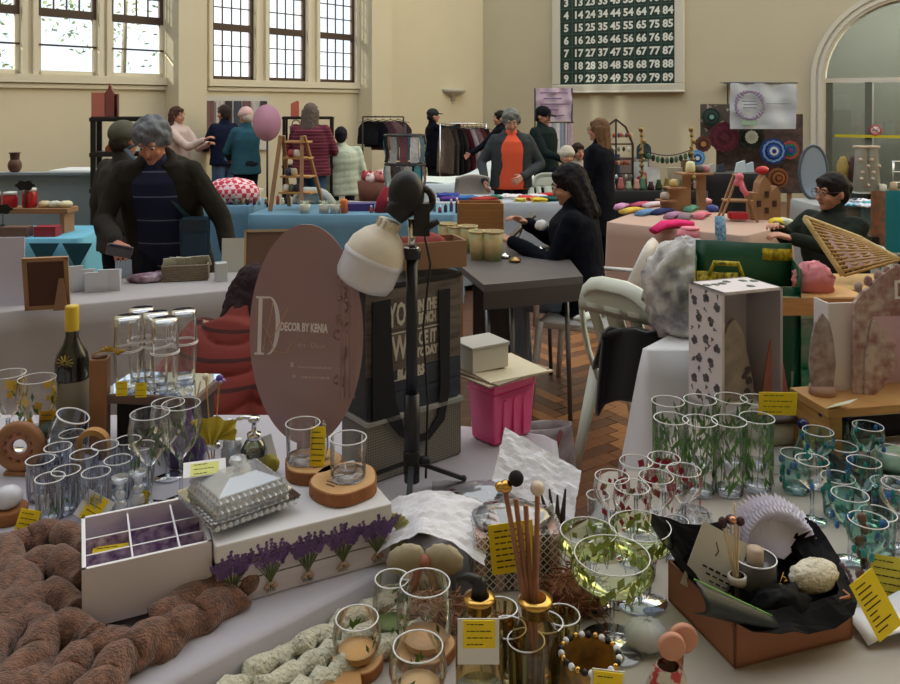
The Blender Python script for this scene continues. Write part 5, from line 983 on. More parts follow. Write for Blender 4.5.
# arch table things
for k, (x, y, h, r, c, l) in enumerate(((843,193,0.32,0.055,(176,150,84),'gold feathery pampas vase on the table under the arch'),(853,192,0.30,0.05,(92,66,70),'brown feathery bunch beside the gold pampas vase'))):
    t = thing('pampas_vase', l, 'vase', W(x,y,7.7)); t.location.z = 0.762
    b = B(); b.lathe([(0,0),(0.03,0),(0.035,0.06),(0.02,0.10),(0,0.10)], 12); obj('vase', b, white, t)
    b = B(); b.ball((0,0,0.21), (r,r,0.13), 14, 10, fn=lambda d: 1+0.25*noise.noise(d*7)); obj('plume', b, M('plume_%d' % k, c, 0.9, bump=1.0, bs=60), t)
for k, (x, h, l) in enumerate(((861,0.43,'tall clear cylinder vase nearest the brown feathery bunch'),(872,0.43,'tall cylinder vase of shells under the arch'))):
    t = thing('cylinder_vase', l, 'vase', W(x,190,7.6)); t.location.z = 0.762
    b = B(); b.lathe([(0.02,0.01),(0.075,0.01),(0.05,h),(0.06,h+0.01)], 18); b.lathe([(0,0),(0.08,0),(0.08,0.012),(0,0.012)], 18); obj('glass', b, M('frosted_white_glass', (214,220,214), 0.3), t)
    b = B(); b.lathe([(0,h),(0.07,h),(0.07,h+0.02),(0,h+0.02)], 16); [b.ball((0.04*math.cos(j*2.2),-0.055,0.08+0.06*j), 0.02, 8, 5) for j in range(5)]; obj('shell_trim', b, M('shell_cream', (200,180,160), 0.6), t)
for k in range(6):
    b = B(); b.lathe([(0,0),(0.035,0),(0.03,0.09+0.02*(k % 2)),(0,0.10+0.02*(k % 2))], 12); solo('candle', b, M('candle_%d' % (k % 3), ((220,216,200),(196,170,140),(150,130,100))[k % 3], 0.5), ['short cream candle by the mirror','tan candle by the mirror','brown candle before the pampas','cream candle before the pampas','tan candle before the cylinder vases','brown candle at the arch end'][k], 'candle', (4.06+0.11*k,7.5+0.02*k,0.762))
b = B(); b.lathe([(0,0),(0.06,0),(0.12,0.05),(0.11,0.055),(0.05,0.012),(0,0.012)], 18); solo('bowl', b, M('grey_bowl', (120,124,110), 0.4), 'grey bowl on the dark table at the far edge of the arch', 'bowl', (4.9,7.65,0.762))
js = thing('wire_stand', 'silver wire jewellery stand at the arch end of the dark table', 'stand', (4.22*1.0+0.0,7.9,0.762)); js.location = (4.32,7.62,0.762)
js.location = W(897,187,7.62); js.location.z = 0.762
b = B(); [b.tube([(-0.04,0,0),(-0.04+0.01*k,0,0.30)], 0.006, 5) for k in range(2)]; [b.tube([(-0.05,0,z),(0.07,0,z)], 0.006, 5) for z in (0.10,0.20,0.30)]; b.box((0,0,0.005),(0.14,0.08,0.01)); obj('frame', b, chrome, js)
# baby clothes
for k, (x, y, c, l) in enumerate(((842,205,(190,200,220),'lilac-white baby garment at the mirror end of the grey cloth'),(852,206,(120,180,214),'sky blue baby garment second on the grey cloth'),(860,202,(226,226,236),'white baby garment at the back of the grey cloth'),(866,207,(210,214,226),'white and lilac baby garment at the front of the grey cloth'),(876,205,(70,180,200),'turquoise baby garment at the end of the grey cloth'),(850,201,(60,64,84),'navy baby garment at the back of the grey cloth'))):
    b = B(); b.sheet(lambda u, v: ((u-0.5)*0.17,(v-0.5)*0.15,0.02+0.02*noise.noise(Vector((u*5+x,v*5,0)))), 8, 8); solo('baby_garment', b, cloth_mat('baby_%d' % k, c), l, 'garment', at_px(x,y), k*0.4, thick=0.014)
b = B(); b.sheet(lambda u, v: ((u-0.5)*0.18, -0.005+0.008*math.sin(u*9), 0.015-0.20*v), 8, 5); solo('scarf', b, cloth_mat('dusty_blue', (110,150,170)), 'dusty blue scarf hanging over the front of the grey-clothed table', 'scarf', (3.52,6.70,0.75), thick=0.004)
# teal hanging textile
tt = thing('textile_stand', 'turquoise textile with an orange border hanging over a rack under the arch', 'textile', W(893,245,5.4)); tt.location.z = 0
b = B(); b.sheet(lambda u, v: (-0.06+0.5*u, 0.02*math.sin(u*12), 0.60+0.42*v), 14, 6); obj('cloth', b, M('turquoise_textile', (40,150,166), 0.85, var=0.15), tt)
b = B(); b.sheet(lambda u, v: (-0.15+0.09*u, 0.02*math.sin(u*4), 0.62+0.40*v), 5, 6); obj('border', b, M('orange_brown_textile', (190,120,84), 0.85, rgb2=(130,110,90), vs=22), tt)
b = B(); b.box((0.15,0.05,0.57), (0.66,0.3,0.04)); [b.box((x,0.05,0.28), (0.03,0.03,0.56)) for x in (-0.1,0.4)]; obj('table', b, M('dark_table'), tt)
b = B(); b.box((0,0,0.06), (0.05,0.05,0.12)); solo('small_box', b, black, 'small black box on the dark low table by the turquoise textile', 'box', (2.86,5.40,0.591))
# ================================================================= behind the floral box
bl = B(); bl.ball((0,0,0.16), (0.16,0.13,0.19), 40, 28, fn=lambda d: 1+0.16*noise.noise(d*3.2)+0.12*noise.noise(d*8))
solo('folded_blanket', bl, M('grey_floral_blanket', (226,224,220), 0.9, rgb2=(146,142,150), vs=16), 'bunched white and grey patterned blanket behind the yellow and green bag', 'blanket', (0.875,2.99,0.752), 0.3)
sb = thing('shopping_bag', 'large yellow and dark green shopping bag behind the floral box', 'bag', (0.919,2.57,0.705), -0.28); sb.scale = (0.72,1,1.1)
b = B()
pts = [(-0.17,-0.10),(0.25,-0.10),(0.25,0.10),(-0.17,0.10)]
def wall_(p, q, z0, z1): return lambda u, v: (p[0]+(q[0]-p[0])*u, p[1]+(q[1]-p[1])*u+0.008*math.sin(u*8), z0+(z1-z0)*v)
b.mat(0).sheet(wall_((0.0,-0.10),(0.25,-0.10),0.0,0.31), 6, 4).mat(0).sheet(wall_((0.25,-0.10),(0.25,0.10),0.0,0.36), 4, 4).mat(0).sheet(wall_((-0.17,0.10),(0.25,0.10),0.0,0.40), 8, 4).mat(0).sheet(wall_((-0.17,-0.10),(-0.17,0.10),0,0.37), 4, 4).mat(1).sheet(wall_((-0.17,-0.10),(0.0,-0.10),0.0,0.34), 5, 4)
b.mat(1).sheet(wall_((0.05,0.094),(0.25,0.094),0.35,0.385), 4, 1).mat(1).sheet(wall_((-0.175,-0.10),(-0.175,-0.02),0.0,0.34), 4, 1)
ym = M('woven_yellow_print', (226,206,30), 0.5, rgb2=(120,110,20), vs=60); gm2 = M('dark_green_plastic', (20,84,58), 0.35)
obj('bag_body', b, [gm2, ym], sb, thick=0.003)
b = B(); b.box((0.12,-0.104,0.27), (0.24,0.003,0.03)); obj('pale_band', b, M('pale_green_print', (196,206,180), 0.5), sb)
b = B(); b.tube([(-0.12,-0.10,0.33),(-0.10,-0.12,0.37),(0.0,-0.12,0.37),(0.02,-0.10,0.33)], 0.008, 6); obj('handle', b, ym, sb)
# white cylinder with dark tray
pc = thing('cylinder_riser', 'white cylinder riser with a dark round tray under the floral box', 'riser', (0.86,2.22,0.705))
b = B(); b.lathe([(0,0),(0.115,0),(0.115,0.062),(0,0.062)], 32); obj('cylinder', b, white, pc)
b = B(); b.lathe([(0,0.062),(0.135,0.062),(0.138,0.070),(0.13,0.076),(0,0.074)], 32); obj('tray', b, M('dark_walnut', (66,48,42), 0.5), pc)
# floral box
def blotches(b, rect, n, r0, r1, seed, put):
    rr = random.Random(seed)
    for _ in range(n):
        x = rr.uniform(rect[0], rect[1]); z = rr.uniform(rect[2], rect[3]); r = rr.uniform(r0, r1); k = 9; a0 = rr.uniform(0, 6)
        m = [( max(rect[0], min(rect[1], x+r*(0.75+0.4*rr.random())*math.cos(a0+2*PI*i/k))), max(rect[2], min(rect[3], z+r*(0.75+0.4*rr.random())*math.sin(a0+2*PI*i/k)))) for i in range(k)]
        put(b, m)
def rose(b, x, z, r, put, rr):
    for q in range(5):
        a = 2*PI*q/5+rr.random(); cx, cz = x+r*0.55*math.cos(a), z+r*0.55*math.sin(a); put(b, [(cx+r*0.5*math.cos(2*PI*i/8), cz+r*0.5*math.sin(2*PI*i/8)) for i in range(8)])
fx = thing('floral_box', 'white display box with grey rose print holding a cut-out figure, open at the front', 'box', (0.784,2.20,0.782), math.radians(20))
W_, D_, H_ = 0.20, 0.14, 0.325
wbm = M('white_floral_board', (222,214,218), 0.7); lil = M('lilac_inside', (186,178,190), 0.7)
b = B(); b.box((-W_/2+0.004,0,H_/2), (0.008,D_,H_)); obj('side_panel', b, wbm, fx)
b = B(); b.box((W_/2-0.004,0,H_/2), (0.008,D_,H_)); obj('side_panel', b, lil, fx)
b = B(); b.box((0,0,H_-0.004), (W_,D_,0.008)); obj('top_panel', b, wbm, fx)
b = B(); b.box((0,0,0.004), (W_,D_,0.008)); obj('bottom_panel', b, wbm, fx)
b = B(); b.box((0,D_/2-0.004,H_/2), (W_-0.01,0.006,H_)); obj('back_panel', b, lil, fx)
rr = random.Random(5); gr1 = M('print_grey', (104,100,108), 0.7)
b = B(); put = lambda b, m: b.prism([(-p[0]-W_/2+0.045, p[1]) for p in m], -W_/2-0.0012, -W_/2-0.0002, 'YZ')
for k, z in enumerate([0.025,0.075,0.125,0.18,0.235,0.29]):
    for x in ((-W_/2, -W_/2+0.05, -W_/2+0.095) if k % 2 else (-W_/2+0.02, -W_/2+0.07)): rose(b, x, z+0.01*math.sin(x*200), 0.013, put, rr)
for k in range(22): x = rr.uniform(-0.06,0.06); z = rr.uniform(0.01,H_-0.012); b.box((-W_/2-0.0007,x,z), (0.001,0.014,0.0025), rot=(rr.uniform(0,3),0,0)); b.box((-W_/2-0.0007,x+0.002,z+0.003), (0.001,0.008,0.004), rot=(rr.uniform(0,3),0,0))
obj('rose_print', b, gr1, fx); fx.children[-1]['kind'] = 'stuff'
b = B(); put2 = lambda b, m: b.prism(m, H_+0.0002, H_+0.0012, 'XY')
for k in range(7): rose(b, -W_/2+0.02+0.026*k, rr.uniform(-0.05,0.05), 0.012, put2, rr)
obj('top_print', b, M('print_green_grey', (120,130,120), 0.7), fx); fx.children[-1]['kind'] = 'stuff'
b = B(); b.prism([(-0.06,0.008),(0.055,0.008),(0.05,0.06),(0.035,0.12),(0.015,0.20),(-0.01,0.235),(-0.03,0.22),(-0.05,0.18),(-0.06,0.12)], -0.012, 0.0); obj('cut_out_figure', b, M('veiled_beige', (190,178,164), 0.8, rgb2=(160,150,144), vs=20), fx)
b = B()
for x, z in ((0.032,0.09),(0.036,0.06),(0.022,0.075),(0.03,0.03)): rose(b, x, z, 0.011, lambda b, m: b.prism(m, -0.0135, -0.0122), rr)
obj('figure_print', b, gr1, fx); fx.children[-1]['kind'] = 'stuff'
tag_card('yellow price card at the foot of the floral box', W(777,415,1.93), PX(37,1.95), PX(24,1.95), -0.05, 0.15, 4)
b = B(); b.box((0,0,0.035), (0.02,0.004,0.07)); solo('card_holder', b, clear, 'small clear holder under the yellow card at the floral box', 'holder', (0.79,1.94,0.705-0.0))
# pine bench with pink frames
pb = thing('pine_bench', 'low pine wood bench carrying the rose-patterned frame', 'bench', (1.22,2.10,0.705), 0.18)
b = B(); b.box((0.02,0,0.135), (0.66,0.16,0.022)); obj('top_board', b, pine, pb, bev=0.002)
for x in (-0.285,0.32): b = B(); b.box((x,0,0.062), (0.035,0.15,0.124)); obj('leg', b, pine, pb, bev=0.002)
b = B(); b.box((0.02,0.07,0.03), (0.56,0.01,0.06)); obj('back_board', b, blackm, pb)
ps = thing('pine_crate', 'pine board crate standing behind the pink cut-out figure', 'crate', (1.12,2.50,0.705), 0.05)
b = B(); b.box((0,0,0.30), (0.30,0.16,0.02)); b.box((0.0,-0.078,0.285), (0.30,0.012,0.05)); obj('top_board', b, pine, ps)
for x in (-0.14,0.14): b = B(); b.box((x,0,0.145), (0.02,0.15,0.29)); obj('side_board', b, pine, ps)
b = B(); b.box((0.0,0.02,0.16), (0.11,0.05,0.15)); b.box((0,-0.006,0.16), (0.09,0.004,0.12)); b.box((0,0.02,0.05), (0.13,0.10,0.07)); solo('green_box', b, M('green_pack', (30,140,100), 0.5, rgb2=(150,160,150), vs=16), 'small green and grey carton standing inside the pine crate', 'box', (1.10,2.47,0.705), 0.1)
b = B(); b.ball((0,0,0.05), (0.085,0.06,0.075), 20, 14, fn=lambda d: 1+0.30*noise.noise(d*5)+0.25*noise.noise(d*12)); solo('tissue_bundle', b, M('pink_tissue', (226,140,150), 0.7), 'crumpled bright pink tissue on top of the pine crate', 'tissue', (1.145,2.52,1.01), sc=0.74)
rose_m = M('rose_decoupage', (150,104,104), 0.7, rgb2=(196,180,172), vs=34); rose_in = M('pale_pink_inside', (206,178,188), 0.6)
rf = thing('rose_frame', 'rose-patterned box frame with cut-out letters on top, standing on the pine bench', 'box', (1.13,2.09,0.851), 0.10)
b = B(); b.box((-0.10,0.02,0.115), (0.075,0.005,0.23)); b.box((-0.138,0.05,0.115), (0.004,0.07,0.23)); obj('side_panel', b, M('white_panel', (222,214,216), 0.6), rf)
n_ = 5
outer = [(-0.085,0),(-0.085,0.235),(-0.06,0.265),(-0.04,0.275),(-0.02,0.30),(0.02,0.325),(0.07,0.315),(0.12,0.30),(0.15,0.27),(0.19,0.235),(0.19,0)]
b = B(); b.prism([(-0.085,0),(-0.085,0.20),(-0.035,0.20),(-0.035,0)], -0.012, 0); b.prism([(0.12,0),(0.12,0.20),(0.19,0.20),(0.19,0)], -0.012, 0); b.prism([(-0.085,0.20)]+outer[1:-1]+[(0.19,0.20)], -0.012, 0); obj('front_frame', b, rose_m, rf)
b = B(); b.box((0.05,0.06,0.10), (0.26,0.005,0.20)); b.box((0.12,0.03,0.10), (0.005,0.06,0.20)); obj('inside_panel', b, rose_in, rf)
b = B(); b.prism([(-0.035+0.012*math.sin(i*1.3),0.0) if i == 0 else (-0.03+0.055*math.sin(PI*(i/12))+0.006*math.sin(i*2.6),0.19*i/12) for i in range(13)]+[(-0.04,0.19),(-0.06,0.1),(-0.06,0)], -0.02, -0.013); obj('cut_out_figure', b, rose_m, rf)
text('letter', 'D', 0.07, M('letter_white', (240,236,232), 0.6), rf, (0.045,-0.014,0.245), depth=0.002)
b = B()
for k in range(10): b.ball((-0.07+0.027*k,-0.004,0.27+0.045*math.sin(PI*k/9)+0.006), (0.012,0.006,0.014), 8, 6)
obj('scallop', b, rose_m, rf)
cf = thing('cut_out_figure', 'pale cut-out veiled figure on a round wooden foot beside the rose-patterned frame', 'ornament', (0.965,2.075,0.851), 0.0)
b = B(); b.prism([(-0.028,0.02),(0.028,0.02),(0.034,0.08),(0.028,0.14),(0.018,0.185),(0.0,0.21),(-0.018,0.185),(-0.028,0.14),(-0.034,0.08)], -0.004, 0.004); obj('figure', b, M('veil_print', (176,164,164), 0.7, rgb2=(140,112,112), vs=36), cf)
b = B(); b.lathe([(0,0),(0.032,0),(0.032,0.02),(0,0.02)], 20); obj('foot', b, M('pinkish_wood', (176,140,124), 0.6), cf)
cf2 = thing('cut_out_figure', 'coral pink cut-out figure half hidden behind the floral box', 'ornament', (0.89,2.20,0.705), 0.0)
b = B(); b.prism([(-0.03,0.01),(0.045,0.01),(0.04,0.10),(0.015,0.24),(0.0,0.27),(-0.012,0.24),(-0.03,0.12)], -0.004, 0.004); obj('figure', b, M('coral_print', (190,124,116), 0.7, var=0.2, vs=30), cf2); b = B(); b.lathe([(0,0),(0.035,0),(0.035,0.012),(0,0.012)], 16); obj('foot', b, M('pinkish_wood'), cf2)
b = B(); b.at((0,0,0), (1.1,0,0.5)).box((0,0,0.03), (0.05,0.0015,0.06)); solo('price_card', b, M('yellow_green_card', (206,210,80), 0.6, rgb2=(230,230,214), vs=14), 'crumpled yellow and white card lying on the pine bench', 'price card', (0.945,1.985,0.853), 0.2)
# wicker lid
wk = thing('wicker_lid', 'open wicker basket lid with a pink lining behind the rose-patterned frame', 'basket', (1.24,2.70,0.955), 0.0)
lidf = lambda u, v: ((1-v)*(0.086+0.189*u)+v*0.20*u, 0.10*v, 0.25+(1-v)*(-0.18+0.053*u)-v*0.075*u)
b = B()
for k in range(15):
    v = k/14; b.tube([Vector(lidf(i/10, v))+Vector((0,-0.004+0.004*math.sin(i*PI+k),0)) for i in range(11)], 0.0055, 5)
for k in range(11):
    u = k/10; b.tube([lidf(u, i/6) for i in range(7)], 0.004, 5)
obj('weave', b, M('golden_wicker', (184,148,92), 0.7, var=0.3, vs=50), wk)
b = B(); b.tube([lidf(i/12, 1.0) for i in range(13)], 0.011, 8); b.tube([lidf(0, i/6) for i in range(7)], 0.010, 8); b.tube([lidf(1, i/6) for i in range(7)], 0.010, 8); obj('rim', b, M('pale_wicker_rim', (206,180,124), 0.7, var=0.3, vs=80), wk)
b = B(); b.sheet(lambda u, v: Vector(lidf(0.15+0.7*u, 0.1+0.75*v))+Vector((0,-0.008,0)), 10, 6); obj('lining', b, M('pink_lace_lining', (206,176,178), 0.8, rgb2=(180,150,140), vs=30), wk)
b = B(); b.hexa([(-0.03,-0.06,-0.25),(0.28,-0.06,-0.25),(0.28,0.15,-0.25),(-0.03,0.15,-0.25)], [(-0.05,-0.08,0.04),(0.30,-0.08,0.04),(0.30,0.17,0.04),(-0.05,0.17,0.04)]); obj('basket_body', b, M('golden_wicker'), wk)
# gift packs in the dark bay under the bench
bx = thing('black_tray', 'black open tray under the pine bench filled with cellophane gift packs', 'tray', (1.18,1.90,0.703), 0.12)
b = B(); b.box((0,0,0.004), (0.50,0.26,0.008)); b.box((0,-0.13,0.03), (0.50,0.006,0.05), rot=(0.3,0,0)); b.box((-0.25,0,0.03), (0.006,0.26,0.05)); obj('tray', b, M('glossy_black_cloth', (16,18,26), 0.6), bx)
for k, (x, y) in enumerate(((-0.10,0.02),(0.02,0.05),(0.13,0.0),(0.20,0.06),(-0.02,-0.03))):
    b = B(); b.ball((0,0,0.03), (0.065,0.05,0.035), 16, 10, fn=lambda d, k=k: 1+0.25*noise.noise(d*5+Vector((k,0,0)))); solo('gift_pack', b, M('pack_%d' % (k % 3), ((196,190,160),(150,170,110),(206,150,166))[k % 3], 0.35, rgb2=(220,216,206), vs=24), ['cellophane pack with beige filling at the near end of the black tray','cellophane pack with green filling in the black tray','cellophane pack with pink filling in the black tray','beige cellophane pack at the far end of the black tray','green cellophane pack at the front of the black tray'][k], 'gift pack', (1.18+x,1.90+y,0.712), k)
# ================================================================= glassware builders
tealg = GLASS('teal_tinted_glass', (206,238,234)); greeng = GLASS('green_tinted_glass', (232,238,206)); cutg = GLASS('cut_glass', (236,240,246), film=0.06, rough=0.04); amberg = GLASS('amber_glass', (240,222,176)); pinkg = GLASS('pink_glass', (226,180,160))
def rimof(t, r, z, k=0.0013, mat=None): b = B(); b.ring((0,0,z), r, k, 28, 6); return obj('rim', b, mat or rimg, t)
def tumbler(label, loc, h=0.10, r0=0.028, r1=0.034, mat=None, group=None, facets=0, foot=True, name='glass_tumbler', flip=False):
    t = thing(name, label, 'glass', loc, random.uniform(0,3), group); m_ = mat or clear
    prof = [(0,0.0),(r0*0.95,0.0),(r0,0.004),(r0+(r1-r0)*0.5,h*0.5),(r1,h)]
    if flip: prof = [(r, h-z) for r, z in prof]
    b = B(); b.lathe(prof, facets or 28, smooth=not facets); obj('glass', b, m_, t)
    zb_ = (0.001, 0.012) if not flip else (h-0.012, h-0.001)
    b = B(); b.lathe([(0,zb_[0]),(r0*0.93,zb_[0]),(r0*0.93,zb_[1]),(0,zb_[1]-0.003)], 24); obj('base', b, cutg, t)
    rimof(t, r1, h if not flip else 0.001); return t
def goblet(label, loc, h=0.17, r=0.036, bowl=0.52, mat=None, wide=1.0, group=None, name='stem_glass'):
    t = thing(name, label, 'glass', loc, 0, group); m_ = mat or clear; zb_ = h*(1-bowl)
    b = B(); n = 8; b.lathe([(0.004,zb_)]+[(r*1.12*math.sin(PI*0.5*min(1,(i/n)*1.5))**0.8*(1 if i < n*0.66 else 1-0.11*(i/n-0.66)/0.34), zb_+h*bowl*(i/n)) for i in range(1,n+1)], 30); obj('bowl', b, m_, t)
    b = B(); b.tube([(0,0,0.006),(0,0,zb_*0.5),(0,0,zb_+0.004)], [0.0055,0.0038,0.0055], 10); obj('stem', b, cutg, t)
    b = B(); b.lathe([(0,0.007),(0.008,0.006),(r*0.88,0.002),(r*0.9,0.0),(0,0)], 28); obj('foot', b, cutg, t)
    rimof(t, r*0.995, h, 0.0010); return t
def sprigs(t, r, z0, z1, mat, n=14, size=0.010, seed=0, name='leaf_print', wd=0.32):
    rr = random.Random(seed); b = B()
    for k in range(n):
        a = rr.uniform(0, 2*PI); z = rr.uniform(z0, z1); s_ = size*rr.uniform(0.7,1.3); tl = rr.uniform(-0.7,0.7)
        c = Vector((r*math.cos(a), r*math.sin(a), z)); u = Vector((-math.sin(a), math.cos(a), 0)); w_ = Vector((0,0,1)); d = (w_*math.cos(tl)+u*math.sin(tl)); e = d.cross(Vector((math.cos(a), math.sin(a), 0)))
        b.add([c-d*s_, c+e*s_*wd, c+d*s_, c-e*s_*wd], [(0,1,2,3)])
    o = obj(name, b, mat, t); o['kind'] = 'stuff'; return o
def stems(t, r, z0, z1, mat, n=6, seed=0):
    rr = random.Random(seed); b = B()
    for k in range(n):
        a = 2*PI*k/n+rr.uniform(-0.3,0.3); b.tube([(r*math.cos(a), r*math.sin(a), z0), (r*math.cos(a+0.2), r*math.sin(a+0.2), z1)], 0.0008, 4)
    o = obj('stem_print', b, mat, t); o['kind'] = 'stuff'; return o
gleaf2 = M('light_green_leaf', (126,170,84), 0.6, var=0.4, vs=60); red_p = M('crimson_petal', (176,30,60), 0.5, var=0.3, vs=80); lav = M('lavender_purple', (104,76,130), 0.7, var=0.4, vs=90); ylp = M('yellow_petal', (230,190,40), 0.6)
# ================================================================= oval sign
sg = thing('oval_sign', 'large mauve oval sign reading DECOR BY KENIA standing on the white-clothed table', 'sign', (-0.313, 1.745, 0.858), -0.06); sg.scale = (0.872,)*3
b = B(); b.at((0,0,0.278)).prism(oval(0.1435,0.275,64), -0.004, 0.0, smooth=False); obj('plate', b, M('mauve_acrylic', (164,136,142), 0.2, coat=0.15, var=0.05, vs=3), sg)
b = B(); b.box((0,0.0,-0.117), (0.12,0.07,0.008)); b.box((0,0.005,-0.05), (0.05,0.010,0.14)); obj('foot', b, M('mauve_acrylic'), sg)
wl_ = M('sign_white', (232,226,232), 0.5)
b = B(); sl_ = 0.10
q_ = lambda x, z: (-0.128+x+sl_*z*0.3, 0.226+z)
b.prism([q_(0.004,0.004),(q_(0.014,0.004)),q_(0.014,0.142),q_(0.004,0.142)], -0.0055, -0.0045); b.prism([q_(-0.003,0),q_(0.021,0),q_(0.021,0.005),q_(-0.003,0.005)], -0.0055, -0.0045); b.prism([q_(-0.003,0.141),q_(0.030,0.141),q_(0.030,0.146),q_(-0.003,0.146)], -0.0055, -0.0045)
oc = [q_(0.030+0.030*math.sin(PI*i/16), 0.073-0.073*math.cos(PI*i/16)) for i in range(17)]; ic = [q_(0.030+0.019*math.sin(PI*i/16), 0.073-0.070*math.cos(PI*i/16)) for i in range(17)][::-1]
b.prism(oc+ic, -0.0055, -0.0045); obj('letter', b, wl_, sg)
b = B(); b.tube([(-0.108,-0.0055,0.30),(-0.09,-0.0055,0.27),(-0.075,-0.0055,0.285),(-0.045,-0.0055,0.345)], 0.0012, 5); b.tube([(-0.108,-0.0055,0.24),(-0.092,-0.0055,0.31),(-0.083,-0.0055,0.36)], 0.0012, 5); b.tube([(-0.095,-0.0055,0.28),(-0.08,-0.0055,0.235),(-0.05,-0.0055,0.232),(-0.035,-0.0055,0.26)], 0.0012, 5); obj('gold_script_letter', b, M('rose_gold_print', (206,170,140), 0.4), sg)
text('lettering', 'DECOR BY KENIA', 0.029, wl_, sg, (-0.006,-0.005,0.286), wide=0.52, bold=0.0012).rotation_euler = (PI/2, 0.03, 0)
text('small_lettering', 'Art · Decor', 0.017, M('sign_faded', (196,170,176), 0.5), sg, (0.015,-0.005,0.246), wide=0.9)
b = B(); rr = random.Random(4)
for z, x0, x1 in ((0.197,-0.018,0.055),(0.172,-0.012,0.052)):
    x = x0
    while x < x1: l = rr.uniform(0.004,0.012); b.box((x+l/2,-0.005,z-0.1*(x)*0.2), (l,0.0006,0.006)); x += l+0.002
b.box((-0.035,-0.005,0.203), (0.009,0.0006,0.012)); b.box((-0.030,-0.005,0.174), (0.008,0.0006,0.008)); o = obj('fine_print', b, M('sign_faded'), sg); o['kind'] = 'stuff'
b = B()
for k in range(16):
    x = 0.075+0.035*rr.random(); z = 0.15+0.27*rr.random(); b.at((x,-0.0045,z), (PI/2,0,rr.random()*3)).lathe([(0,0.0004),(0.006+0.008*rr.random(),0.0004),(0,0.0)], 7)
for k in range(4): b.at().tube([(0.085+0.012*k,-0.0045,0.12),(0.09+0.010*k,-0.0045,0.42)], 0.0009, 4)
o = obj('flower_print', b, M('sign_flower', (178,142,146), 0.4), sg); o['kind'] = 'stuff'
# ================================================================= printed bag, grid box, cardboard box, pink crate
ea = math.atan2(0.62, 0.784); BXL = Vector((-0.185,1.775,0))
gb = thing('grid_box', 'grey box with a fine woven grid surface under the printed plank bag', 'box', (BXL.x,BXL.y,0.752), ea)
b = B(); b.box((0.135,0.055,0.066), (0.272,0.105,0.132)); obj('body', b, M('grid_grey', (112,108,104), 0.8), gb, bev=0.004)
b = B()
for k in range(44): b.box((0.003+0.0062*k,0.0022,0.066), (0.0022,0.0012,0.124))
for k in range(20): b.box((0.135,0.0022,0.006+0.0062*k), (0.264,0.0012,0.0022))
o = obj('woven_grid', b, M('grid_pale', (150,146,140), 0.8), gb); o['kind'] = 'stuff'
b = B(); b.box((0.135,0.05,0.137), (0.276,0.112,0.010)); obj('lid_edge', b, M('grid_lid', (160,160,156), 0.7), gb)
pg = thing('printed_bag', 'box-shaped bag printed with grey planks and white words behind the lamp pole', 'bag', (BXL.x,BXL.y,0.896), ea)
pk = M('printed_plank', (116,104,96), 0.6, wood=True, vs=7, rgb2=(84,76,72), stretch=(1,1,9)); pkb = M('printed_plank_blue', (52,60,76), 0.6, wood=True, vs=7, rgb2=(38,44,58), stretch=(1,1,9))
b = B(); b.box((0.135,0.055,0.145), (0.268,0.100,0.290)); obj('bag_body', b, blackc, pg, bev=0.004)
for k in range(6): b = B(); b.box((0.135,0.0035,0.025+0.0475*k), (0.270,0.003,0.046)); obj('plank', b, pkb if k in (0,1) else pk, pg)
b = B(); b.box((0.135,0.055,0.293), (0.276,0.108,0.010)); obj('lid_trim', b, black, pg)
wt_ = M('bag_print_white', (206,200,186), 0.7)
for s_, sz, x, z, wd in (('YOU',0.074,0.096,0.200,0.46),('IN THE',0.036,0.169,0.224,0.50),('BENCH',0.034,0.169,0.194,0.46),('WE',0.078,0.100,0.122,0.52),('CE IT',0.042,0.170,0.146,0.54),('TODAY',0.028,0.168,0.118,0.64),('BLA',0.028,0.100,0.078,0.66),('RS',0.028,0.150,0.078,0.7)): text('lettering', s_, sz, wt_, pg, (x,0.0012,z), wide=wd, bold=0.0018)
b = B(); b.box((0.130,0.0012,0.183), (0.170,0.001,0.003)); b.box((0.115,0.0012,0.075), (0.085,0.001,0.003)); obj('rule_line', b, wt_, pg)
for pts in ([(0.012,0.265),(0.012,0.0),(0.045,0.0),(0.085,-0.050),(0.13,-0.078),(0.13,-0.062),(0.098,-0.035),(0.075,0.03),(0.066,0.12),(0.060,0.265)],[(0.197,0.265),(0.203,0.05),(0.196,-0.03),(0.165,-0.062),(0.13,-0.062),(0.13,-0.078),(0.17,-0.080),(0.215,-0.045),(0.230,0.02),(0.232,0.265)]): b = B(); b.prism(pts, -0.006, -0.003); obj('strap', b, M('strap_black', (12,14,22), 0.7), pg)
cbx = thing('cardboard_box', 'open brown cardboard box with red tissue on top of the printed bag', 'box', (-0.115,1.90,1.206), ea-0.35)
b = B()
for c, d in (((0.08,0,0.032),(0.165,0.004,0.064)),((0.08,0.10,0.032),(0.165,0.004,0.064)),((0,0.05,0.032),(0.004,0.10,0.064)),((0.162,0.05,0.032),(0.004,0.10,0.064)),((0.08,0.05,0.002),(0.16,0.10,0.004))): b.box(c, d)
obj('carton', b, kraft, cbx)
b = B(); b.ball((0.07,0.05,0.045), (0.06,0.04,0.035), 16, 10, fn=lambda d: 1+0.25*noise.noise(d*5)); obj('tissue', b, M('rust_tissue', (140,50,44), 0.8), cbx)
pcr = thing('storage_crate', 'translucent bright pink plastic storage crate beside the printed bag', 'crate', (0.110,1.98,0.752), math.atan2(0.097,0.11))
pinkp = M('pink_plastic', (236,84,150), 0.25, coat=0.3); L1, L2, HH = 0.135, 0.085, 0.15
b = B(); o_ = 0.008; b.hexa([(0,0,0),(L1,0,0),(L1,L2,0),(0,L2,0)], [(-o_,-o_,HH),(L1+o_,-o_,HH),(L1+o_,L2+o_,HH),(-o_,L2+o_,HH)]); obj('body', b, pinkp, pcr, bev=0.008)
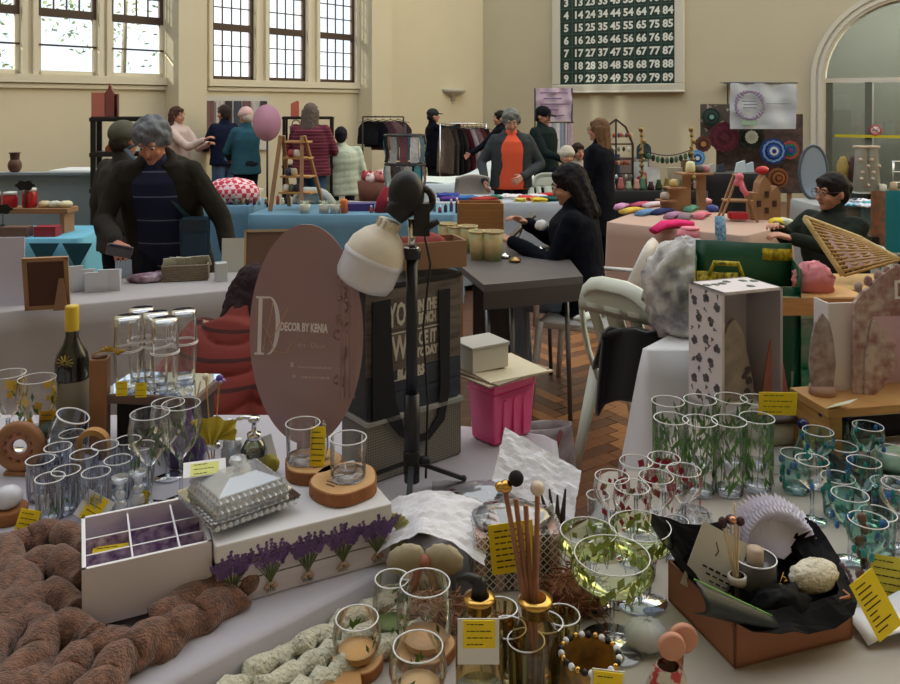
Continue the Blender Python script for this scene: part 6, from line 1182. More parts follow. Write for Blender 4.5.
b = B(); b.box((L1/2,L2/2,HH+0.004), (L1+0.03,L2+0.03,0.010)); b.box((L1/2,L2/2,HH-0.022), (L1+0.018,L2+0.018,0.004)); obj('rim', b, pinkp, pcr, bev=0.003)
for k in range(3): b = B(); b.box((0.03+0.036*k,-0.006,0.06), (0.012,0.006,0.10)); obj('rib', b, pinkp, pcr, bev=0.002)
b = B(); b.prism([(0.02,0.0),(0.11,0.0),(0.13,0.015),(0.0,0.015)], -0.002, 0.0); obj('side_recess', b, M('pink_plastic_dark', (200,60,124), 0.3), pcr, loc=(0,-0.008,0.115))
for k, (r_, z, c) in enumerate(((0.0,0.916,(190,170,150)),(0.12,0.921,(150,134,116)),(-0.08,0.926,(206,196,170)))):
    b = B(); b.box((0.075,0.045,0.0), (0.235-0.02*k,0.15,0.004), rz=r_, rot=(0.03*k,0.05,r_)); solo('cardboard_sheet', b, M('board_%d' % k, c, 0.7, var=0.06), ['bottom cardboard sheet on the pink crate','dark middle cardboard sheet on the pink crate','pale top cardboard sheet on the pink crate'][k], 'cardboard', (0.105,1.97,z), math.atan2(0.097,0.11))
wbx = thing('carton', 'shallow white carton with a clear lid on the cardboard over the pink crate', 'box', (0.060,1.99,0.932), 0.55)
b = B(); b.box((0.050,0.045,0.028), (0.11,0.09,0.056)); obj('body', b, M('white_carton', (206,204,198), 0.6), wbx, bev=0.002)
b = B(); b.box((0.050,0.045,0.060), (0.116,0.096,0.009)); obj('lid', b, M('grey_lid', (176,174,170), 0.4), wbx, bev=0.002)
# ================================================================= lamp on its tripod
la = thing('tripod_lamp', 'large white LED bulb clamped to a black tripod stand before the printed bag', 'lamp', (-0.083,1.74,0.752))
b = B(); b.tube([(0,0,0.03),(0,0,0.22)], 0.017, 12); b.tube([(0,0,0.20),(0,0,0.52)], 0.0125, 12); b.lathe([(0,0.515),(0.020,0.515),(0.020,0.535),(0.014,0.54),(0,0.54)], 14); obj('pole', b, M('navy_black_pole', (22,26,40), 0.35), la)
b = B(); b.tube([(0,0,0.52),(0,0,0.60)], 0.009, 10); b.ring((0,0,0.537), 0.014, 0.003, 16, 5); obj('inner_pole', b, chrome, la)
for k in range(3): a = k*2*PI/3+0.5; b = B(); b.bar((0,0,0.075), (0.13*math.cos(a),0.13*math.sin(a),0.006), 0.012, 0.008); b.ball((0.13*math.cos(a),0.13*math.sin(a),0.007), 0.007, 8, 5); obj('leg', b, black, la)
b = B(); b.box((0,0,0.075), (0.034,0.034,0.05)); b.tube([(0.018,0,0.075),(0.04,0,0.075)], 0.010, 8); obj('leg_hub', b, black, la, bev=0.004)
b = B(); b.ball((-0.012,0,0.655), (0.040,0.036,0.052), 14, 10); b.tube([(-0.012,0,0.64),(-0.040,-0.005,0.605)], [0.036,0.024], 12); b.box((0.022,0,0.60), (0.034,0.034,0.07)); b.tube([(0.03,-0.012,0.58),(0.058,-0.012,0.598)], 0.007, 8); b.ring((0.018,0,0.64), 0.028, 0.008, 16, 6, rot=(PI/2,0,0.3)); obj('clamp_head', b, M('clamp_black', (20,22,30), 0.45, var=0.2, vs=30), la)
b = B(); b.tube([(0.02,0.012,0.60),(0.04,0.014,0.50),(0.024,0.014,0.36),(0.034,0.014,0.2),(0.03,0.014,0.03)], 0.0026, 6); obj('cord', b, black, la)
bw = M('bulb_housing', (226,216,200), 0.4); bd_ = M('bulb_diffuser', (226,226,238), 0.3)
LR = Matrix.Translation((-0.046,-0.005,0.598)) @ Euler((0, math.radians(24), 0)).to_matrix().to_4x4()
b = B(); b.m = LR.copy(); b.lathe([(0,0.0),(0.022,0.0),(0.024,-0.018),(0.046,-0.036),(0.062,-0.060),(0.066,-0.082)], 32); [b.box((0.024*math.cos(a),0.024*math.sin(a),-0.010), (0.006,0.004,0.018), rz=a) for a in [k*PI/5 for k in range(10)]]; obj('bulb_housing', b, bw, la)
b = B(); b.m = LR.copy(); b.lathe([(0.066,-0.082),(0.068,-0.086),(0.068,-0.092)], 32); b.lathe([(0.066,-0.090),(0.066,-0.135),(0.060,-0.150),(0.044,-0.157),(0,-0.160)], 32); obj('bulb_diffuser', b, bd_, la)
# ================================================================= compartment box
cb_a = math.radians(25); cbp = G(82,640,.75)
cp = thing('compartment_box', 'open white tea box with nine compartments lined in lavender print', 'box', (cbp.x,cbp.y,0.766), cb_a)
w_, d_, h_ = 0.20, 0.180, 0.094; lilp = M('lilac_white_paint', (216,208,218), 0.55); lp_ = M('lavender_lining', (214,196,220), 0.7, rgb2=(120,90,140), vs=60)
b = B(); b.box((w_/2,0.003,h_/2), (w_,0.006,h_)); obj('front_wall', b, lilp, cp)
b = B(); b.box((w_/2,d_-0.003,h_/2), (w_,0.006,h_)); obj('back_wall', b, lilp, cp)
for x in (0.003, w_-0.003): b = B(); b.box((x,d_/2,h_/2), (0.006,d_-0.012,h_)); obj('side_wall', b, lilp, cp)
b = B(); b.box((w_/2,d_/2,0.004), (w_-0.012,d_-0.012,0.008)); obj('floor_panel', b, lp_, cp)
for x in (0.076, 0.150): b = B(); b.box((x,d_/2,h_/2-0.002), (0.003,d_-0.012,h_-0.008)); obj('divider', b, lp_, cp)
for y in (0.058, 0.112): b = B(); b.box((w_/2,y,h_/2-0.003), (w_-0.012,0.003,h_-0.010)); obj('divider', b, lp_, cp)
b = B()
for c, dd in (((w_/2,0.003,h_+0.0006),(w_,0.006,0.0012)),((w_/2,d_-0.003,h_+0.0006),(w_,0.006,0.0012)),((0.003,d_/2,h_+0.0006),(0.006,d_,0.0012)),((w_-0.003,d_/2,h_+0.0006),(0.006,d_,0.0012)),((0.076,d_/2,h_-0.0055),(0.003,d_-0.012,0.001)),((0.150,d_/2,h_-0.0055),(0.003,d_-0.012,0.001)),((w_/2,0.058,h_-0.0075),(w_-0.012,0.003,0.001)),((w_/2,0.112,h_-0.0075),(w_-0.012,0.003,0.001))): b.box(c, dd)
obj('white_edge', b, M('edge_white', (238,236,240), 0.5), cp)
tc_ = tag_card('yellow card lying inside a compartment of the lavender tea box', cp.matrix_basis @ Vector((0.044,0.085,0.055)), 0.06, 0.028, cb_a-0.15, -1.0, 3)
# ================================================================= lavender box
lv = thing('lavender_box', 'long white painted box with five lavender bouquets on its side, carrying the crystal dish', 'box', (-0.392,1.345,0.752), math.radians(27))
LW, LD_, LH = 0.315, 0.20, 0.108
whp = M('white_washed_wood', (206,198,204), 0.6, wood=True, vs=6, rgb2=(188,180,190), stretch=(1,1,6))
for z in (0.018, 0.056): b = B(); b.box((LW/2,0.004,z), (LW,0.008,0.035)); obj('side_plank', b, whp, lv)
b = B(); b.box((LW/2,LD_/2+0.004,0.04), (LW-0.002,LD_-0.008,0.078)); obj('body', b, whp, lv)
b = B(); b.box((LW/2,LD_/2,0.0925), (LW+0.006,LD_+0.006,0.031)); obj('lid', b, M('lid_white', (224,222,226), 0.45), lv, bev=0.003)
rr = random.Random(9)
for k in range(5):
    x0 = 0.025+0.066*k; bq = B(); gq = B()
    for j in range(15):
        a = (j-7)*0.085+rr.uniform(-0.03,0.03); l = rr.uniform(0.045,0.062); gq.tube([(x0,-0.0012,0.022),(x0+math.sin(a)*l*0.6,-0.0012,0.022+math.cos(a)*l*0.6)], 0.0008, 4)
        for q in range(6):
            s_ = 0.45+0.10*q; cx, cz = x0+math.sin(a)*l*(s_+0.25), 0.022+math.cos(a)*l*(s_+0.25); bq.box((cx+rr.uniform(-.0015,.0015),-0.0022,cz), (0.0048,0.003,0.0058), rot=(0,rr.uniform(0,3),0))
    for j in range(5): gq.tube([(x0,-0.0012,0.022),(x0+(j-2)*0.004,-0.0012,0.006)], 0.0008, 4)
    pr_ = obj('bouquet_print', bq, lav, lv); obj('stem_print', gq, M('sage_stem', (96,104,70), 0.7), pr_); bb = B(); bb.ball((x0,-0.003,0.020), (0.009,0.002,0.003), 8, 5); bb.ball((x0-0.007,-0.003,0.015), (0.006,0.002,0.004), 8, 5); bb.ball((x0+0.007,-0.003,0.015), (0.006,0.002,0.004), 8, 5); obj('bow_print', bb, M('tan_bow', (170,140,120), 0.7), pr_)
LVM = Matrix.Translation((-0.392,1.345,0)) @ Matrix.Rotation(math.radians(27), 4, 'Z'); onl = lambda x, y, z=0.862: LVM @ Vector((x,y,z))
# crystal dish
cr = thing('crystal_dish', 'square cut-crystal butter dish with a faceted lid on the lavender box', 'dish', onl(0.058,0.105), math.radians(40)); cr.scale = (0.86,1.0,1.0)
ice = M('crystal_ice', (236,242,252), 0.06, alpha=0.5, coat=1.0, metal=0.3)
b = B(); b.hexa([(-0.065,-0.055,0),(0.065,-0.055,0),(0.065,0.055,0),(-0.065,0.055,0)], [(-0.095,-0.078,0.022),(0.095,-0.078,0.022),(0.095,0.078,0.022),(-0.095,0.078,0.022)]); b.box((0,0,0.024), (0.194,0.160,0.006)); obj('base_plate', b, cutg, cr, bev=0.003)
b = B(); b.hexa([(-0.082,-0.066,0.026),(0.082,-0.066,0.026),(0.082,0.066,0.026),(-0.082,0.066,0.026)], [(-0.070,-0.054,0.056),(0.070,-0.054,0.056),(0.070,0.054,0.056),(-0.070,0.054,0.056)]); b.hexa([(-0.070,-0.054,0.056),(0.070,-0.054,0.056),(0.070,0.054,0.056),(-0.070,0.054,0.056)], [(-0.03,-0.022,0.070),(0.03,-0.022,0.070),(0.03,0.022,0.070),(-0.03,0.022,0.070)]); obj('lid', b, ice, cr, bev=0.002)
def stud(b, c, s_, n): 
    c = Vector(c); n = Vector(n); u = n.orthogonal().normalized(); v = n.cross(u); q = [c+(u*math.cos(PI/4+i*PI/2)+v*math.sin(PI/4+i*PI/2))*s_ for i in range(4)]; b.add(q+[c+n*s_*0.7], [(0,1,4),(1,2,4),(2,3,4),(3,0,4)])
b = B()
for k in range(12):
    for j in range(2):
        z = 0.034+0.014*j; f = (z-0.026)/0.03; x = -0.072+0.0131*k; b_ = 0.066-0.012*f+0.001
        stud(b, (x,-b_,z), 0.0082, (0,-1,0.35)); stud(b, (x,b_,z), 0.0082, (0,1,0.35))
for k in range(9):
    for j in range(2): z = 0.034+0.014*j; f = (z-0.026)/0.03; y = -0.056+0.014*k; a_ = 0.082-0.012*f+0.001; stud(b, (-a_,y,z), 0.0082, (-1,0,0.35)); stud(b, (a_,y,z), 0.0082, (1,0,0.35))
for k in range(14): stud(b, (-0.087+0.0134*k,-0.079,0.018), 0.0075, (0,-1,-0.3))
for k in range(12): stud(b, (-0.093,-0.070+0.0128*k,0.018), 0.0075, (-1,0,-0.3))
obj('cut_facets', b, M('crystal_facet', (240,246,255), 0.05, alpha=0.65, coat=1.0, metal=0.4), cr); cr.children[-1]['kind'] = 'stuff'
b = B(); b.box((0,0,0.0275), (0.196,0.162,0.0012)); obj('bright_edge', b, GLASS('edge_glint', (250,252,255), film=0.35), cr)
b = B(); b.lathe([(0.012,0.070),(0.008,0.076),(0.020,0.086),(0.016,0.093),(0,0.096)], 12, smooth=False); obj('knob', b, ice, cr)
tag_card('pale yellow and white card lying over the crystal dish lid', cr.matrix_basis @ Vector((-0.060,0.028,0.066)), 0.05, 0.035, 0.3, -1.35, 3, mat=M('pale_yellow_card', (214,216,120), 0.5), back=(1.5,1.25))
# wood slices with glasses
def slice_(label, loc, r, h=0.022, name='wood_slice', seed=0):
    t = thing(name, label, 'wood slice', loc, seed)
    w1 = lambda a: r*(1+0.05*math.sin(2*a+seed)+0.03*math.sin(5*a+seed*2)); n = 36
    b = B(); b.prism([(w1(2*PI*i/n)*math.cos(2*PI*i/n), w1(2*PI*i/n)*math.sin(2*PI*i/n)) for i in range(n)], 0, h, 'XY'); obj('bark', b, bark, t)
    b = B(); b.prism([(w1(2*PI*i/n)*0.95*math.cos(2*PI*i/n), w1(2*PI*i/n)*0.95*math.sin(2*PI*i/n)) for i in range(n)], h, h+0.0012, 'XY'); obj('cut_face', b, cork, t)
    b = B(); b.box((-r*0.6,0,h+0.0016), (0.004,0.02,0.0006)); b.box((-r*0.45,0.004,h+0.0016), (0.003,0.026,0.0006)); obj('burnt_lettering', b, M('burnt', (110,80,60), 0.7), t); t.children[-1]['kind'] = 'stuff'
    return t
slice_('wood slice carrying an empty glass mug at the end of the lavender box', onl(0.255,0.085), 0.066, seed=1); slice_('wood slice carrying a glass and a yellow card behind the crystal dish', onl(0.225,0.185), 0.060, seed=2)
v = onl(0.262,0.082,0.886); tumbler('empty clear straight glass on the nearer wood slice', v, 0.075, 0.034, 0.035)
v = onl(0.205,0.19,0.886); tumbler('clear glass on the wood slice behind the crystal dish', v, 0.075, 0.032, 0.034)
for k, (x, y, z) in enumerate(((0.228,0.165,0.886),(0.245,0.18,0.886))):
    t = thing('glass_bird', ['small clear glass bird beside the yellow card on the wood slice','second clear glass bird at the edge of the wood slice'][k], 'ornament', onl(x,y,z)); b = B(); b.ball((0,0,0.03), (0.010,0.010,0.028), 10, 8); b.ball((0,0,0.064), (0.006,0.006,0.008), 8, 6); b.lathe([(0,0),(0.012,0),(0,0.006)], 10); obj('body', b, cutg, t); b = B(); b.box((0,0,0.072), (0.002,0.002,0.01)); obj('beak', b, rimg, t)
tag_card('bright yellow price card standing on the wood slice before the oval sign', onl(0.222,0.150,0.887), 0.030, 0.075, -0.05, -0.12, 6)
# ================================================================= mirror tray and stacked glasses
mtray = thing('mirror_tray', 'raised wooden tray with a mirror top carrying stacked glasses', 'tray', (-0.725,2.02,0.752), -0.10)
b = B(); b.box((0,0,0.132), (0.25,0.17,0.022)); obj('board', b, M('tray_brown', (110,86,76), 0.5), mtray, bev=0.003)
b = B(); b.box((0,0,0.1445), (0.24,0.16,0.003)); obj('mirror', b, M('mirror_top', (210,222,236), 0.05, metal=1.0), mtray)
b = B(); b.box((0,0.02,0.06), (0.20,0.12,0.121)); obj('stand', b, M('stand_black', (28,28,28), 0.8), mtray)
for k, (x, y) in enumerate(((-0.800,1.985),(-0.742,2.02),(-0.700,1.965),(-0.795,2.062),(-0.680,2.045),(0,0))):
    if k == 5: continue
    g_ = 'stacked tumblers on the mirror tray'
    tumbler(['lower','lower','lower','lower','lower'][k]+' upright tumbler of the stack '+['nearest the bottle','in the middle of the tray','nearest the front','at the back by the bottle','nearest the red jacket'][k], (x,y,0.8985), 0.095, 0.028, 0.034, group=g_)
    tumbler('upper upside-down tumbler of the stack '+['nearest the bottle','in the middle of the tray','nearest the front','at the back by the bottle','nearest the red jacket'][k], (x,y,0.996), 0.080, 0.031, 0.034, group=g_, flip=True)
for k, (x, y) in enumerate(((129,372),(150,387))): tag_card(['small scalloped yellow tag before the stacked glasses','second small yellow tag at the corner of the mirror tray'][k], (-0.79+0.05*k,1.925-0.01*k,0.90), 0.026, 0.034, 0.1, -0.1, 3)
for k in range(5):
    b = B(); b.ball((0,0,0.010), (0.012,0.012,0.011), 8, 6); solo('glass_bead', b, cutg, 'clear glass marble, '+ORD[k]+' from the bottle side on the mirror tray', 'marble', (-0.755+0.03*k,1.94+0.01*(k % 2),0.8985), group='marbles on the mirror tray')
# ================================================================= wine bottle and neighbours
wbt = thing('wine_bottle', 'dark wine bottle with a yellow foil neck and a gold flower on its shoulder', 'bottle', (-0.945,2.0,0.752))
b = B(); b.lathe([(0,0.004),(0.037,0.0),(0.040,0.006),(0.040,0.205),(0.036,0.228),(0.022,0.252),(0.0155,0.27),(0.0145,0.34),(0,0.342)], 32); obj('glass', b, M('dark_bottle_glass', (14,18,16), 0.06, coat=0.5), wbt)
b = B(); b.lathe([(0.0165,0.285),(0.0165,0.343),(0.015,0.347),(0,0.347)], 24); obj('foil_cap', b, M('yellow_foil', (214,180,50), 0.35), wbt)
b = B(); b.lathe([(0.0405,0.06),(0.0405,0.165)], 32); obj('label', b, M('bottle_label', (150,146,134), 0.6), wbt)
b = B()
for k in range(12): a = k*PI/6; b.bar((0.004*math.cos(a),-0.0385,0.215+0.004*math.sin(a)), (0.020*math.cos(a),-0.036,0.215+0.018*math.sin(a)), 0.0024, 0.001); 
obj('gold_flower', b, M('gold_print', (196,170,70), 0.4, metal=0.4), wbt)
b = B(); b.lathe([(0,0),(0.030,0),(0.034,0.03),(0.030,0.06),(0,0.06)], 20); b.ball((0,0,0.07), (0.035,0.03,0.022), 12, 8, fn=lambda d: 1+0.3*noise.noise(d*5)); solo('green_pot', b, M('dark_green_pot', (28,50,36), 0.6), 'small dark green leafy pot at the foot of the wine bottle', 'pot', (-0.955,1.90,0.752))
tag_card('orange-yellow tag leaning on the wine bottle', (-0.972,1.93,0.79), 0.042, 0.07, 0.05, -0.1, 5, mat=M('orange_yellow_card', (238,180,40), 0.6))
ps_ = thing('wood_candle_post', 'tall square wooden candle post beside the wine bottle', 'candle holder', (-0.858,1.96,0.752), 0.2)
b = B(); b.box((0,0,0.115), (0.042,0.042,0.23)); obj('post', b, M('honey_wood', (170,120,80), 0.6, wood=True, vs=8, rgb2=(140,96,62), stretch=(1,1,0.2)), ps_, bev=0.003); b = B(); b.lathe([(0,0.23),(0.018,0.23),(0.018,0.236),(0,0.236)], 16); obj('candle_cup', b, M('burnt'), ps_)
t = thing('clear_bowl', 'tilted clear stemless glass before the wine bottle', 'glass', (-0.892,1.86,0.765)); b = B(); b.at((0,0,0.07), (0.0,0.35,0)).lathe([(0,-0.055),(0.026,-0.052),(0.040,-0.02),(0.042,0.01),(0.036,0.045)], 28); obj('glass', b, cutg, t); b = B(); b.at((0,0,0.07), (0.0,0.35,0)).ring((0,0,0.045), 0.036, 0.002, 28, 6); obj('rim', b, rimg, t); b = B(); b.lathe([(0,-0.012),(0.03,-0.012),(0.02,0.0),(0.006,0.02),(0,0.02)], 20); obj('foot', b, cutg, t)
b = B(); b.tube([(0,0,0),(0.03,0,0.012),(0.07,0,0.02)], 0.0014, 5); [b.ball((0.03+0.008*k,0,0.012+0.004*math.sin(k)), (0.009,0.006,0.004), 7, 5, rot=(0,k,0)) for k in range(7)]; solo('dried_flower', b, M('dried_ochre', (176,140,50), 0.8), 'ochre dried flower sprig lying on the wooden candle post', 'flower', (-0.875,1.955,0.99), -0.1)
# wine glasses with yellow flowers
for k, (x, y, rr_) in enumerate(((8,452,0.04),(37,458,0.042))):
    v = G(x,y,.75); t = goblet(['wine glass of yellow flowers at the edge of the table, half out of frame','wine glass with painted yellow flowers beside the wine bottle'][k], (v.x,v.y,0.752), 0.19, rr_, 0.60, wide=1.0)
    sprigs(t, rr_*0.95, 0.10, 0.165, ylp, 12, 0.012, k, 'petal_print', 0.8); sprigs(t, rr_*0.95, 0.07, 0.14, greenleaf, 16, 0.014, k+9)
rg = thing('wooden_ring', 'round wooden ring ornament with a wreath cut-out at the edge of the table', 'ornament', G(20,474,.75)+Vector((0,0,0.002)))
b = B(); b.ring((0,0,0.062), 0.045, 0.014, 30, 8, rot=(PI/2,0,0)); obj('ring', b, M('honey_wood'), rg)
b = B(); b.ring((0,0,0.062), 0.024, 0.008, 20, 6, rot=(PI/2,0,0)); [b.ball((0.032*math.cos(a),0,0.062+0.032*math.sin(a)), 0.009, 7, 5) for a in [q*PI/5 for q in range(10)]]; obj('wreath', b, M('copper_wreath', (170,116,92), 0.5), rg); b = B(); b.box((0,0,0.004), (0.06,0.03,0.008)); obj('foot', b, M('honey_wood'), rg)
ar = thing('wooden_arch', 'wooden arch with a cut-out family group before the candle post', 'ornament', G(93,478,.75)+Vector((0,0,0.002)), 0.05)
b = B(); pts = [(-0.036,0),(-0.036,0.075)]+[(-0.036*math.cos(PI*i/12),0.075+0.036*math.sin(PI*i/12)) for i in range(1,12)]+[(0.036,0.075),(0.036,0)]+[(0.027,0),(0.027,0.072)]+[(0.027*math.cos(PI*i/12),0.072+0.027*math.sin(PI*i/12)) for i in range(1,12)]+[(-0.027,0.072),(-0.027,0)]; b.prism(pts, -0.010, 0.010); obj('arch', b, pine, ar)
b = B(); [b.ball((x,0,z), (0.008,0.004,0.008), 8, 6) or b.prism([(x-0.008,0),(x+0.008,0),(x+0.006,z-0.006),(x-0.006,z-0.006)], -0.003, 0.003) for x, z in ((-0.014,0.06),(0.003,0.066),(0.017,0.045))]; obj('figures', b, mdf, ar)
b = B(); b.ball((0,0,0.045), (0.028,0.028,0.024), 16, 10); bs_ = thing('tea_light_stump', 'wooden stump candle holder at the edge of the table below the ring', 'candle holder', G(8,520,.75)+Vector((0,0,0.002))); obj('glass_ball', b, M('milky_glass', (206,206,216), 0.15), bs_); b = B(); b.lathe([(0,0),(0.036,0),(0.038,0.022),(0.034,0.026),(0,0.026)], 20); obj('stump', b, bark, bs_)
# crystal tumblers
CT = [(40,500),(58,490),(66,512),(84,498),(96,514),(105,488),(118,500),(72,475),(128,478),(142,488),(50,520)]
CL = ['nearest the table edge','second from the table edge','with a green tint at the front','in the middle of the cluster','at the front beside the white box','behind the middle one','beside the folded yellow card','at the back by the wooden arch','at the back by the stem glasses','nearest the tall stem glass','at the front corner of the cluster']
for k, (x, y) in enumerate(CT):
    v = G(x,y,.75); t = tumbler('cut crystal tumbler '+CL[k], (v.x,v.y,0.752), 0.085+0.008*(k % 2), 0.023, 0.028, cutg, 'cut crystal tumblers', facets=14, name='crystal_tumbler')
    b = B()
    for j in range(14): a = 2*PI*j/14; b.bar((0.0245*math.cos(a),0.0245*math.sin(a),0.008), (0.0275*math.cos(a),0.0275*math.sin(a),0.062), 0.0022, 0.0022)
    obj('cut_pattern', b, M('cut_line', (206,206,214), 0.15, alpha=0.7), t)
    if k in (2,4,10): sprigs(t, 0.0285, 0.012, 0.05, greenleaf, 8, 0.008, k)
for k, (x, y) in enumerate(((120,512),(138,506))):
    t = thing('crystal_holder', ['stacked crystal ball candle holder before the stem glasses','small crystal ball candle holder beside the yellow tag'][k], 'candle holder', G(x,y,.75)+Vector((0,0,0.002))); b = B(); [b.ball((0,0,z), r, 12, 8) for z, r in ((0.012,0.016),(0.034,0.012),(0.052,0.009))]; b.lathe([(0,0.06),(0.016,0.062),(0.018,0.072)], 14); obj('crystal', b, M('crystal_facet'), t)
tag_card('yellow folded card standing on the table edge below the crystal tumblers', G(22,540,.75)+Vector((0,0,0.003)), 0.038, 0.052, 0.15, -0.25, 5, roll=0.25)
tag_card('yellow and white folded card between crystal tumblers and the white box', G(86,523,.75)+Vector((0,0,0.003)), 0.035, 0.05, 0.1, -0.4, 4, roll=0.55, back=(1.7,1.05)); tag_card('small yellow tag beside the crystal ball holders', G(140,507,.75)+Vector((0,0,0.003)), 0.018, 0.03, 0.2, -0.3, 3, roll=0.5)
# stem glasses with sprigs
for k, (x, y, r, h, l) in enumerate(((150,506,0.040,0.195,'tall wine glass with a painted green sprig, nearest the white box'),(181,500,0.040,0.205,'tall wine glass with green sprigs beside the purple bottle'),(168,478,0.036,0.17,'wine glass with a green sprig standing behind the two tall ones'))):
    v = G(x,y,.75); t = goblet(l, (v.x,v.y,0.752), h, r, 0.58); sprigs(t, r*0.98, 0.095, h*0.80, M('muted_green', (84,110,66), 0.6, var=0.4), 22, 0.014, k+3, wd=0.25)
    stems(t, r*0.98, 0.09, h*0.7, greenleaf, 5, k)
# small bottles behind the crystal dish
pb_ = thing('purple_bottle', 'round purple bottle behind the stem glasses', 'bottle', G(186,462,.75)+Vector((0,0,0.002))); b = B(); b.lathe([(0,0),(0.045,0.0),(0.052,0.03),(0.045,0.07),(0.02,0.095),(0.012,0.12),(0.014,0.125),(0,0.125)], 24); obj('body', b, M('deep_purple', (78,52,104), 0.25), pb_)
rd = thing('reed_diffuser', 'clear reed diffuser with ball-topped sticks and a yellow mesh bow', 'diffuser', G(213,482,.75)+Vector((0,0,0.002)))
b = B(); b.lathe([(0,0.002),(0.022,0.002),(0.022,0.06),(0.014,0.072),(0.014,0.085)], 20); obj('bottle', b, clear, rd)
b = B(); b.lathe([(0.015,0.076),(0.017,0.078),(0.017,0.086),(0.013,0.088)], 18); obj('collar', b, chrome, rd)
for k, (x, z, c) in enumerate(((-0.018,0.235,(226,214,190)),(0.016,0.232,(96,70,160)))):
    b = B(); b.tube([(0,0,0.02),(x*0.9,0,z)], 0.0016, 6); s_ = obj('reed', b, pine, rd); b = B(); b.ball((x*0.9,0,z), 0.008, 10, 8); obj('ball_top', b, M('reedtop_%d' % k, c, 0.7), s_)
    if k: b = B(); [b.ball((x*0.9+0.008*math.cos(a),0.008*math.sin(a),z-0.005), (0.008,0.004,0.002), 8, 5, rot=(0,0,a)) for a in [q*PI/3 for q in range(6)]]; obj('petals', b, M('lilac_petal', (160,140,190), 0.7), s_)
b = B(); b.tube([(0,0,0.02),(-0.04,0,0.17),(-0.028,0,0.225)], 0.0016, 6); obj('reed', b, pine, rd)
b = B(); b.sheet(lambda u, v: ((0.006+0.050*v)*math.sin((u-0.5)*2.2), -0.012-0.008*math.sin(u*18), 0.088+0.062*v-0.02*v*abs(u-0.5)), 20, 5); b.sheet(lambda u, v: (0.010+0.045*v, -0.010-0.008*math.sin(u*12), 0.10+(u-0.5)*0.05*v+0.02*v), 8, 4); obj('mesh_bow', b, M('yellow_mesh', (214,196,70), 0.6), rd)
for k, (x, y, h, r, c, l) in enumerate(((226,474,0.085,0.013,(180,186,196),'slim clear bottle beside the reed diffuser'),(238,470,0.07,0.016,(176,184,190),'small clear jar between the reed diffuser and the pump'),(229,462,0.10,0.012,(206,210,216),'small white-topped bottle behind the reed diffuser'))):
    bottle_small(l, G(x,y,.75)+Vector((0,0,0.002)), c, h, r, (220,226,232))
pp = thing('pump_bottle', 'silver-topped soap pump bottle behind the crystal dish', 'bottle', G(254,474,.75)+Vector((0,0,0.002)))
b = B(); b.lathe([(0,0.002),(0.028,0.002),(0.030,0.01),(0.030,0.055),(0.020,0.075),(0.014,0.08)], 24); obj('bottle', b, GLASS('greenish_bottle', (190,200,180), film=0.1), pp)
b = B(); b.lathe([(0.014,0.078),(0.016,0.080),(0.016,0.092),(0.006,0.094),(0.005,0.118),(0.013,0.120),(0.013,0.130),(0,0.131)], 20); obj('pump', b, chrome, pp); b = B(); b.tube([(0,0,0.127),(-0.022,-0.004,0.130),(-0.036,-0.006,0.126)], 0.0045, 8); obj('spout', b, chrome, pp)
b = B(); b.lathe([(0.0305,0.015),(0.0305,0.045)], 24); obj('label', b, M('olive_label', (150,150,90), 0.6), pp)
tag_card('blank white card leaning behind the silver pump bottle', G(272,468,.75)+Vector((0,0,0.003)), 0.035, 0.07, 0.2, -0.35, 0, mat=paper, roll=-0.3)
b = B(); b.ball((0,0,0.02), (0.022,0.018,0.02), 12, 8, fn=lambda d: 1+0.3*noise.noise(d*5)); solo('moss_ball', b, M('mustard_moss', (150,140,50), 0.9), 'small mustard green moss ball beside the silver pump bottle', 'ornament', G(270,474,.75)+Vector((0,0,0.002)))
# ================================================================= chunky yarn
yn = M('brown_chunky_wool', (138,94,72), 1.0, rgb2=(92,60,44), vs=70, bump=0.8, bs=260, sheen=0.3)
kb = thing('chunky_knit_throw', 'thick brown chunky-knit wool throw lying under the lavender tea box', 'throw', (0,0,0.752))
def strand(pts, r, name='knit_strand'):
    out_ = []; n = (len(pts)-1)*8
    for i in range(n+1):
        f = i/8; k = min(int(f), len(pts)-2); a = Vector(pts[k]).lerp(Vector(pts[k+1]), f-k); out_.append(a+Vector((0.005*math.sin(i*0.9), 0.005*math.cos(i*0.9), 0.004*math.sin(i*1.1))))
    b = B(); b.tube(out_, [r*(0.90+0.22*abs(math.sin(i*0.42))) for i in range(n+1)], 16, flat=0.9); return obj(name, b, yn, kb)
yp = lambda x, y, z=0.02: (lambda g: (g.x, g.y, z))(G(x,y,.75))
rows_ = [[(-30,585),(20,552),(60,540),(90,560)],[(-30,640),(20,592),(55,570),(85,600)],[(-35,700),(15,640),(50,600),(80,628)],[(-20,735),(30,680),(60,640),(95,660)],[(20,745),(62,695),(90,665),(130,650)],[(60,750),(100,705),(130,670),(180,640)],[(110,660),(150,660),(200,628),(240,605)],[(150,640),(200,612),(240,596),(275,583)],[(20,610),(40,640),(35,690),(10,740)],[(0,560),(25,600),(0,650),(-25,700)]]
for k, r_ in enumerate(rows_): strand([yp(x, y, 0.016+0.008*(k % 2)) for x, y in r_], 0.026)
strand([yp(355,540,0.02),yp(372,533,0.022),yp(388,520,0.02)], 0.020); 
# ================================================================= right table (z = 0.70)
ZR = 0.703
def R7(x, y, z=ZR): return G(x, y, z)
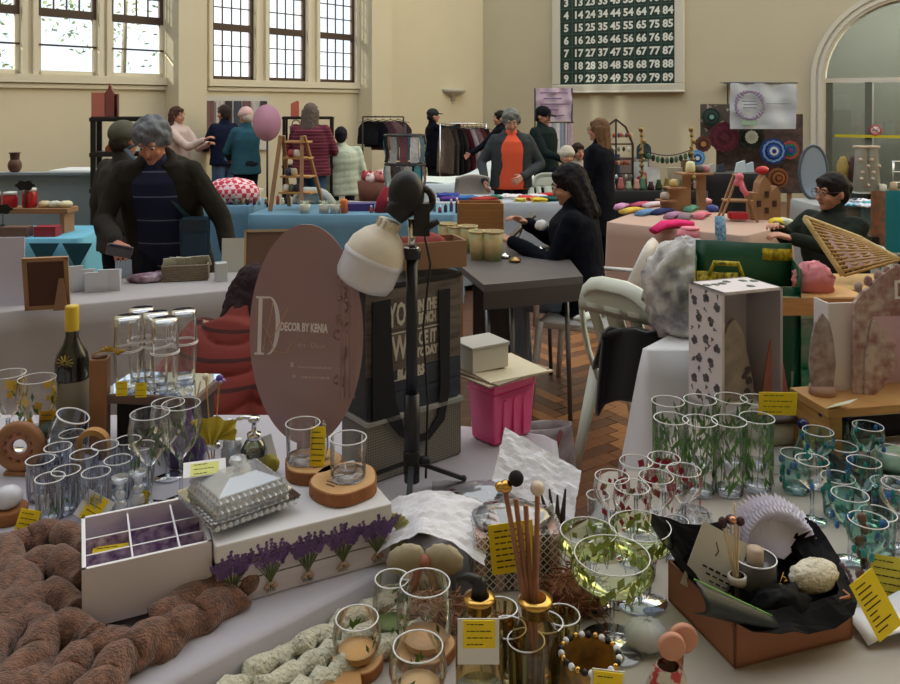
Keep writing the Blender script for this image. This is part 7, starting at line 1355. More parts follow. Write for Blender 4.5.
# leaf tumblers
LT = [(668,468,'at the back corner beside the white draped cloth'),(700,466,'second in the back row'),(731,464,'third in the back row'),(757,466,'at the back corner beside the floral box'),(671,489,'at the front corner beside the white draped cloth'),(700,492,'second in the front row'),(729,492,'third in the front row'),(757,488,'at the front corner nearest the black tissue')]
for k, (x, y, l) in enumerate(LT):
    t = tumbler('tall tumbler painted with green leaves '+l, R7(x,y), 0.165, 0.033, 0.039, clear, 'tall leaf tumblers', name='leaf_tumbler')
    sprigs(t, 0.0375, 0.02, 0.145, M('fern_green', (88,136,66), 0.55, var=0.5, vs=50), 42, 0.017, k+20, wd=0.22); sprigs(t, 0.0372, 0.03, 0.13, gleaf2, 20, 0.014, k+40, wd=0.25); stems(t, 0.037, 0.015, 0.13, greenleaf, 7, k)
# crimson glasses
RB = [(612,548,'nearest the white tissue paper'),(632,560,'second from the white tissue paper'),(636,530,'at the back beside the draped cloth'),(656,548,'in the middle of the red-petal glasses'),(664,526,'at the back before the leaf tumblers'),(684,540,'nearest the crystal bowl')]
for k, (x, y, l) in enumerate(RB):
    t = goblet('stem glass with painted crimson petals '+l, R7(x,y), 0.145, 0.034, 0.50, group='crimson petal glasses'); sprigs(t, 0.0335, 0.085, 0.13, red_p, 16, 0.0085, k+60, 'petal_print', 0.75); sprigs(t, 0.033, 0.075, 0.12, gleaf2, 5, 0.008, k)
for k, (x, y, l) in enumerate(((676,556,'small crystal tumbler with one crimson petal before the crystal bowl'),(598,528,'small clear liqueur glass behind the white tissue paper'),(645,575,'clear small tumbler at the corner of the black tissue'))):
    t = tumbler(l, R7(x,y), 0.07, 0.02, 0.024, cutg, facets=12); sprigs(t, 0.0235, 0.02, 0.06, red_p, 7, 0.008, k+5, 'petal_print', 0.8) if k != 1 else 0
cbw = thing('crystal_bowl', 'round faceted crystal tealight bowl before the leaf tumblers', 'bowl', R7(694,534))
b = B(); b.lathe([(0,0),(0.02,0.0),(0.032,0.012),(0.037,0.028),(0.032,0.044),(0.026,0.050)], 14, smooth=False); obj('bowl', b, cutg, cbw); b = B()
for j in range(14):
    for q, (rr_, z) in enumerate(((0.034,0.016),(0.037,0.028),(0.034,0.040))): a = 2*PI*(j+0.5*(q % 2))/14; stud(b, (rr_*math.cos(a),rr_*math.sin(a),z), 0.007, (math.cos(a),math.sin(a),0))
obj('facets', b, M('crystal_facet'), cbw); cbw.children[-1]['kind'] = 'stuff'
# large green-tinted coupes
for k, (x, y, h, r, l) in enumerate(((612,645,0.150,0.062,'large wide coupe glass with lime green petals in front of the crimson glasses'),(640,600,0.135,0.055,'wide coupe glass with lime green petals behind the largest coupe'),(588,600,0.125,0.050,'wide coupe glass beside the striped wrapped box'))):
    t = goblet(l, R7(x,y), h, r, 0.45, mat=greeng); sprigs(t, r*0.93, h*0.70, h*0.93, M('lime_petal', (170,186,90), 0.6, var=0.4), 30, 0.0095, k, 'petal_print', 0.6); stems(t, r*0.9, h*0.62, h*0.9, gleaf2, 8, k)
# teal glasses
TG = [(796,490,0,'nearest the floral box riser'),(818,486,1,'behind the white paper fan'),(842,482,0,'under the blue stopper'),(868,480,1,'beside the black tray'),(892,486,0,'at the frame edge beside the black tray'),(812,520,1,'touching the black tissue'),(838,516,0,'in the middle of the teal group'),(864,522,1,'beyond the paper fan tip'),(888,522,0,'third back from the yellow card'),(850,560,1,'beside the brown bead strand'),(878,556,0,'directly behind the yellow card'),(900,548,1,'at the frame edge behind the yellow card'),(868,590,1,'beside the hanging yellow tag')]
for k, (x, y, kind_, l) in enumerate(TG):
    m_ = (tealg, clear)[k % 3 == 2]
    t = (goblet('stem glass with teal and blue bead drops '+l, R7(x,y), 0.13, 0.034, 0.5, mat=m_, group='teal bead glasses') if kind_ else tumbler('tumbler with teal and blue bead drops '+l, R7(x,y), 0.085, 0.030, 0.034, m_, group='teal bead glasses'))
    zr = (0.075,0.125) if kind_ else (0.015,0.075)
    rr = random.Random(k+200)
    b = B(); b2 = B()
    for j in range(9): a = rr.uniform(0,2*PI); (b if j % 3 else b2).ball((0.0335*math.cos(a),0.0335*math.sin(a),rr.uniform(*zr)), (0.005,0.005,0.0085), 7, 5)
    obj('teal_drop', b, M('teal_drop', (30,140,130), 0.15), t); obj('blue_drop', b2, M('blue_drop', (60,120,190), 0.15), t)
    t.children[-1]['kind'] = 'stuff'; t.children[-2]['kind'] = 'stuff'
for k, (x, y, z, c) in enumerate(((803,470,0.10,(20,30,90)),(824,462,0.11,(24,50,150)),(845,456,0.09,(30,36,100)))):
    t = thing('stoppered_bottle', ['small bottle with a navy ball stopper behind the teal glasses','small bottle with a royal blue ball stopper behind the teal glasses','small bottle with a dark blue ball stopper nearest the black tray'][k], 'bottle', R7(x,y)); b = B(); b.lathe([(0,0),(0.022,0),(0.024,0.04),(0.010,z-0.02),(0.010,z)], 18); obj('glass', b, tealg, t); b = B(); b.ball((0,0,z+0.012), 0.014, 12, 8); obj('ball_stopper', b, M('stopper_%d' % k, c, 0.15), t)
t = tag_card('small yellow tag standing among the teal bead glasses', R7(859,492), 0.028, 0.05, 0.2, -0.15, 4)
b = B(); b.prism([(0,0),(0.06,0),(0.05,0.05),(0.02,0.06)], -0.001, 0.001); solo('white_card', b, paper, 'white card standing behind the small yellow tag by the black tray', 'card', R7(872,484), 0.3)
bs2 = thing('bead_strand', 'strand of brown beads hanging down behind the paper fan', 'beads', R7(862,585))
for k, (z, c) in enumerate(((0.125,(110,76,60)),(0.105,(120,84,64)),(0.082,(140,80,50)),(0.060,(90,70,64)),(0.040,(60,44,44)),(0.020,(120,90,84)))): b = B(); b.ball((0.006*math.sin(k*2),0,z), (0.009,0.009,0.011), 10, 8); obj('bead', b, M('brownbead_%d' % k, c, 0.3), bs2)
b = B(); b.tube([(0,0,0),(0,0,0.14)], 0.0012, 5); obj('cord', b, black, bs2)
tag_card('large yellow price card at the frame edge in front of the teal glasses', R7(890,598), 0.062, 0.068, -0.35, -0.45, 5, mat=M('yellow_card_dull', (216,200,66), 0.6))
# black tissue box
bxp = R7(735,671,0.70); ba = math.radians(18)
tb_ = thing('gift_carton', 'open brown cardboard box lined with black tissue in front of the teal glasses', 'box', (bxp.x,bxp.y,ZR), ba)
u_, v_, h_ = 0.235, 0.185, 0.072
kr2 = M('brown_carton', (150,98,72), 0.75, var=0.05)
for c, d in (((u_/2,0.002,h_/2),(u_,0.004,h_)),((u_/2,v_,h_/2),(u_,0.004,h_)),((0.002,v_/2,h_/2),(0.004,v_,h_)),((u_-0.002,v_/2,h_/2),(0.004,v_,h_))): b = B(); b.box(c, d); obj('side_wall', b, kr2, tb_)
b = B(); b.box((u_/2,v_/2,0.003), (u_,v_,0.004)); obj('bottom_panel', b, kr2, tb_)
TM = Matrix.Translation((bxp.x,bxp.y,ZR)) @ Matrix.Rotation(ba, 4, 'Z'); inb = lambda x, y, z: TM @ Vector((x,y,z))
blt = M('black_tissue', (5,5,7), 0.7); blt.node_tree.nodes['Principled BSDF'].inputs['Specular IOR Level'].default_value = 0.15; 
b = B(); n = 44
def lin_ring(t, a):
    # t 0 centre -> 1 outer wing
    x = u_/2+(u_/2-0.004)*max(-1, min(1, 1.25*math.cos(a)))*min(1, t*1.9); y = v_/2+(v_/2-0.004)*max(-1, min(1, 1.25*math.sin(a)))*min(1, t*1.9)
    z = 0.018+0.004*noise.noise(Vector((x*60,y*60,1)))
    if t > 0.4: z += (min(1, (t-0.4)/0.25))*(0.058)
    if t > 0.65:
        k = (t-0.65)/0.35; pk = 0.5+0.5*math.sin(3*a+0.6)+0.35*math.sin(5*a+1.0); back = max(0, math.sin(a))
        z += k*(0.020+0.050*back*pk+0.03*max(0, -math.cos(a)))-k*0.045*max(0, -math.sin(a)); w_ = 0.035*k*(1+0.5*pk); x += math.cos(a)*w_; y += math.sin(a)*w_*0.7
    return Vector((x,y,z+0.008*noise.noise(Vector((x*30,y*30,z*30)))*min(1, t*2)))
vs = [lin_ring(j/12, 2*PI*i/n) for j in range(1, 13) for i in range(n)]; fs = [(j*n+i, j*n+(i+1) % n, (j+1)*n+(i+1) % n, (j+1)*n+i) for j in range(11) for i in range(n)]+[tuple(range(n-1,-1,-1))]
b.add(vs, fs, False); solo('tissue_lining', b, blt, 'crumpled black tissue lining spilling over the brown cardboard box', 'tissue', tuple(TM.translation), ba, thick=0.0012)
b = B(); b.sheet(lambda u, v: (-0.080+0.145*u+0.012*u*v, -0.006-0.030*math.sin(PI*v)*(1-0.6*u), 0.160-0.085*u-0.050*v*(1-0.45*u)), 16, 8); solo('foil_wrap', b, M('dark_green_foil', (4,20,18), 0.45), 'glossy dark green foil fold leaning over the front of the black tissue', 'wrap', tuple(TM.translation), ba, thick=0.002)
b = B(); b.tube([Vector((-0.080+0.0145*i, -0.0065, 0.161-0.0085*i)) for i in range(11)], 0.0016, 5); solo('foil_edge', b, M('bright_green_edge', (110,190,60), 0.4), 'thin bright green edge along the dark green foil', 'wrap', tuple(TM.translation), ba)
gc = thing('instruction_card', 'cream card with a small drawing and script lines standing in the black tissue', 'card', inb(0.045,0.105,0.040), ba-0.35)
b = B(); b.at((0,0,0), (-0.30,0.0,0)).box((0,0,0.055), (0.085,0.0015,0.11), rot=(0,0.45,0)); obj('card', b, M('cream_card', (206,200,184), 0.7), gc)
b = B(); rr = random.Random(11)
for k in range(4):
    for j in range(5): b.at((0,0,0), (-0.30,0,0)).box((-0.018+0.011*j+0.010*k*0.45,-0.0014,0.052-0.012*k-0.005*j), (0.008,0.0006,0.002+0.002*rr.random()), rot=(0,0.45,0))
b.at((0,0,0), (-0.30,0,0)).tube([(0.005,-0.0014,0.09),(0.008,-0.0014,0.075),(0.002,-0.0014,0.068)], 0.0008, 4); obj('print', b, ink, gc); gc.children[-1]['kind'] = 'stuff'
r2 = thing('reed_diffuser', 'clear diffuser with pale reeds and a dark knot in the black tissue box', 'diffuser', inb(0.062,0.075,0.028))
b = B(); b.lathe([(0,0.002),(0.026,0.002),(0.028,0.012),(0.024,0.03),(0.013,0.05),(0.013,0.066)], 22); obj('bottle', b, GLASS('smoky_glass', (210,206,196), film=0.05), r2)
b = B(); b.lathe([(0.013,0.055),(0.0155,0.056),(0.0155,0.068),(0.012,0.069)], 20); obj('collar', b, M('collar_clear', (196,186,176), 0.2), r2)
for k, (x, y) in enumerate(((-0.040,0),(-0.030,0.004),(-0.020,-0.003),(-0.006,0.002),(0.004,0.0),(-0.014,0.006))): b = B(); b.tube([(x*-0.15,y,0.01),(x*0.65,y,0.165+0.025*(k == 3))], 0.0019, 6); obj('reed', b, M('pale_reed', (226,206,176), 0.7), r2)
b = B(); b.ball((-0.012,-0.004,0.165), (0.010,0.008,0.008), 10, 6); b.ball((-0.026,-0.004,0.160), (0.008,0.007,0.010), 10, 6); b.ball((0.004,-0.004,0.162), (0.008,0.006,0.008), 10, 6); obj('knot', b, M('dark_plum_knot', (66,40,44), 0.6), r2); b = B(); b.ball((-0.012,-0.012,0.168), 0.007, 10, 6); obj('copper_bead', b, M('copper_bead', (210,150,120), 0.2, metal=0.8), r2)
jr = thing('candle_jar', 'grey glass candle jar with a gold sprig in the black tissue box', 'candle', inb(0.115,0.095,0.024))
b = B(); b.lathe([(0,0),(0.034,0.0),(0.036,0.006),(0.036,0.082)], 28); b.lathe([(0.033,0.082),(0.033,0.06),(0,0.06)], 24); obj('jar', b, M('grey_glass_jar', (110,110,114), 0.15, coat=0.4), jr); rimof(jr, 0.0355, 0.083)
b = B(); [b.ball((0.012+0.003*k+0.005*(k % 2),-0.0365,0.020+0.006*k), (0.004,0.0012,0.0025), 7, 5, rot=(0,0.7*(-1)**k,0)) for k in range(9)]; b.tube([(0.010,-0.0368,0.012),(0.036,-0.0330,0.075)], 0.0007, 4); obj('gold_sprig', b, gold, jr)
b = B(); b.lathe([(0,0.060),(0.014,0.060),(0.014,0.098),(0,0.098)], 16); obj('box_lid', b, M('beige_stub', (176,156,136), 0.6), jr)
fan_m = M('lilac_white_tissue', (242,238,250), 0.6)
pf2 = thing('paper_fan', 'spiky lilac-white tissue paper fan standing at the back of the black box', 'tissue', inb(0.192,0.135,0.060), ba); pf2.rotation_euler = (-0.40,0,ba)
for q in range(3):
    b = B(); n = 60; vs = []; 
    for i in range(n+1):
        a = PI*0.98-(i/n)*PI*0.86; zig = 0.006*(1 if i % 2 else -1); R_ = 0.122-0.012*q+0.012*(i % 2)+0.006*noise.noise(Vector((i*0.4,q,0)))
        vs += [(0.02*math.cos(a), zig*0.2+0.006*q, 0.01*math.sin(a)), (R_*0.55*math.cos(a), zig*0.7+0.01*q, R_*0.55*math.sin(a)), (R_*math.cos(a)*0.86, zig-0.012*q, R_*math.sin(a)*0.88)]
    b.add(vs, [(3*i+j, 3*i+j+1, 3*i+j+4, 3*i+j+3) for i in range(n) for j in range(2)], False); obj('pleated_sheet', b, fan_m, pf2, thick=0.0006)
b = B(); b.ball((0,0,0.015), (0.048,0.028,0.026), 24, 14, fn=lambda d: 1+0.15*noise.noise(d*4)+0.07*noise.noise(d*14)); solo('wool_ball', b, M('cream_wool', (222,214,192), 0.95, bump=0.8, bs=120), 'fluffy cream wool pad at the front of the paper fan', 'wool', inb(0.205,0.055,0.066), ba)
b = B(); b.ball((0,0,0.0), (0.052,0.035,0.028), 18, 10, fn=lambda d: 1+0.35*noise.noise(d*3)); solo('tissue', b, blt, 'black tissue peak in front of the candle jar', 'tissue', inb(0.115,0.03,0.062), ba)
tg = thing('hanging_tag', 'long yellow price tag on a beaded loop hanging over the corner of the cardboard box', 'price card', inb(0.232,-0.012,0.108), ba)
tg.rotation_euler = (-0.25,-0.42,ba)
b = B(); b.box((0.008,0,-0.050), (0.052,0.0012,0.098)); obj('card', b, yellow, tg)
b = B(); rr = random.Random(3)
for k in range(9): l = 0.016+0.024*rr.random(); b.box((-0.012+l/2,-0.0010,-0.012-0.0092*k), (l,0.0008,0.0016))
obj('print', b, ink, tg); tg.children[-1]['kind'] = 'stuff'
b = B(); [b.ball((-0.010+0.002*math.sin(k),0,0.004+0.007*k), 0.0042, 8, 5) for k in range(5)]; obj('bead_loop', b, M('plum_bead', (120,96,120), 0.3), tg)
b = B(); b.sheet(lambda u, v: (0.20*u, 0.10*v, 0.004+0.03*u+0.01*math.sin(u*6+v*3)), 12, 8); solo('tissue_sheet', b, M('white_tissue', (232,232,240), 0.75, bump=0.3, bs=20), 'white sheet of paper lying behind the hanging yellow tag', 'paper', R7(868,648), 0.1, thick=0.001)
# ================================================================= white tissue, wrapped box, net
wtm = M('white_tissue', (232,232,240), 0.75, bump=0.3, bs=20)
nb = thing('wrapped_box', 'box striped in grey and dusty pink wrapped in white diamond netting', 'box', (0.05,1.475,ZR), 0.10)
BW, BD2, BH = 0.155, 0.11, 0.098
for k in range(9): b = B(); b.box((BW/9*(k+0.5),BD2/2,BH/2), (BW/9-0.0004,BD2,BH)); obj('stripe', b, M('stripe_grey', (92,86,82), 0.6) if k % 2 else M('stripe_pink', (196,160,150), 0.6), nb)
b = B(); sp = 0.0145
for side in range(3):
    O, U = (((-0.004,-0.004,0),(1,0,0)), ((BW+0.004,-0.004,0),(0,1,0)), ((-0.004,BD2,0),(0,-1,0)))[side]; Lw = (BW+0.008, BD2, BD2)[side]; O = Vector(O); U = Vector(U)
    k = -int(BH/sp)-1
    while k*sp < Lw:
        for sgn in (1,-1):
            x0 = k*sp if sgn == 1 else k*sp+BH+0.012; x1 = x0+sgn*(BH+0.012); a0, a1, z0, z1 = x0, x1, 0.0, BH+0.012
            def clipx(xa, za, xb, zb, lim): return (lim, za+(zb-za)*(lim-xa)/(xb-xa))
            pa, pb_2 = (a0,z0), (a1,z1)
            for lim, keep in ((0, lambda x: x >= 0), (Lw, lambda x: x <= Lw)):
                if pa is None: break
                ka, kb_ = keep(pa[0]), keep(pb_2[0])
                if not ka and not kb_: pa = None
                elif not ka: pa = clipx(*pa, *pb_2, lim)
                elif not kb_: pb_2 = clipx(*pa, *pb_2, lim)
            if pa and abs(pa[0]-pb_2[0]) > 0.002: b.bar(O+U*pa[0]+Vector((0,0,pa[1])), O+U*pb_2[0]+Vector((0,0,pb_2[1])), 0.0018, 0.0012)
        k += 1
o = obj('netting', b, M('white_net', (222,222,222), 0.6), nb); o['kind'] = 'stuff'
b = B(); b.ball((BW/2,BD2/2,BH+0.010), (BW/2,BD2/2,0.018), 20, 10, fn=lambda d: 1+0.2*noise.noise(d*5)); obj('top_filling', b, GLASS('cellophane', (236,238,236), film=0.12, rough=0.12), nb)
tag_card('large bright yellow price card fixed to the netting of the wrapped box', (0.118,1.456,0.750), 0.082, 0.092, 0.08, 0.02, 7, roll=-0.10)
def crumple(name, label, loc, rz, w1, w2, hfn, mat=wtm, amp=0.006, seed=0, cat='tissue', nu=26, nv=16):
    b = B(); b.sheet(lambda u, v: ((u-0.5)*w1+0.004*noise.noise(Vector((u*9,v*9,seed+5))), (v-0.5)*w2, hfn(u, v)+amp*noise.noise(Vector((u*5+seed,v*5,seed)))+amp*0.5*noise.noise(Vector((u*14+seed,v*14,seed)))), nu, nv, smooth=False); return solo(name, b, mat, label, cat, loc, rz, thick=0.0008)
crumple('tissue_paper', 'crumpled white tissue paper sheet draped over the near side of the wrapped hamper', (-0.03,1.52,0.79), -0.10, 0.20, 0.12, lambda u, v: 0.030*math.sin(PI*u)+0.02*v-0.03*(1-v)*abs(u-0.4)*1.4)
crumple('tissue_paper', 'stiff lilac-white tissue paper standing up behind the dark twigs', (0.185,1.70,0.76), -0.35, 0.17, 0.10, lambda u, v: 0.075*v+0.05*(1-u)-0.02*u, seed=3)
crumple('tissue_paper', 'bluish cellophane sheet lying between the lamp stand and the tissue paper', (-0.02,1.66,0.735), 0.1, 0.26, 0.14, lambda u, v: 0.02*math.sin(3*u), mat=GLASS('cellophane'), seed=7)
b = B(); b.ball((0,0,0.02), (0.045,0.04,0.035), 24, 14, fn=lambda d: 1+0.3*noise.noise(d*6)); solo('shredded_tissue', b, M('pale_green_tissue', (206,216,206), 0.8, bump=0.8, bs=80), 'fluffy pale green-white tissue tuft beside the lamp stand foot', 'tissue', (-0.055,1.60,0.765))
hp_ = thing('gift_hamper', 'low clear hamper of pebbles, twigs and shells behind the tissue paper', 'hamper', (0.09,1.72,ZR))
b = B(); b.box((0,0,0.02), (0.24,0.12,0.04)); obj('base', b, M('hamper_grey', (150,146,140), 0.7), hp_, bev=0.006)
rr = random.Random(21)
for k in range(26):
    c = ((120,116,104),(176,160,140),(150,40,60),(60,90,60),(206,200,190),(90,80,70))[k % 6]; b = B(); b.ball((0,0,0), (0.008+0.006*rr.random(),0.008,0.006), 8, 6); obj('pebble', b, M('pebble_%d' % (k % 6), c, 0.4), hp_, loc=(rr.uniform(-0.11,0.11),rr.uniform(-0.055,0.05),0.044))
b = B(); b.sheet(lambda u, v: (-0.13+0.26*u, -0.065+0.13*v, 0.058+0.025*math.sin(PI*v)*math.sin(PI*u)+0.006*noise.noise(Vector((u*12,v*8,2)))), 20, 10); obj('cellophane', b, GLASS('cellophane'), hp_)
tw = thing('twig_bundle', 'three dark seed twigs standing before the stiff white tissue', 'twigs', (0.205,1.60,0.745))
for k in range(4): b = B(); b.tube([(0.006*k,0,-0.02),(0.010*k-0.01,0,0.03),(0.016*k-0.022,0,0.075+0.012*(k % 2))], [0.002,0.006,0.002], 7); obj('twig', b, M('dark_twig'), tw)
b = B(); b.prism([(0,0),(0.035,0.008),(0.03,0.06),(0.004,0.045)], -0.0006, 0.0006); t = thing('ribbon_tag', 'white ribbon end with black script beside the seed twigs', 'ribbon', (0.170,1.55,0.765), 0.2); obj('ribbon', b, paper, t)
b = B(); [b.box((0.010+0.0035*j+0.002*k,-0.0012,0.028-0.009*k+0.004*math.sin(j*2)), (0.0026,0.0005,0.004), rot=(0,0.6*(-1)**j,0)) for j in range(5) for k in range(2)]; obj('script', b, ink, t); t.children[-1]['kind'] = 'stuff'
# raffia nests, bow, pleated fan
rafm = M('brown_raffia', (140,92,62), 0.9, var=0.35, vs=70)
def nest(label, loc, r, n, hz, seed, mat=rafm):
    rr = random.Random(seed); b = B()
    for k in range(n):
        a = rr.uniform(0, 2*PI); q = r*rr.uniform(0.15,1); c = Vector((q*math.cos(a), q*math.sin(a)*0.7, hz*rr.uniform(0.1,1)*(1-(q/r)**2*0.6))); t_ = rr.uniform(0, PI); L_ = rr.uniform(0.018,0.04)
        d = Vector((math.cos(t_), math.sin(t_), rr.uniform(-0.4,0.4))); e = Vector((-d.y, d.x, 0)); b.tube([c-d*L_, c-d*L_*0.3+e*0.006, c+d*L_*0.4-e*0.004, c+d*L_], 0.0012, 3, caps=False)
    b.ball((0,0,hz*0.35), (r*0.85,r*0.6,hz*0.45), 16, 8, fn=lambda d: 1+0.3*noise.noise(d*8)); return solo('raffia_nest', b, mat, label, 'raffia', loc, kind=None) if 0 else solo('raffia_nest', b, mat, label, 'raffia', loc)
nest('tangled brown raffia at the striped end of the wrapped box', R7(576,606), 0.060, 260, 0.070, 1); nest('tangled reddish brown raffia below the beige bow', R7(436,622), 0.065, 260, 0.05, 2, M('reddish_raffia', (150,108,80), 0.9, var=0.35, vs=70)); nest('brown raffia heap behind the pump bottle', R7(500,640), 0.05, 160, 0.035, 3)
bo = thing('fabric_bow', 'beige and dusty pink fabric bow with long tails in front of the tissue paper', 'bow', (-0.045,1.435,0.785), 0.0)
bm1, bm2 = M('beige_bow', (176,164,136), 0.8, var=0.15, vs=30), M('dusty_pink_bow', (180,116,96), 0.8, var=0.2, vs=30)
for s in (-1,1):
    b = B(); b.ball((s*0.034,0,0.0), (0.036,0.016,0.026), 24, 12, rot=(0,s*0.3,0), fn=lambda d: 1+0.05*math.sin(14*math.atan2(d.z,d.x))); obj('bow_loop', b, bm1, bo)
    b = B(); b.sheet(lambda u, v, s=s: (s*(0.006+0.034*v)+(u-0.5)*(0.012+0.030*v), -0.006-0.004*math.sin(u*12), -0.075*v), 10, 8); obj('tail', b, bm2 if s < 0 else bm1, bo, thick=0.001)
b = B(); b.ball((0,-0.006,0.0), (0.012,0.012,0.013), 10, 8); obj('knot', b, bm2, bo)
pl = thing('pleated_ornament', 'pale gold pleated paper fan beside the end of the lavender box', 'ornament', (-0.108,1.50,0.80), 0.2)
b = B(); n = 24; vs = []
for i in range(n+1): a = PI*0.1+PI*0.9*i/n; zg = 0.003*(1 if i % 2 else -1); vs += [(0.008*math.cos(a),zg,0.008*math.sin(a)),(0.038*math.cos(a),zg,0.045*math.sin(a)-0.01)]
b.add(vs, [(2*i,2*i+1,2*i+3,2*i+2) for i in range(n)], False); obj('pleats', b, M('pale_gold_paper', (206,202,150), 0.35, metal=0.3), pl, thick=0.0006); b = B(); b.sheet(lambda u, v: (-0.03+0.06*u, 0.004, 0.0-0.09*v), 4, 4); obj('backing', b, M('sage_backing', (150,150,120), 0.7), pl, thick=0.001)
# ================================================================= pump bottle, gold diffuser, bottom edge
def gold_neck(t, z, r): b = B(); b.lathe([(r*0.8,z-0.010),(r,z-0.008),(r,z+0.004),(r*1.25,z+0.006),(r*1.25,z+0.010),(r*0.8,z+0.012)], 24); return obj('gold_collar', b, gold, t)
pu = thing('pump_bottle', 'amber pump bottle with a black pump and a white and yellow tag at the front', 'bottle', (0.044,1.20,ZR)); pu.scale = (1.12,)*3
b = B(); b.lathe([(0,0.002),(0.030,0.002),(0.032,0.008),(0.032,0.10),(0.024,0.118),(0.014,0.126)], 28); obj('bottle', b, amberg, pu); gold_neck(pu, 0.132, 0.017)
b = B(); b.lathe([(0,0.138),(0.011,0.138),(0.010,0.158),(0.009,0.166),(0,0.168)], 16); b.tube([(0.002,0,0.162),(-0.016,0.002,0.168),(-0.030,0.004,0.164)], [0.008,0.006,0.004], 8); obj('pump', b, black, pu); b = B(); b.tube([(0,0,0.13),(0.004,0,0.02)], 0.002, 6); obj('dip_tube', b, paper, pu)
tag_card('white tag with a yellow price label hanging on the amber pump bottle', (0.042,1.152,0.818), 0.046, 0.040, 0.0, 0.0, 4); hw = B(); hw.box((0,0,0), (0.060,0.0012,0.066)); solo('tag_backing', hw, paper, 'larger white card behind the yellow label on the amber pump bottle', 'card', (0.041,1.1545,0.826), 0.0)
gd = thing('reed_diffuser', 'gold-collared diffuser with thick brown reeds at the centre front', 'diffuser', (0.130,1.22,ZR)); gd.scale = (1.25,)*3
b = B(); b.lathe([(0,0.002),(0.026,0.002),(0.028,0.008),(0.028,0.075),(0.016,0.092),(0.014,0.10)], 24); obj('bottle', b, amberg, gd); gold_neck(gd, 0.105, 0.017)
for k, (x, z) in enumerate(((-0.040,0.245),(-0.026,0.235),(-0.012,0.225),(0.003,0.240),(0.0,0.19),(-0.02,0.20))): b = B(); b.tube([(-x*0.12,0.004*(k % 2),0.01),(x*0.9,0.004*(k % 3),z)], 0.0032, 8); obj('reed', b, M('rose_brown_reed', (190,130,96), 0.6, wood=True, vs=9), gd)
for x, z, m_, r in ((-0.040,0.252,gold,0.008),(-0.026,0.262,M('black_pompom',(20,16,18),0.9),0.0095),(0.003,0.250,M('pearl_bead',(226,206,186),0.2),0.009),(-0.048,0.252,gold,0.006)): b = B(); b.ball((x*0.9,0,z), r, 12, 8); obj('ball_top', b, m_, gd)
FG = [('clear bowl tumbler on a wood square with orange filling at the front',357,668,0.062,0.038,(206,160,100)),('clear tea light glass with green sprigs on a wood slice, behind the bowl tumbler',392,640,0.085,0.032,(110,130,70)),('large round clear bowl glass before the reddish raffia',425,655,0.10,0.046,(190,150,110)),('clear bowl glass at the bottom edge beside the pump bottle',418,705,0.07,0.042,(206,170,120))]
for k, (l, x, y, h, r, c) in enumerate(FG):
    v = R7(x,y); slice_('small wood slice under '+['the bowl tumbler with orange filling','the tea light glass with green sprigs','the large round bowl glass','the glass at the bottom edge'][k], (v.x,v.y,ZR), r*1.05, 0.016, seed=k+4)
    t = thing('bowl_glass', l, 'glass', (v.x,v.y,ZR+0.018)); b = B(); b.lathe([(0,0.0),(r*0.6,0.001),(r*0.95,h*0.25),(r*1.04,h*0.5),(r*0.98,h*0.8),(r*0.88,h)], 32); obj('glass', b, clear, t); rimof(t, r*0.88, h)
    b = B(); b.lathe([(0,0.004),(r*0.75,0.004),(r*0.78,0.014),(0,0.014)], 18, smooth=False); obj('tea_light', b, M('fg_fill_%d' % k, c, 0.6), t); sprigs(t, r*0.92, 0.015, h*0.6, greenleaf, 9, 0.009, k)
b = B(); b.box((0,0,0.010), (0.075,0.065,0.018)); solo('wood_block', b, pine, 'square light wood block at the bottom edge before the bowl tumbler', 'wood block', R7(337,700), 0.2, bev=0.002)
b = B(); b.box((0,0,0.010), (0.06,0.05,0.018)); solo('wood_block', b, pine, 'small light wood block at the bottom edge under the clear bowl glass', 'wood block', R7(385,715), -0.1, bev=0.002)
ST = [(508,682),(526,696),(545,676),(500,660),(562,668)]
for k, (x, y) in enumerate(ST):
    t = tumbler('brown and green striped tumbler '+['beside the silver lid','at the bottom edge','behind the amber diffuser','behind the pump bottle','nearest the speckled jar'][k], R7(x,y), 0.085, 0.024, 0.028, amberg, 'striped tumblers')
    b = B()
    for j in range(10): a = 2*PI*j/10; b.bar((0.0245*math.cos(a),0.0245*math.sin(a),0.006), (0.0282*math.cos(a),0.0282*math.sin(a),0.080), 0.005, 0.0012)
    obj('stripe', b, M('olive_stripe', (130,130,84), 0.4), t)
b = B(); b.lathe([(0,0.0),(0.036,0.0),(0.038,0.05),(0.034,0.058),(0,0.060)], 28); solo('tin', b, M('iridescent_lid', (196,206,190), 0.15, metal=0.7), 'round silver-green lid at the bottom edge below the pump tag', 'lid', R7(480,728))
sj = thing('speckled_jar', 'amber jar with a black and white beaded rim at the bottom edge', 'jar', R7(590,702)); b = B(); b.lathe([(0,0.002),(0.042,0.002),(0.046,0.02),(0.042,0.07)], 26); obj('jar', b, M('amber_speckle', (196,150,60), 0.3, rgb2=(120,100,80), vs=50), sj)
for k in range(26): a = 2*PI*k/26; b = B(); b.ball((0,0,0), 0.0052, 7, 5); obj('bead', b, (black, paper, gold)[k % 3], sj, loc=(0.043*math.cos(a),0.043*math.sin(a),0.073))
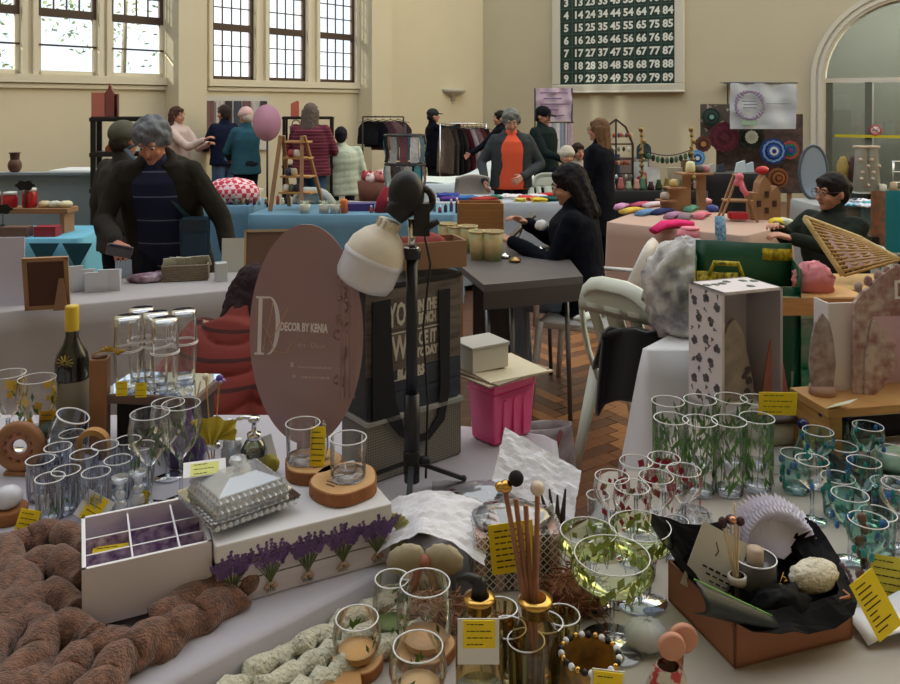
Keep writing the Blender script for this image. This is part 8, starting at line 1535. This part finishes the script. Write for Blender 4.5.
tag_card('yellow tag with a black knot on the beaded amber jar', (0.215,1.105,0.77), 0.040, 0.044, 0.0, -0.1, 4, roll=0.12, back=(1.15,1.05))
sh = B(); sh.ball((0,0,0.022), (0.036,0.03,0.024), 24, 12, fn=lambda d: 1+0.06*math.sin(14*math.atan2(d.y,d.x))); solo('shell_ornament', sh, M('frosted_shell', (206,206,206), 0.3, alpha=0.8), 'frosted white ribbed shell ornament behind the pink-stoppered bottle', 'ornament', R7(646,648))
kb2 = thing('stoppered_bottle', 'speckled red bottle with two round pink cork stoppers at the front of the cardboard box', 'bottle', R7(668,705)); b = B(); b.lathe([(0,0.002),(0.030,0.002),(0.034,0.02),(0.024,0.05),(0.016,0.06)], 22); obj('glass', b, M('speckle_red', (190,180,160), 0.3, rgb2=(170,60,60), vs=60, thr=0.56), kb2)
for x, z, r in ((0.028,0.088,0.022),(0.004,0.092,0.020)): b = B(); b.at((x,-0.01+x,z), (PI/2,0,0)).lathe([(0,0.006),(r*0.9,0.006),(r,0.003),(r,-0.003),(r*0.9,-0.006),(0,-0.006)], 24); obj('cork_disc', b, M('pink_cork', (206,146,120), 0.7), kb2)
b = B(); b.tube([(0.016,0,0.05),(0.018,0,0.075)], 0.006, 8); obj('neck', b, pinkg, kb2)
tag_card('yellow and white price card at the bottom edge under the pink corks', (0.338,1.07,0.708), 0.046, 0.034, 0.0, -0.1, 3, back=(1.2,1.05))
# fluffy cream throw along the front
ft = thing('fluffy_throw', 'cream fluffy wool throw along the dark gap before the small wood blocks', 'throw', (0,0,ZR))
for k in range(3):
    pts = [R7(x+14*k,y+16*k,0.70) for x, y in ((200,720),(270,672),(330,640),(392,605),(420,590))]; b = B(); o2 = []
    for i in range(33):
        f = i/8; q = min(int(f), 3); p_ = pts[q].lerp(pts[q+1], f-q); o2.append((p_.x+0.006*math.sin(i*1.7), p_.y+0.006*math.cos(i*2.3), 0.010+0.004*math.sin(i*1.1)))
    b.tube(o2, [0.019+0.005*math.sin(i*2.2+k) for i in range(33)], 10); obj('wool_roll', b, M('cream_fluff', (206,202,180), 0.95, bump=1.0, bs=120, var=0.12, vs=60), ft)
